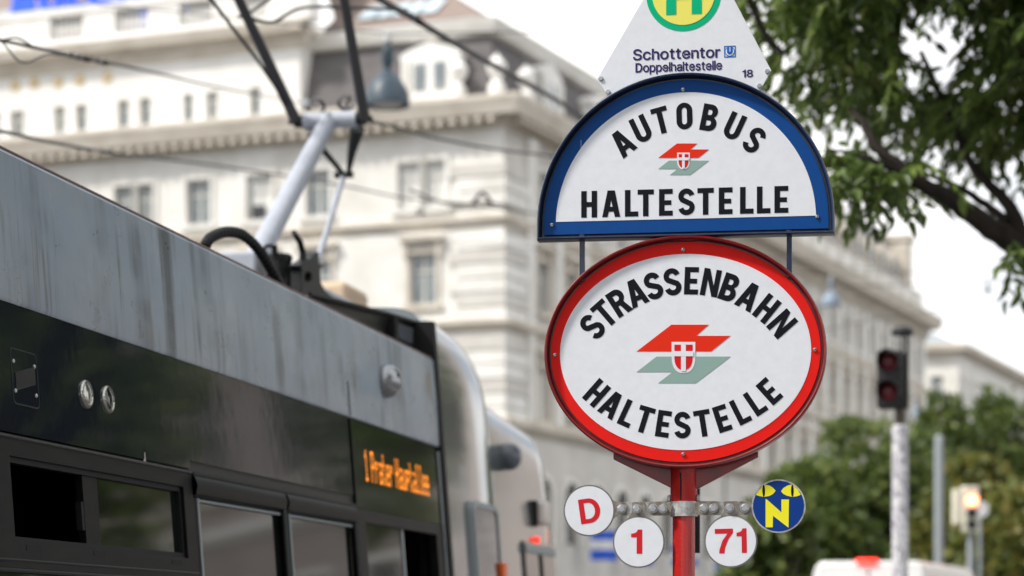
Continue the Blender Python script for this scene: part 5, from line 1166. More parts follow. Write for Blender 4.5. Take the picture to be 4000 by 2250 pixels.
_wcache = {}
def window(parent, fn, rot, u0, u1, z0, z1, pm='pane', kind='casement', inset=.22):
    """window = frame with casement bars, glass pane as its own piece; meshes are shared between equal sizes"""
    w, h = round(u1 - u0, 2), round(z1 - z0, 2)
    key = (w, h, kind)
    if key not in _wcache:
        b = MB(); t = .09
        def bx(a0, a1, c0, c1, y0=0.0, y1=.08): b.box(a0, a1, y0, y1, c0, c1)
        bx(-w/2, -w/2 + t, 0, h); bx(w/2 - t, w/2, 0, h); bx(-w/2 + t, w/2 - t, 0, t); bx(-w/2 + t, w/2 - t, h - t, h)
        if w > .7: bx(-.045, .045, t, h - t, -.01, .07)
        if h > 1.4: bx(-w/2 + t, w/2 - t, h*.64, h*.64 + .08, -.005, .075)
        p = MB(); p.box(-w/2 + t*.5, w/2 - t*.5, .085, .10, t*.5, h - t*.5)
        _wcache[key] = (b.mesh('window', M['sash']), {})
    fm, pms = _wcache[key]
    if pm not in pms:
        p = MB(); p.box(-w/2 + .045, w/2 - .045, .085, .10, .045, h - .045); pms[pm] = p.mesh('pane', M[pm])
    c = fn((u0 + u1) / 2, z0, inset)
    o = inst('window', fm, parent, c, (0, 0, rot))
    inst('pane', pms[pm], o)
    return o

def sweep_corner(b, prof, y_end, x_end, close=True):
    """moulding round the corner: prof = (out, z); runs along x=0 from y_end to 0 and along y=0 to x_end"""
    n = len(prof); vs = []
    for (o_, z) in prof: vs.append((-o_, y_end, z))
    for (o_, z) in prof: vs.append((-o_, -o_, z))
    for (o_, z) in prof: vs.append((x_end, -o_, z))
    fs = []
    for s_ in range(2):
        for i in range(n):
            j = (i + 1) % n
            fs.append((s_*n+i, s_*n+j, (s_+1)*n+j, (s_+1)*n+i))
    fs += [tuple(range(n)), tuple(2*n + i for i in reversed(range(n)))]
    b.add(vs, fs); return b
def sweep_line(b, prof, fn, u0, u1):
    n = len(prof); vs = [fn(u0, z, -o_) for o_, z in prof] + [fn(u1, z, -o_) for o_, z in prof]
    fs = [(i, (i+1) % n, n + (i+1) % n, n + i) for i in range(n)] + [tuple(range(n)), tuple(n + i for i in reversed(range(n)))]
    b.add(vs, fs); return b

fL = lambda u, z, i: (i, u, z)          # left front: u along local y, inward = +x
fR = lambda u, z, i: (u, i, z)          # right front: u along local x, inward = +y
ROT_L, ROT_R = R(-90), 0.0

corner_b = empty('corner_building', CORNER, BROT, label='cream stone corner palace with mansard roof behind the tram', category='building')
Y_END = FL(-260, 500)[0]
Y_W = FL(1172, 300)[0]                    # where the white attic wing ends
X_END = 36.0
ZC0 = FL(1176, 545)[1]                    # underside of the main cornice
ZC0 = 27.2
print('building', Y_END, Y_W, ZC0, FL(1013, 770), FL(1645, 705), FL(1645, 1085), FL(1155, 155), FL(500, 90))
# openings on the left front
top_px = [(448, 520, 715, 850), (535, 600, 705, 842), (730, 823, 715, 888), (963, 1064, 683, 860), (1195, 1290, 672, 850), (1553, 1640, 625, 793), (1657, 1742, 618, 786)]
holesL = []; winL = []
def hole_from_px(r, fn_):
    a = fn_((r[0]+r[1])/2, r[2]); c = fn_((r[0]+r[1])/2, r[3])
    u_a, u_b = fn_(r[0], r[3])[0], fn_(r[1], r[3])[0]
    return [min(u_a, u_b), max(u_a, u_b), c[1], a[1]]
zt0 = hole_from_px(top_px[3], FL)
for i, r in enumerate(top_px):
    h = hole_from_px(r, FL)
    h[2], h[3] = zt0[2], zt0[3]
    holesL.append(h); winL.append((h, 'blind' if i in (3, 5, 6) else 'pane'))
z2a, z2b = FL(1650, 1190)[1], FL(1650, 990)[1]
second = []
for r in ((448, 600), (730, 823), (963, 1064), (1195, 1290), (1600, 1705)):
    a_ = sorted((FL(r[0], 1085)[0], FL(r[1], 1085)[0])); 
    mid = (a_[0] + a_[1]) / 2
    h = [mid - .75, mid + .75, z2a, z2b]; holesL.append(h); winL.append((h, 'pane')); second.append(h)
# openings on the right front, four storeys
holesR = []; winR = []
rows_R = [(zt0[2], zt0[3], .62), (z2a, z2b, .72), (z2a - 5.6, z2b - 5.4, .75)]
xs_R = [5.2 + 3.9 * i for i in range(8)]
for z0, z1, hw in rows_R:
    for x in xs_R:
        h = [x - hw, x + hw, z0, z1]; holesR.append(h); winR.append((h, random.choice(('pane', 'pane', 'pane_dark', 'blind'))))
arch_R = []
for x in xs_R:
    h = [x - 1.0, x + 1.0, 6.2, 9.6]; holesR.append(h); arch_R.append(h)
b = MB(); wall_with_holes(b, fL, 0, Y_END, -.2, ZC0 + .2, holesL); b.build('wall', M['stone'], corner_b)
b = MB(); wall_with_holes(b, fR, 0, X_END, -.2, ZC0 + .2, holesR); b.build('wall', M['stone_grey'], corner_b)
b = MB(); b.box(.9, X_END, .9, Y_END, -.2, ZC0); b.build('core', M['stone_grey'], corner_b)
for h, pm in winL: window(corner_b, fL, ROT_L, *h, pm=pm)
for h, pm in winR: window(corner_b, fR, ROT_R, *h, pm=pm)
# the open casement: bright blind over a dark gap
hd = hole_from_px((978, 1030, 800, 865), FL)
b = MB(); bar(b, fL, hd[0], hd[1], hd[2] + .1, hd[3], .18, .21); b.build('open_casement', M['pane_dark'], corner_b)
# arched mezzanine windows on the right front
for h in arch_R:
    b = MB(); cx_ = (h[0] + h[1]) / 2
    b.prism([[(h[0] + .05, h[2])] + [(h[1] - .05, h[2])] + [(cx_ + .95*math.cos(R(t)), h[3] - .95 + .95*math.sin(R(t))) for t in range(0, 181, 20)]], lambda u, z, k_: (u, .22 + .08*k_, z))
    o = b.build('arched_window', M['sash'], corner_b)
    b = MB(); b.prism([[(h[0] + .17, h[2] + .12), (h[1] - .17, h[2] + .12)] + [(cx_ + .82*math.cos(R(t)), h[3] - .97 + .82*math.sin(R(t))) for t in range(0, 181, 20)]], lambda u, z, k_: (u, .20 + .02*k_, z)); b.build('pane', M['pane_dark'], o)
    b = MB(); b.prism([[(h[0]-.3, h[2]), (h[0], h[2])] + [(cx_ - 1.0*math.cos(R(t)), h[3] - 1.0 + 1.0*math.sin(R(t))) for t in range(0, 181, 20)] + [(h[1], h[2]), (h[1]+.3, h[2])] +
                       [(cx_ + 1.3*math.cos(R(t)), h[3] - 1.0 + 1.3*math.sin(R(t))) for t in range(0, 181, 20)]], lambda u, z, k_: (u, -.14 + .16*k_, z)); b.build('archivolt', M['stone'], o)
# surrounds: architrave, sill and hood over every window
def surround(parent, fn, h, hood='flat'):
    b = MB(); t = .22
    bar(b, fn, h[0]-t, h[0], h[2], h[3]+t, -.10, .02); bar(b, fn, h[1], h[1]+t, h[2], h[3]+t, -.10, .02); bar(b, fn, h[0], h[1], h[3], h[3]+t, -.10, .02)
    bar(b, fn, h[0]-.35, h[1]+.35, h[2]-.28, h[2], -.22, .02)
    if hood == 'flat':
        bar(b, fn, h[0]-.45, h[1]+.45, h[3]+.62, h[3]+.85, -.42, .02); bar(b, fn, h[0]-.3, h[1]+.3, h[3]+.42, h[3]+.62, -.26, .02)
        for s_ in (h[0]-.28, h[1]+.06): bar(b, fn, s_, s_+.22, h[3]-.15, h[3]+.42, -.24, .02)
    return b.build('window_surround', M['stone_warm'] if hood == 'flat' else M['stone'], parent)
for h in second: surround(corner_b, fL, h)
for h in holesL[:7]: surround(corner_b, fL, h, 'plain')
for i, (h, pm) in enumerate(winR): surround(corner_b, fR, h, 'flat' if i >= 8 else 'plain')
# string courses
def string_course(z, out, ht):
    b = MB(); sweep_corner(b, [(0.0, z), (out*.6, z + ht*.3), (out, z + ht*.6), (out, z + ht), (0.0, z + ht)], Y_END, X_END); return b.build('string_course', M['stone_warm'], corner_b)
string_course(zt0[2] - 1.15, .28, .55)
string_course(z2a - 1.5, .40, .6)
string_course(11.6, .45, .7)
# rusticated corner pier: one course after another
for i in range(34):
    z = .6 + i * .72
    if z > ZC0 - 2.2: break
    if z2a - 1.6 < z + .3 < z2a - .8 or zt0[2] - 1.4 < z + .3 < zt0[2] - .5: continue
    ln = 2.9 if i % 2 else 2.55
    lr = 2.6 if i % 2 else 2.95
    b = MB(); b.prism([[(-.16, -.16), (lr, -.16), (lr, .01), (.01, .01), (.01, ln), (-.16, ln)]], lambda x, y, k_: (x, y, z + (.66 if k_ else 0)))
    b.build('quoin_stone', M['stone'] if i % 3 else M['stone_grey'], corner_b, bevel=.03)
# pilasters between the bays of the right front
for i in range(9):
    x = 3.25 + 3.9 * i
    b = MB(); bar(b, fR, x - .42, x + .42, 12.4, ZC0 - 1.0, -.22, .02); bar(b, fR, x - .55, x + .55, ZC0 - 1.0, ZC0 - .5, -.32, .02); b.build('pilaster', M['stone'], corner_b)
# main cornice with modillions
b = MB(); sweep_corner(b, [(0, ZC0 - .5), (.15, ZC0 - .45), (.25, ZC0), (1.05, ZC0 + .02), (1.15, ZC0 + .35), (1.3, ZC0 + .75), (1.3, ZC0 + .95), (0, ZC0 + 1.15)], Y_END, X_END)
cor = b.build('cornice', M['stone_warm'], corner_b)
mm = MB().box(-.95, 0.0, -.17, .17, -.34, 0.0).mesh('modillion', M['stone_warm'])
dy = .62 / .9
yy = .35
while yy < Y_END - 1:
    inst('modillion', mm, cor, (-.02, yy, ZC0 + .015)); yy += dy
xx = .35
while xx < X_END - .5:
    inst('modillion', mm, cor, (xx, -.02, ZC0 + .015), (0, 0, R(90))); xx += dy * 1.15
ZM0 = ZC0 + 1.15
# --- white attic wing on the left with paired windows
ZA = FL(1150, 168)[1]                    # foot of its cornice
att_px = [(-45, 0, 440, 590), (40, 93, 430, 580), (210, 254, 414, 562), (295, 337, 409, 553), (458, 502, 394, 541), (544, 588, 378, 530), (715, 753, 363, 515), (803, 850, 357, 510), (974, 1017, 337, 486)]
hA = []
zA0, zA1 = FL(520, 535)[1], FL(520, 388)[1]
for r in att_px:
    h = hole_from_px(r, FL); hA.append([h[0], h[1], max(zA0, ZM0 + .15), zA1])
b = MB(); wall_with_holes(b, fL, Y_W, Y_END, ZM0 - .1, ZA + .3, hA, .35)
b.add([(0, Y_W, ZM0 - .1), (9, Y_W, ZM0 - .1), (9, Y_W, ZA + .3), (0, Y_W, ZA + .3)], [(0, 1, 2, 3)])
attic = b.build('attic_wall', M['stone_white'], corner_b)
for h in hA: window(corner_b, fL, ROT_L, *h, pm='pane')
medal = MB().lathe([(.30, -.06), (.34, -.10), (.28, -.14), (.0, -.16)], 16, Matrix.Rotation(R(90), 4, 'Y')).mesh('medallion', mat('medallion', (0.62, 0.50, 0.30), 0.7), True)
for px_, py_ in ((60, 335), (135, 325), (228, 322), (312, 313), (420, 303)):
    y_, z_ = FL(px_, py_); inst('medallion', medal, attic, (0.08, y_, z_))
fLw = fL
b = MB(); sweep_line(b, [(0, ZA - .3), (.25, ZA), (.3, ZA + .35), (.85, ZA + .45), (1.0, ZA + .95), (0, ZA + 1.1)], fL, Y_W - .5, Y_END)
b.box(-.95, 9, Y_W - .5, Y_W + .1, ZA + .45, ZA + .9); b.build('attic_cornice', M['stone_warm'], corner_b)
# balustrade above it: piers, rails and single balusters
ZP = ZA + 1.1
bal = empty('balustrade', (0, 0, 0)); bal.parent = corner_b
bm_ = MB().lathe([(.10, 0), (.10, .1), (.06, .2), (.13, .55), (.06, 1.0), (.10, 1.15), (.10, 1.25)], 10).mesh('baluster', M['stone_white'], True)
b = MB(); bar(b, fL, Y_W - .2, Y_END, ZP, ZP + .35, -.35, .35); b.build('plinth', M['stone_white'], bal)
b = MB(); bar(b, fL, Y_W - .2, Y_END, ZP + 1.6, ZP + 2.0, -.38, .38); b.build('handrail', M['stone_white'], bal)
gaps = [(204, 336), (458, 590), (710, 840), (965, 1090)]
edges = [Y_W - .2]
for a_, c_ in reversed(gaps):
    ya, yb = FL(c_, 130)[0], FL(a_, 130)[0]
    b = MB(); bar(b, fL, edges[-1], ya, ZP + .35, ZP + 1.6, -.3, .3); b.build('pier', M['stone_white'], bal)
    n = 7
    for i in range(n): inst('baluster', bm_, bal, (0, ya + (yb - ya) * (i + .5) / n, ZP + .35))
    edges.append(yb)
b = MB(); bar(b, fL, edges[-1], Y_END, ZP + .35, ZP + 1.6, -.3, .3); b.build('pier', M['stone_white'], bal)
# roof behind it and the lettering on stilts
b = MB(); b.add([(.5, Y_W, ZP + 2.0), (.5, Y_END, ZP + 2.0), (2.2, Y_END, ZP + 3.0), (2.2, Y_W, ZP + 3.0)], [(0, 1, 2, 3)]); b.box(.45, .6, Y_W, Y_END, ZP, ZP + 2.0); b.build('gutter_roof', M['zinc_roof'], corner_b)
b = MB(); b.add([(2.2, Y_W, ZP + 3.0), (2.2, Y_END, ZP + 3.0), (9, Y_END, ZP + 7), (9, Y_W, ZP + 7), (16, Y_END, ZP + 7), (16, Y_W, ZP + 7)], [(0, 1, 2, 3), (3, 2, 4, 5)])
b.add([(2.2, Y_W, ZP + 3.0), (9, Y_W, ZP + 7), (9, Y_W, ZM0)], [(0, 1, 2)]); b.build('attic_roof', M['roof_brown'], corner_b)
# rounded parapet end
yg = FL(1150, 90)[0]
b = MB(); b.prism([[(yg - 1.1, ZP)] + [(yg + .1 + 1.2*math.cos(R(t)), ZP + 1.0 + 1.6*math.sin(R(t))) for t in range(180, -1, -15)] + [(yg + 1.3, ZP)]], lambda y, z, k_: (-.45 + 1.2*k_, y, z)); b.build('gable_end', M['stone_white'], corner_b)
# --- slate mansard over the rest
ZK = FL(1700, 105)[1]                     # break of the mansard
def mansard(prof, m, name, yend, xend):
    b = MB(); vs = []
    for (s_, z) in prof: vs.append((s_, yend, z))
    for (s_, z) in prof: vs.append((s_, s_, z))
    for (s_, z) in prof: vs.append((xend, s_, z))
    n = len(prof); fs = []
    for q_ in range(2):
        for i in range(n - 1): fs.append((q_*n+i, q_*n+i+1, (q_+1)*n+i+1, (q_+1)*n+i))
    b.add(vs, fs); return b.build(name, m, corner_b)
mansard([(.3, ZM0 - .1), (.5, ZM0 + .6), (1.5, ZK)], M['slate'], 'mansard_roof', Y_W, X_END)
b = MB(); sweep_corner(b, [(-1.6, ZK - .35), (-1.0, ZK - .25), (-.85, ZK + .1), (-.75, ZK + .45), (-1.9, ZK + .55)], Y_W, X_END); b.build('mansard_cornice', M['stone'], corner_b)
mansard([(1.4, ZK + .5), (2.2, ZK + .9)], M['zinc_roof'], 'gutter_roof', Y_W, X_END)
mansard([(2.2, ZK + .9), (7.5, ZK + 4.6), (8, ZK + 4.6), (15, ZK + 4.6)], M['roof_brown'], 'upper_roof', Y_W, X_END)
# roof lights
for i in range(5):
    y_ = FL(1330 + 58*i, 70)[0]
    b = MB(); b.add([(3.0, y_ - .6, ZK + 1.62), (3.0, y_ + .6, ZK + 1.62), (4.6, y_ + .6, ZK + 2.72), (4.6, y_ - .6, ZK + 2.72)], [(0, 1, 2, 3)]); b.build('roof_light', mat('roof_light_%d' % i, (0.50, 0.60, 0.66), 0.15) if i == 0 else bpy.data.materials['roof_light_0'], corner_b)
# dormers
def dormer(fn, rot, c, w, zb_, ht):
    root = MB(); hw = w / 2
    P_ = [(c-hw, zb_), (c+hw, zb_), (c+hw, zb_+ht*.74), (c+hw+.12, zb_+ht*.76), (c+hw+.12, zb_+ht*.81), (c+hw*.7, zb_+ht*.90), (c, zb_+ht), (c-hw*.7, zb_+ht*.90), (c-hw-.12, zb_+ht*.81), (c-hw-.12, zb_+ht*.76), (c-hw, zb_+ht*.74)]
    root.prism([P_], lambda u, z, k_: fn(u, z, .15 + 2.0*k_))
    o = root.build('dormer', M['stone_white'], corner_b)
    for s_ in (-1, 1):
        b = MB(); bar(b, fn, c + s_*.55 - .32, c + s_*.55 + .32, zb_ + ht*.22, zb_ + ht*.66, .10, .30); b.build('dormer_window', M['pane'], o)
    for s_ in (-1, 1):
        b = MB(); bar(b, fn, c + s_*hw - s_*.18 - .18, c + s_*hw - s_*.18 + .18, zb_, zb_ + ht*.74, .02, .3); b.build('dormer_pilaster', M['stone'], o)
ya = FL(1675, 300)[0]
zd0 = FL(1675, 418)[1]; zd1 = FL(1675, 172)[1]
dormer(fL, ROT_L, ya, 3.1, ZM0 - .1, 3.15)
for x in (6.8, 14.6, 22.4, 30.2): dormer(fR, ROT_R, x, 2.9, ZM0 - .1, 3.1)
# urn pedestals at the corner
urn = MB().lathe([(.42, 0), (.42, .5), (.30, .6), (.20, .75), (.48, 1.25), (.50, 1.5), (.30, 1.75), (.12, 1.95), (0, 2.1)], 16).mesh('urn', M['stone_white'], True)
for y_, x_ in ((.3, -.2), (2.4, -.2), (-.2, 2.4)):
    inst('urn', urn, corner_b, (x_, y_, ZM0 - .05))

# blue lettering on the roof, each on white stilts
SGN_X = 2.0
def roof_letter(px_, loops_w, label, z0):
    y_, _ = FL(px_, 60)
    o = MB(); w, loops = loops_w
    for lp in [loops]:
        o.prism([[(y_ - (p[0]-w/2)*2.6, z0 + p[1]*2.6) for p in l] for l in lp], lambda u, z, k_: (SGN_X - 1.7 + .25*k_, u, z))
    ob = o.build('roof_letter', M['letter_blue'], None); ob.location = CORNER; ob.rotation_euler = (0, 0, BROT)
    ob['label'] = label; ob['category'] = 'letter'; ob['group'] = 'blue roof letters'
    for s_ in (-.4, .4):
        s2 = MB(); s2.box(SGN_X - 1.55, SGN_X - 1.40, y_ + s_ - .09, y_ + s_ + .09, ZP + 1.9, z0 + .1); s2.build('stilt', M['flag_white'], ob)
zl = FL(200, 62)[1]
roof_letter(75, din_letter('A'), 'blue roof letter A at the far left above the balustrade', zl)
roof_letter(185, din_letter('O'), 'round blue roof letter O right of the letter A', FL(185, 52)[1])
roof_letter(285, din_letter('L'), 'blue roof letter L between the round letter and the plain stilts', FL(285, 40)[1])
roof_letter(375, din_letter('U'), 'blue roof letter U beside the blue emblem', FL(375, 22)[1])
roof_letter(490, din_letter('H'), 'blue roof letter H right of the U', FL(490, 34)[1])
y_, z_ = FL(620, 52)
o = MB().prism([[(y_ + a_, z_ + c_) for a_, c_ in ((-1.5, .1), (-1.2, -.35), (-.2, -.5), (1.3, -.5), (1.35, .8), (.6, 1.4), (-.9, 1.2))], [(y_ + .5 + .32*math.cos(R(t)), z_ + .5 + .32*math.sin(R(t))) for t in range(0, 360, 30)]],
               lambda u, z, k_: (SGN_X - 1.7 + .25*k_, u, z)).build('roof_emblem', M['letter_blue'], None)
o.location = CORNER; o.rotation_euler = (0, 0, BROT); o['label'] = 'blue rooftop emblem at the right end of the roof lettering'; o['category'] = 'emblem'
MB().box(SGN_X - 1.55, SGN_X - 1.40, y_ - .1, y_ + .1, ZP + 1.9, z_ - .45).build('stilt', M['flag_white'], o)

# --- the next palace along the street
X2 = 36.3; X2E = FR(3600, 1500)[0]
print('street building', X2E)
sb = empty('street_building', CORNER + E_R * X2, BROT, label='long grey stone palace with slate mansard behind the red oval board', category='building')
L2 = X2E - X2
nb = int(L2 // 3.9)
xs2 = [2.2 + 3.9 * i for i in range(nb)]
holes = []; 
for z0, z1, hw in rows_R:
    for x in xs2: holes.append([x - hw, x + hw, z0, z1])
for x in xs2: holes.append([x - .95, x + .95, 6.2, 9.4])
b = MB(); wall_with_holes(b, fR, 0, L2, -.2, ZC0 + .2, holes); b.build('wall', M['stone_grey'], sb)
b = MB(); b.box(0, L2, .9, 26, -.2, ZC0); b.box(L2 - .25, L2, .02, .9, -.2, ZC0); b.build('core', M['stone_grey'], sb)
for i, h in enumerate(holes):
    window(sb, fR, ROT_R, *h, pm=random.choice(('pane', 'pane', 'pane_dark', 'blind')) if i < 3*nb else 'pane_dark')
    surround(sb, fR, h, 'flat' if nb <= i < 3*nb else 'plain')
for z, o_, t_ in ((zt0[2] - 1.15, .28, .55), (z2a - 1.5, .40, .6), (11.6, .55, .8)):
    b = MB(); sweep_line(b, [(0, z), (o_*.6, z + t_*.3), (o_, z + t_*.6), (o_, z + t_), (0, z + t_)], fR, 0, L2 + .4); b.build('string_course', M['stone_warm'], sb)
b = MB(); sweep_line(b, [(0, ZC0 - .8), (.3, ZC0 - .5), (.4, ZC0), (1.3, ZC0 + .05), (1.5, ZC0 + .6), (1.6, ZC0 + .95), (0, ZC0 + 1.15)], fR, 0, L2 + 1.4)
cor2 = b.build('cornice', M['stone_warm'], sb)
# attic parapet with panels, then the mansard pavilion
b = MB(); bar(b, fR, 0, L2, ZC0 + 1.0, ZC0 + 3.0, -.1, .7); b.build('parapet', M['stone_grey'], sb)
for i in range(nb):
    b = MB(); bar(b, fR, xs2[i] - 1.2, xs2[i] + 1.2, ZC0 + 1.4, ZC0 + 2.6, -.18, -.08); b.build('parapet_panel', M['stone'], sb)
LM = L2 - 3.0
b = MB(); b.prism([[(1.2, ZC0 + 2.8), (2.6, ZC0 + 7.6), (4.5, ZC0 + 8.6), (9, ZC0 + 8.6), (12, ZC0 + 2.8)]], lambda y, z, k_: ((LM if k_ else 0.2) - (.9 if k_ and z > ZC0 + 3 else 0), y, z)); b.build('mansard_roof', M['slate_blue'], sb)
for i in range(nb - 1):
    x = xs2[i] + .2
    b = MB(); b.prism([[(x - .9, ZC0 + 3.0), (x + .9, ZC0 + 3.0), (x + .9, ZC0 + 5.2), (x, ZC0 + 6.0), (x - .9, ZC0 + 5.2)]], lambda u, z, k_: (u, 1.0 + 1.4*k_, z)); o = b.build('dormer', M['stone_warm'], sb)
    b = MB(); bar(b, fR, x - .5, x + .5, ZC0 + 3.4, ZC0 + 5.0, .94, 1.05); b.build('dormer_window', M['pane_dark'], o)
    b = MB(); b.lathe([(.35, 0), (.35, .5), (.12, .8), (0, 1.6)], 10, Matrix.Translation((x + 1.9, 3.2, ZC0 + 8.4))); b.build('finial', M['slate_blue'], sb)
b = MB(); b.box(LM + .3, LM + 2.2, .6, 3.2, ZC0 + 2.5, ZC0 + 7.2); b.box(LM + .1, LM + 2.4, .4, 3.4, ZC0 + 7.2, ZC0 + 7.7); b.build('chimney', M['stone_warm'], sb)
for i in range(nb + 1):
    x = .25 + 3.9 * i
    b = MB(); bar(b, fR, x - .4, x + .4, 12.6, ZC0 - .9, -.2, .02); b.build('pilaster', M['stone'], sb)

# --- third block beyond the side street
X3 = FR(3745, 1700)[0]; print('x3', X3)
tb = empty('far_building', CORNER + E_R * X3, BROT, label='pale plain block at the far end of the street above the trees', category='building')
Z3 = FR(3745, 1352)[1]
L3 = 46.0; n3 = 11
holes = []
for z0, z1 in ((Z3 - 5.2, Z3 - 2.6), (Z3 - 10, Z3 - 7.2), (Z3 - 15, Z3 - 12)):
    for i in range(n3): holes.append([2.0 + 3.9*i - .65, 2.0 + 3.9*i + .65, z0, z1])
b = MB(); wall_with_holes(b, fR, 0, L3, -.2, Z3, holes)
b.build('wall', M['stone'], tb)
hs3 = [[2.0 + 3.9*i - .6, 2.0 + 3.9*i + .6, z0, z1] for i in range(3) for z0, z1 in ((Z3 - 5.2, Z3 - 2.6), (Z3 - 10, Z3 - 7.2))]
b = MB(); wall_with_holes(b, fL, 0, 24, -.2, Z3, hs3); b.build('wall', M['stone'], tb)
b = MB(); b.box(.8, L3, .8, 24, -.2, Z3 - .1); b.build('core', M['stone'], tb)
for h in holes: window(tb, fR, ROT_R, *h)
for h in hs3: window(tb, fL, ROT_L, *h)
b = MB(); sweep_corner(b, [(0, Z3 - .9), (.25, Z3 - .6), (.9, Z3 - .4), (1.0, Z3 + .1), (0, Z3 + .3)], 24, L3); b.build('cornice', M['stone_warm'], tb)
b = MB(); b.add([(0, 0, Z3 + .2), (L3, 0, Z3 + .2), (L3, 6, Z3 + 3.2), (6, 6, Z3 + 3.2), (0, 24, Z3 + .2), (6, 18, Z3 + 3.2), (L3, 18, Z3 + 3.2)], [(0, 1, 2, 3), (0, 3, 5, 4), (3, 2, 6, 5)]); b.build('roof', M['zinc_roof'], tb)

# --- pink-beige block on the right side of the street (outside the frame; the tram's glass mirrors it)
pb = empty('opposite_building', (17.0, 52, 0), R(20), label='pinkish stone block on the right side of the street, mirrored in the tram glass', category='building')
holes = []
for z0, z1 in ((17.5, 20), (12.5, 15.2), (7.5, 10.2), (1.0, 5.0)):
    for i in range(13): holes.append([1.6 + 2.7*i - .62, 1.6 + 2.7*i + .62, z0, z1])
b = MB(); wall_with_holes(b, fR, 0, 36, -.2, 23, holes); b.build('wall', M['stone_pink'], pb)
b = MB(); b.box(0, 36, .7, 7, -.2, 22.9); b.box(0, .3, .01, .7, -.2, 22.9); b.build('core', M['stone_pink'], pb)
for h in holes:
    window(pb, fR, ROT_R, *h, pm='pane_dark')
    surround(pb, fR, h, 'flat' if h[2] > 6 else 'plain')
for z in (6.2, 11.4, 16.3):
    b = MB(); sweep_line(b, [(0, z), (.3, z + .2), (.3, z + .5), (0, z + .5)], fR, 0, 36); b.build('string_course', M['stone_white'], pb)
b = MB(); sweep_line(b, [(0, 22), (.9, 22.4), (1, 23), (0, 23.3)], fR, 0, 36); b.build('cornice', M['stone_warm'], pb)
b = MB(); b.add([(0, 0, 23.2), (36, 0, 23.2), (36, 3.5, 26), (0, 3.5, 26), (0, 7, 23.2), (36, 7, 23.2)], [(0, 1, 2, 3), (3, 2, 5, 4)]); b.build('roof', M['slate'], pb)

# ------------------------------------------------------------------ banners on the corner building
def banner(px_, py0, py1, label):
    x, z1 = FR(px_, py0); _, z0 = FR(px_, py1)
    r = empty('banner', CORNER + E_R * x + E_L * -1.6 + Vector((0, 0, z0)), R(12), label=label, category='banner', group='blue and white banners')
    hh_ = z1 - z0
    def cloth(a0, a1):
        b = MB(); n = 8; vs = []
        for i in range(n + 1):
            for zz in (a0, a1): vs.append((-.75 + 1.5*i/n, .06*math.sin(i*1.3), hh_*zz))
        b.add(vs, [(2*i, 2*i+2, 2*i+3, 2*i+1) for i in range(n)]); b.v += [(x_, y_ + .02, z_) for x_, y_, z_ in b.v[:]]
        m0 = (n+1)*2; b.f += [tuple(m0 + q for q in reversed(f)) for f in b.f[:n]]; return b
    cloth(.68, 1.0).build('upper_field', M['flag_blue'], r); cloth(.36, .68).build('middle_field', M['flag_white'], r); cloth(0, .36).build('lower_field', M['flag_blue'], r)
    MB().tube([(0, .05, hh_), (-.0, 1.3, hh_ + .1)], .04, 8).build('staff', M['steel_grey'], r)
    MB().tube([(-.8, .03, hh_), (.8, .03, hh_)], .035, 8).build('crossbar', M['steel_grey'], r)
banner(2250, 2075, 2190, 'blue and white banner hanging just below the D disc')
banner(2395, 2105, 2210, 'blue and white banner between the D disc and the 1 disc')
banner(2572, 2130, 2215, 'blue and white banner between the 1 disc and the red pole')
banner(2738, 2160, 2225, 'blue and white banner just right of the red pole')

# ------------------------------------------------------------------ trees
rng = np.random.default_rng(11)
def leaf_mesh_arrays(pos, axis, side, ln, wd, fold=.25):
    """two folded quads per leaf; arrays of shape (n, 3)"""
    n = len(pos); up = np.cross(side, axis)
    ln = ln[:, None]; wd = wd[:, None]
    base = pos; tip = pos + axis * ln - up * ln * .12
    m1 = pos + axis * ln * .30; m2 = pos + axis * ln * .68 - up * ln * .03
    r1 = m1 + side * wd * .5 + up * wd * fold; r2 = m2 + side * wd * .36 + up * wd * fold * .7
    l1 = m1 - side * wd * .5 + up * wd * fold; l2 = m2 - side * wd * .36 + up * wd * fold * .7
    v = np.stack([base, r1, r2, tip, l2, l1], 1).reshape(-1, 3)
    i = np.arange(n)[:, None] * 6
    f = np.concatenate([i + np.array([[0, 1, 2, 3]]), i + np.array([[0, 3, 4, 5]])], 0)
    return v, f
def fast_mesh(name, v, f, m):
    me = bpy.data.meshes.new(name)
    me.vertices.add(len(v)); me.vertices.foreach_set('co', v.astype(np.float32).ravel())
    me.loops.add(f.size); me.loops.foreach_set('vertex_index', f.astype(np.int32).ravel())
    me.polygons.add(len(f)); me.polygons.foreach_set('loop_start', np.arange(0, f.size, f.shape[1], dtype=np.int32))
    me.update(calc_edges=True); me.materials.append(m); return me
def unit(a): return a / np.maximum(np.linalg.norm(a, axis=1, keepdims=True), 1e-9)

def value_noise(P, freq, seed):
    """cheap smooth noise for clumping"""
    r = np.random.default_rng(seed); k = r.normal(size=(10, 3)) * freq; ph = r.uniform(0, 6.28, 10)
    return np.sin(P @ k.T + ph).sum(1) / 10 ** .5

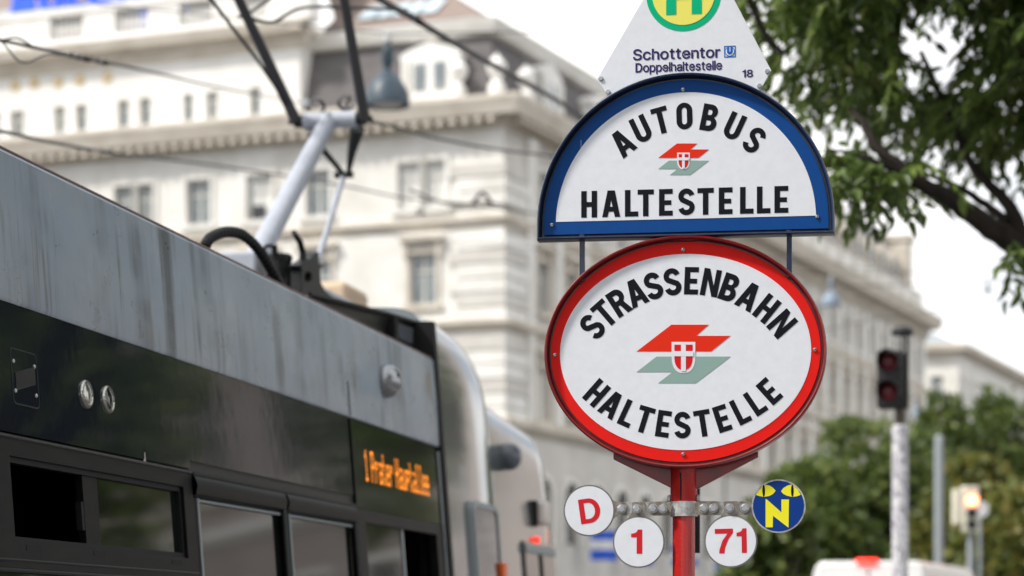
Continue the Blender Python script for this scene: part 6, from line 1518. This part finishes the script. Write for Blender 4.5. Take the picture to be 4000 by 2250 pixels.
# --- the near street tree whose branches hang into the picture
TREE = Vector((5.4, 16.4, 0.0))
near_tree = empty('street_tree', TREE, 0, label='dark leafy street tree whose branches hang over the right of the signs', category='tree')
def limb(pts, r0, r1, name='branch', parent=near_tree, m='bark', base=TREE, n=10):
    P_ = catmull([Vector(p) - base for p in pts], 5)
    rs = [r0 + (r1 - r0) * (i / (len(P_) - 1)) ** .8 for i in range(len(P_))]
    P_ = [p + Vector((random.uniform(-1, 1), random.uniform(-1, 1), random.uniform(-1, 1))) * r0 * .10 for p in P_]
    return MB().tube(P_, rs, n).build(name, M[m], parent, smooth=True)
fork = at(4260, 1300, 16.25)
limb([(TREE.x, TREE.y, -.2), (TREE.x + .03, TREE.y, 1.2), (TREE.x - .05, TREE.y, 2.4), (TREE.x - .1, TREE.y - .05, 3.4)], .24, .19, 'trunk', n=14)
fk = Vector((TREE.x - .1, TREE.y - .05, 3.3))
limb([fk, at(4330, 1250, 16.25), at(4080, 1055, 15.99), at(3930, 935, 15.73), at(3790, 835, 15.60), at(3660, 745, 15.47), at(3560, 690, 15.34), at(3420, 560, 15.34), at(3330, 420, 15.47)], .125, .02)
limb([at(3990, 985, 15.86), at(3965, 850, 15.86), at(3905, 760, 15.99), at(3800, 650, 16.12), at(3720, 480, 16.25), at(3600, 200, 16.38)], .06, .016)
limb([at(3940, 870, 15.86), at(3850, 800, 15.99), at(3760, 740, 15.99), at(3640, 690, 15.99), at(3480, 660, 16.12)], .034, .011)
limb([fk, at(4380, 900, 16.64), at(4250, 500, 16.77), at(4100, 100, 16.90), at(3900, -300, 16.90)], .15, .04)
limb([fk, (TREE.x + .6, TREE.y + .3, 4.3), (TREE.x + 1.3, TREE.y + .5, 5.6)], .14, .04)
limb([at(4150, 250, 16.90), at(3800, 60, 16.64), at(3400, -80, 16.38), at(3150, -260, 16.25)], .052, .016)
limb([at(3060, 210, 15.86), at(3000, 150, 15.86), at(2955, 60, 15.86), at(2930, -60, 15.86), at(3050, -300, 16.12)], .018, .028)
limb([at(3560, 690, 15.34), at(3440, 640, 15.21), at(3330, 600, 15.21), at(3240, 585, 15.21)], .024, .008)

# crown: clumped twigs filling a blunt volume, with open gaps towards the sky
CC = np.array([4.87, 16.4, 7.45]); CR = np.array([3.40, 2.7, 2.50])
def crown_points(n):
    P_ = rng.uniform(-1, 1, (n, 3)); k = (np.abs(P_) ** 3.2).sum(1) < 1
    P_ = P_[k] * CR + CC
    nz_ = value_noise(P_, 1.7, 3) + .6 * value_noise(P_, 3.9, 4)
    edge = (np.abs((P_ - CC) / CR) ** 3.2).sum(1)
    keep = nz_ > -1.05 + .75 * edge
    P_ = P_[keep]
    # the underside of the crown rises away from the street
    P_ = P_[(P_[:, 2] - .36 - CAM_H) / P_[:, 1] > .181 + .010 * rng.normal(size=len(P_))]
    # gaps in the foliage: (apparent position at 12 m, radius) - open channels through the crown
    for px_, py_, rx, ry in ((3700, 130, 85, 95), (3590, 235, 80, 60), (3760, 265, 80, 55), (3330, 600, 75, 75), (3420, 690, 100, 45), (3280, 690, 60, 60), (3860, 20, 60, 50), (3030, 60, 40, 70), (3980, 960, 130, 150), (3760, 960, 130, 120), (3850, 700, 60, 30), (3650, 860, 160, 60)):
        d_ = P_[:, 1]; qx = CX + FPX * P_[:, 0] / d_; qy = HY - FPX * (P_[:, 2] - CAM_H) / d_
        inside = ((qx - px_) / (rx * 1.2)) ** 2 + ((qy - py_ + 70) / (ry * 1.2 + 70)) ** 2 < 1
        P_ = P_[~(inside & (rng.uniform(size=len(P_)) < .93))]
    return P_
anchors = crown_points(15500)
# sprays that hang below the crown
spr = []
for px_, py_, n_, sxy in ((3300, 745, 7, 40), (3400, 770, 12, 45), (3350, 740, 8, 40), (3490, 760, 10, 40), (3560, 740, 8, 30), (3250, 720, 6, 25), (3960, 1040, 2, 20), (3985, 1130, 1, 6)):
    for _ in range(n_):
        p = at(px_ + rng.normal() * sxy, py_ - 110 + rng.normal() * 22, 15.5 + rng.normal() * .3); spr.append(tuple(p))
anchors = np.concatenate([anchors, np.array(spr)], 0)
NT = len(anchors); NLV = 13
tw_dir = unit(np.stack([rng.normal(size=NT) * .8 - .25, rng.normal(size=NT) * .8, rng.normal(size=NT) * .35 - .75], 1))
tw_len = rng.uniform(.20, .44, NT)
t_ = np.tile(np.linspace(.08, 1.0, NLV), (NT, 1))
pos = anchors[:, None, :] + tw_dir[:, None, :] * (t_ * tw_len[:, None])[:, :, None]
pos[:, :, 2] -= (t_ ** 2 * .07)
sgn_ = np.where(np.arange(NLV) % 2 == 0, 1.0, -1.0)
side0 = unit(np.cross(tw_dir, np.array([0, 0, 1.0])) + rng.normal(size=(NT, 3)) * .1)
ax = tw_dir[:, None, :] * .75 + side0[:, None, :] * (sgn_ * .75)[None, :, None] + rng.normal(size=(NT, NLV, 3)) * .28
ax[:, -1, :] = tw_dir * 1.0
ax[:, :, 2] -= .30
ax = unit(ax.reshape(-1, 3)); pos = pos.reshape(-1, 3)
sd = unit(np.cross(ax, np.array([0, 0, 1.0]) + rng.normal(size=ax.shape) * .45))
ln = rng.uniform(.085, .150, len(pos)); wd = ln * rng.uniform(.32, .46, len(pos))
# the leaves nearest the camera and in view become single objects
qx = CX + FPX * pos[:, 0] / pos[:, 1]; qy = HY - FPX * (pos[:, 2] - CAM_H) / pos[:, 1]
inview = (qx > 2900) & (qx < 3990) & (qy > 10) & (qy < 1250)
order = np.argsort(np.where(inview, pos[:, 1], 1e6))[:300]
mask = np.ones(len(pos), bool); mask[order] = False
v, f = leaf_mesh_arrays(pos[mask] - np.array(TREE), ax[mask], sd[mask], ln[mask], wd[mask])
fo = inst('foliage', fast_mesh('foliage', v, f, M['leaf']), near_tree); fo['kind'] = 'stuff'
# thin twigs
tv = MB()
for i in range(0, NT, 2):
    a_ = Vector(anchors[i]) - TREE; d_ = Vector(tw_dir[i])
    tv.tube([a_ - d_ * .06, a_ + d_ * float(tw_len[i]) * .9 + Vector((0, 0, -.05))], .0036, 3, cap=False)
tme = bpy.data.meshes.new('twigs'); tme.from_pydata(tv.v, [], tv.f); tme.materials.append(M['bark'])
to = inst('twigs', tme, near_tree); to['kind'] = 'stuff'
shade = [(0.080, 0.130, 0.030), (0.110, 0.170, 0.036), (0.165, 0.235, 0.050), (0.060, 0.098, 0.022)]
leaf_meshes = []
for i in range(4):
    v, f = leaf_mesh_arrays(np.zeros((1, 3)), np.array([[1.0, 0, 0]]), np.array([[0, 1.0, 0]]), np.array([1.0]), np.array([.34 + .03*i]))
    leaf_meshes.append(fast_mesh('leaf', v, f, leaf_mat('leaf_tone', [(0.0, shade[i]), (1.0, shade[i])])))
for j, i in enumerate(order):
    a_, s_ = Vector(ax[i]), Vector(sd[i]); u_v = s_.cross(a_)
    mt_ = Matrix((a_, s_, -u_v)).transposed() if False else Matrix(((a_.x, s_.x, a_.cross(s_).x), (a_.y, s_.y, a_.cross(s_).y), (a_.z, s_.z, a_.cross(s_).z)))
    o = inst('leaf', leaf_meshes[j % 4], near_tree, Vector(pos[i]) - TREE, mt_.to_euler(), (float(ln[i]),) * 3)

def far_tree(loc_, height, rad, label, group, m='leaf_far', n=2600, leaf=.34, shape=1.0, bark='bark', forked=False, seed=0):
    r = np.random.default_rng(100 + seed)
    root = empty('street_tree', loc_, 0, label=label, category='tree'); 
    if group: root['group'] = group
    th = height * .42
    if forked:
        MB().tube([(0, 0, -.2), (.05, 0, th * .55)], [.22, .17], 10).build('trunk', M[bark], root, smooth=True)
        MB().tube([(.05, 0, th*.5), (.45, .1, th*.8), (.9, .1, height*.6)], [.15, .11, .06], 8).build('branch', M[bark], root, smooth=True)
        MB().tube([(.05, 0, th*.5), (-.35, 0, th*.8), (-.7, .1, height*.6)], [.15, .11, .06], 8).build('branch', M[bark], root, smooth=True)
    else:
        MB().tube([(0, 0, -.2), (.05, 0, th*.6), (0, .1, th), (.1, 0, height*.8)], [.24, .19, .15, .05], 10).build('trunk', M[bark], root, smooth=True)
        for k in range(4):
            a_ = k * 1.6 + seed; MB().tube([(0, 0, th*.8), (math.cos(a_)*rad*.4, math.sin(a_)*rad*.4, th*1.15), (math.cos(a_)*rad*.75, math.sin(a_)*rad*.75, height*.72)], [.09, .07, .03], 7).build('branch', M[bark], root, smooth=True)
    P_ = r.uniform(-1, 1, (n * 5, 3)); ex = 2.2
    zz = (P_[:, 2] + 1) / 2
    prof = np.clip(np.minimum(1.0, .55 + zz * 1.6) * (1 - np.clip(zz - .45, 0, 1) ** 1.6 * (1.6 * shape)), .05, 1)
    k = (P_[:, 0] ** 2 + P_[:, 1] ** 2) < prof ** 2
    P_ = P_[k]; P_ = P_ * np.array([rad, rad, (height - th * .75) / 2]) + np.array([0, 0, (height + th * .75) / 2])
    nz_ = value_noise(P_, 1.6, seed + 20) + .5 * value_noise(P_, 3.5, seed + 21)
    P_ = P_[nz_ > -.45][:n * 2]
    N = len(P_)
    ax_ = unit(r.normal(size=(N, 3)) + np.array([0, 0, -.35])); sd_ = unit(np.cross(ax_, r.normal(size=(N, 3))))
    l_ = r.uniform(.6, 1.2, N) * leaf
    v, f = leaf_mesh_arrays(P_, ax_, sd_, l_, l_ * .62)
    o = inst('crown', fast_mesh('crown', v, f, M[m]), root); o['kind'] = 'stuff'
    return root
G_T = 'trees along the far street'
def ground(px_, d_): return Vector(((px_ - CX) / FPX * d_, d_, -.16))
def height_for(py_, d_): return CAM_H + (HY - py_) / FPX * d_ + .16
far_tree(ground(3160, 62), height_for(1800, 62), 1.9, 'low dark tree right beside the blue night bus disc', G_T, n=2600, seed=1)
far_tree(ground(3380, 66), height_for(1640, 66), 2.2, 'broad dark green tree left of the white traffic light pole', G_T, n=2800, seed=2, shape=.9)
far_tree(ground(3560, 74), height_for(1690, 74), 1.9, 'dark tree directly behind the white traffic light pole', G_T, n=2400, seed=3)
far_tree(ground(3690, 82), height_for(1525, 82), 1.6, 'pointed green tree just right of the twin traffic light', G_T, m='leaf_far', n=2400, seed=4, shape=1.15)
far_tree(ground(3925, 84), height_for(1520, 84), 2.0, 'rounded green tree at the right edge of the photo', G_T, n=2800, seed=5)
far_tree(ground(3800, 60), height_for(1790, 60), 1.7, 'yellowish tree around the lit red traffic light', G_T, m='leaf_far_yellow', n=2400, seed=6)
far_tree(ground(3950, 52), height_for(1900, 52), 1.4, 'small yellowish tree with a pale forked trunk at the lower right corner', G_T, m='leaf_far_yellow', n=1600, seed=7, bark='bark_pale', forked=True)
far_tree(ground(3060, 56), height_for(1960, 56), 1.5, 'low shadowy tree behind the blue night bus disc', G_T, n=1800, seed=8)
# trees along the pavement on the right, seen mirrored in the tram's windows
G_P = 'pavement trees on the right'
far_tree(Vector((12.4, 29.5, -.1)), 12.5, 2.2, 'tall street tree on the right pavement, mirrored in the tram windows', G_P, n=2400, leaf=.28, seed=9, shape=.6)
far_tree(Vector((10.4, 36.7, -.1)), 13.5, 2.1, 'second street tree on the right pavement in front of the pinkish block', G_P, n=2400, leaf=.30, seed=10, shape=.6)
far_tree(Vector((21.5, 40.0, -.1)), 10.8, 2.6, 'third street tree on the right pavement, farthest from the tram', G_P, n=2400, leaf=.34, seed=12, shape=.8)
far_tree(Vector((3.4, 4.4, -.1)), 11.0, 3.0, 'street tree standing to the right of the photographer', G_P, n=15000, leaf=.13, seed=13, shape=.7)
far_tree(Vector((1.2, -4.0, -.1)), 9.0, 3.0, 'street tree standing behind the photographer', G_P, n=9000, leaf=.16, seed=14, shape=.7)

# ------------------------------------------------------------------ traffic lights
def signal_unit(D, px_, label, zt, zb_, zp, two_red=True):
    base = at(px_, 2000, D); r = empty('traffic_light', (base.x, base.y, -.16), R(-6), label=label, category='traffic light')
    return r
D1 = 23.0
c1 = at(3482, 1480, D1); pole1 = at(3516, 1900, D1)
tl = empty('traffic_light', (pole1.x, pole1.y, -.16), R(-18), label='black twin red-lens traffic light on a stickered white pole', category='traffic light')
zt_ = lambda py_: CAM_H + (HY - py_) / FPX * D1 + .16
zp0 = zt_(1668)
MB().lathe([(.078, 0), (.078, zp0), (.06, zp0 + .02)], 20).build('pole', M['pole_white'], tl, smooth=True)
MB().lathe([(.048, zp0), (.048, zt_(1600))], 14).build('neck', mat('neck_brown', (0.09, 0.07, 0.05), 0.6), tl, smooth=True)
hx = (3482 - 3516) / FPX * D1
hb_ = MB(); hb_.box(hx - .125, hx + .125, -.12, .10, zt_(1598), zt_(1372)); hs_o = hb_.build('housing', M['signal_black'], tl, bevel=.03)
for py_ in (1418, 1535):
    zc_ = zt_(py_)
    T_ = Matrix.Translation((hx - .0, -.12, zc_)) @ Matrix.Rotation(R(90), 4, 'X')
    MB().lathe([(.085, .002), (.080, .03), (.05, .045), (0, .05)], 20, T_).build('lens', M['lens_dark_red'], hs_o, smooth=True)
    b = MB(); n = 22; vs = []
    for i in range(n + 1):
        a_ = R(-40 + 260 * i / n); ext = .20 if 30 < -40 + 260*i/n < 150 else .12
        for rr_, yy_ in ((.108, -.12), (.108, -.12 - ext), (.100, -.12 - ext), (.100, -.12)): vs.append((hx + rr_*math.cos(a_), yy_, zc_ + rr_*math.sin(a_)))
    b.add(vs, [(4*i+j, 4*i+(j+1) % 4, 4*i+4+(j+1) % 4, 4*i+4+j) for i in range(n) for j in range(4)]); b.build('visor', M['signal_black'], hs_o)
cap_x = 0.0
MB().lathe([(.012, 0), (.012, zt_(1310) - zt_(1372)), (.10, zt_(1310) - zt_(1372)), (.11, zt_(1296) - zt_(1372)), (.08, zt_(1280) - zt_(1372)), (0, zt_(1278) - zt_(1372))], 16, Matrix.Translation((.02, 0, zt_(1372)))).build('sensor_cap', M['signal_black'], tl, smooth=True)
MB().box(.055, .075, -.05, .05, zt_(1600), zt_(1300)).build('back_rail', M['signal_black'], tl)
MB().box(hx, .06, -.03, .03, zt_(1592), zt_(1580)).build('bracket', M['signal_black'], tl)
MB().box(hx + .02, .06, -.03, .03, zt_(1390), zt_(1378)).build('bracket', M['signal_black'], tl)
MB().lathe([(.16, 0), (.16, .02), (.085, .03)], 20).build('base_plate', M['steel_grey'], tl)

D2 = 46.0
g2 = ground(3790, D2)
t2 = empty('traffic_light', g2, R(8), label='cream traffic light showing red among the yellowish trees', category='traffic light')
z2f = lambda py_: CAM_H + (HY - py_) / FPX * D2 + .16
MB().lathe([(.06, 0), (.06, z2f(1900))], 14).build('pole', M['steel_grey'], t2, smooth=True)
b = MB(); b.box(-.17, .13, -.14, .08, z2f(2080), z2f(1900)); b.box(-.34, -.14, -.10, .10, z2f(2050), z2f(1912)); h2 = b.build('housing', M['signal_cream'], t2, bevel=.02)
MB().lathe([(.105, .0), (.105, .03), (.06, .045), (0, .05)], 20, Matrix.Translation((-.02, -.14, z2f(1955))) @ Matrix.Rotation(R(90), 4, 'X')).build('red_lens', mat('red_lens_lit', (0.6, 0.02, 0.01), 0.4, emit=((1.0, 0.12, 0.05), 14.0)), h2, smooth=True)
for py_ in (2005, 2050): MB().lathe([(.10, .0), (.10, .02), (0, .03)], 16, Matrix.Translation((-.02, -.14, z2f(py_))) @ Matrix.Rotation(R(90), 4, 'X')).build('dark_lens', M['signal_black'], h2, smooth=True)
g3 = at(3828, 1990, D2 + 1)
rs_ = empty('round_sign', (g3.x, g3.y, -.16), R(6), label='small white round sign beside the lit red traffic light', category='sign')
MB().lathe([(.03, 0), (.03, g3.z + .16)], 10).build('post', M['steel_grey'], rs_)
MB().lathe([(.16, 0), (.16, .015)], 24, Matrix.Translation((0, -.035, g3.z + .16)) @ Matrix.Rotation(R(90), 4, 'X')).build('disc', M['flag_white'], rs_)
D3 = 58.0
g4 = ground(3668, D3)
lp = empty('lamp_post', g4, 0, label='plain grey post standing between the traffic lights', category='post')
MB().lathe([(.12, 0), (.11, CAM_H + (HY - 1710) / FPX * D3 + .16), (.06, CAM_H + (HY - 1700) / FPX * D3 + .16)], 14).build('shaft', M['steel_grey'], lp, smooth=True)
MB().lathe([(.2, 0), (.2, .3), (.13, .4)], 14).build('foot', M['steel_grey'], lp, smooth=True)

# ------------------------------------------------------------------ white van
DV = 39.0
vx0, vx1 = at(3158, 2190, DV).x, at(3625, 2190, DV).x
vz = at(3300, 2192, DV).z
van = empty('van', ((vx0 + vx1) / 2, DV, -.16), R(-20), label='white van seen from behind with its high brake light lit', category='van')
hw = (vx1 - vx0) / 2; ht = vz + .16
b = MB()
secn = [(-hw, .45), (-hw*1.0, 1.3), (-hw*.95, ht - .22), (-hw*.90, ht - .07), (-hw*.80, ht), (hw*.80, ht + .0), (hw*.90, ht - .07), (hw*.95, ht - .22), (hw, 1.3), (hw, .45)]
b.prism([secn], lambda x_, z_, k_: (x_, 5.0*k_ - (.0 if k_ else .12*(z_ < 1.4)), z_))
vb_ = b.build('body', M['van_white'], van, bevel=.05)
for s_ in (-1, 1):
    b = MB(); b.prism([rect(s_*hw*.46 - hw*.36, s_*hw*.46 + hw*.36, 1.45, ht - .35, .06)], lambda x_, z_, k_: (x_, -.016 + .02*k_, z_)); b.build('rear_window', M['pane_dark'], van)
    b = MB(); b.box(s_*hw*.90 - .07, s_*hw*.90 + .07, -.15, -.02, .85, 1.40); b.build('tail_lamp', M['lens_dark_red'], van, bevel=.015)
    for y_ in (.9, 4.1):
        MB().lathe([(.18, -.1), (.34, -.1), (.36, -.07), (.36, .07), (.34, .1), (.18, .1)], 24, Matrix.Translation((s_*(hw - .12), y_, .36)) @ Matrix.Rotation(R(90), 4, 'Y')).build('wheel', M['tyre'], van, smooth=True)
bx0, bx1 = (at(3345, 2195, DV).x - van.location.x), (at(3428, 2195, DV).x - van.location.x)
MB().box(bx0, bx1, -.05, .06, ht - .06, ht + .035).build('high_brake_lamp', mat('brake_lit', (0.7, 0.02, 0.01), 0.4, emit=((1.0, 0.03, 0.02), 3.0)), van, bevel=.02)
MB().box(-hw*.97, hw*.97, -.25, .02, .45, .68).build('bumper', M['steel_grey'], van, bevel=.03)
MB().box(-.005, .005, -.022, .01, .7, ht - .1).build('door_seam', M['slit'], van)
MB().box(-.26, .26, -.28, -.24, .50, .61).build('number_plate', M['flag_white'], van)

# ------------------------------------------------------------------ hanging street lamps and overhead wires
def hanging_lamp(px_, py_top, width_px, D, label, m='lamp_paint', span=True):
    p = at(px_, py_top, D); rad = width_px / 2 * D / FPX; k = rad / .30
    r = empty('hanging_lamp', p, 0, label=label, category='street lamp', group='hanging street lamps')
    MB().lathe([(0, 0), (.045*k, -.01*k), (.055*k, -.07*k), (.078*k, -.09*k), (.078*k, -.26*k), (.052*k, -.31*k), (.055*k, -.36*k), (.12*k, -.42*k), (.185*k, -.48*k), (.245*k, -.58*k), (.285*k, -.69*k), (.30*k, -.79*k), (.30*k, -.83*k), (.27*k, -.83*k), (.26*k, -.76*k)], 28).build('shade', M[m], r, smooth=True)
    MB().lathe([(.26*k, -.78*k), (.2*k, -.82*k), (.08*k, -.86*k), (0, -.87*k)], 24).build('diffuser', M['blind'], r, smooth=True)
    MB().lathe([(.05*k, .12*k), (.06*k, .02*k), (0, 0)], 10).build('hanger', M['galv'], r)
    if span:
        MB().tube([(-14, -2.5, 1.0), (-6, -1.2, .45), (0, 0, .13*k), (6, 1.0, .45), (14, 2.5, 1.0)], .009, 6).build('span_wire', M['wire'], r)
    return r
hanging_lamp(1513, 170, 176, 32.0, 'large blue-grey bell lamp hanging in front of the mansard roof')
hanging_lamp(3246, 1090, 76, 74.0, 'small bluish bell lamp hanging just right of the red oval board', 'lamp_pale')
hanging_lamp(3797, 1665, 62, 92.0, 'tiny bluish bell lamp hanging before the far trees', 'lamp_pale')
hanging_lamp(3578, 1570, 40, 120.0, 'faint bluish lamp close to the twin traffic light', 'lamp_pale')
hanging_lamp(3858, 1100, 30, 70.0, 'small dark lamp fitting alone against the bright sky', 'lamp_paint')

WG = 'overhead tram wires'
def wire(name, pts, r, label, m='wire', extra=None):
    P_ = catmull([at(*p) for p in pts], 6)
    o = MB().tube(P_, r * 1.35, 6).build(name, M[m], None, smooth=True); o['label'] = label; o['category'] = 'wire'; o['group'] = WG
    return o
def insul(parent, px_, py_, D, ln_, rad, tilt=.35):
    p = at(px_, py_, D)
    MB().lathe([(0, -ln_/2), (rad*.5, -ln_/2), (rad, -ln_*.35), (rad*.6, -ln_*.2), (rad, -ln_*.05), (rad*.6, ln_*.1), (rad, ln_*.25), (rad*.5, ln_/2), (0, ln_/2)], 12, Matrix.Translation(p) @ Matrix.Rotation(R(90) + tilt, 4, 'Y')).build('insulator', M['insulator'], parent, smooth=True)
w = wire('overhead_wire', [(-150, 130, 12), (0, 158, 12.6), (150, 188, 13.5), (300, 222, 14.5), (420, 245, 16), (600, 283, 19), (800, 330, 23), (1000, 370, 28), (1180, 402, 34)], .0075, 'upper wire with a drooping loop crossing the pale facade at the left')
MB().tube(catmull([at(5, 160, 12.6), at(35, 195, 12.7), at(70, 236, 12.8), at(110, 244, 12.9), at(150, 225, 13.2), (at(190, 213, 13.6)), at(260, 217, 14.2)], 5), .005, 6).build('droop_loop', M['wire'], w, smooth=True)
MB().tube(catmull([at(5, 158, 12.6), at(70, 150, 12.8), at(135, 186, 13.2)], 5), .006, 6).build('splice', M['wire'], w, smooth=True)
insul(w, 310, 223, 14.8, .16, .022, .25); insul(w, 385, 238, 15.6, .14, .020, .25)
wire('overhead_wire', [(-150, 480, 14), (0, 512, 15), (200, 555, 17), (400, 592, 19), (560, 612, 21), (900, 655, 26), (1366, 730, 32), (1570, 772, 35), (1848, 800, 38), (2110, 838, 41), (2500, 890, 46)], .0095, 'long low wire running across the facade to the bus board')
w = wire('overhead_wire', [(1444, 473, 18), (1560, 500, 19), (1700, 540, 21), (1950, 585, 24), (2170, 612, 27), (2500, 660, 31)], .009, 'wire leaving the pantograph knee towards the bus board')
w = wire('overhead_wire', [(1440, -40, 15), (1490, 0, 15.5), (1620, 75, 17), (1760, 160, 18.5), (1940, 262, 21), (2130, 365, 24), (2300, 470, 27), (2500, 590, 31)], .017, 'thick dark cable descending across the mansard roof')
insul(w, 1608, 66, 17, .20, .030, .55); insul(w, 1632, 82, 17.2, .14, .026, .55)
w = wire('overhead_wire', [(960, 60, 15.5), (1000, 78, 15.6), (1064, 87, 15.8), (1115, 60, 15.9), (1167, 35, 16), (1243, 27, 16.3), (1400, 32, 16.6), (1590, 40, 17)], .0085, 'thin bent wire linking the pantograph to the thick cable')
wire('overhead_wire', [(930, 66, 15.3), (972, 50, 15.3), (1010, 27, 15.3), (1048, 0, 15.3), (1110, -60, 15.3)], .008, 'short wire stub at the top beside the left pantograph tube')
w = wire('overhead_wire', [(1600, 742, 33), (1760, 800, 36), (1890, 790, 38), (2000, 812, 40)], .012, 'short clamp wire with a dark hanger in front of the corner pier')
p = at(1883, 775, 38)
MB().tube([p + Vector((-.16, 0, -.10)), p + Vector((-.05, 0, .05)), p + Vector((0, 0, .09)), p + Vector((.06, 0, .05)), p + Vector((.16, 0, -.10))], .03, 8).build('hanger_clamp', M['insulator'], w)
wire('overhead_wire', [(3300, 1120, 60), (3600, 1112, 64), (3858, 1100, 70), (4100, 1120, 75)], .010, 'faint wire across the bright sky at the right')
wire('overhead_wire', [(3200, 1290, 50), (3500, 1235, 60), (3800, 1200, 70), (4100, 1180, 80)], .008, 'lowest faint wire across the bright sky at the right')
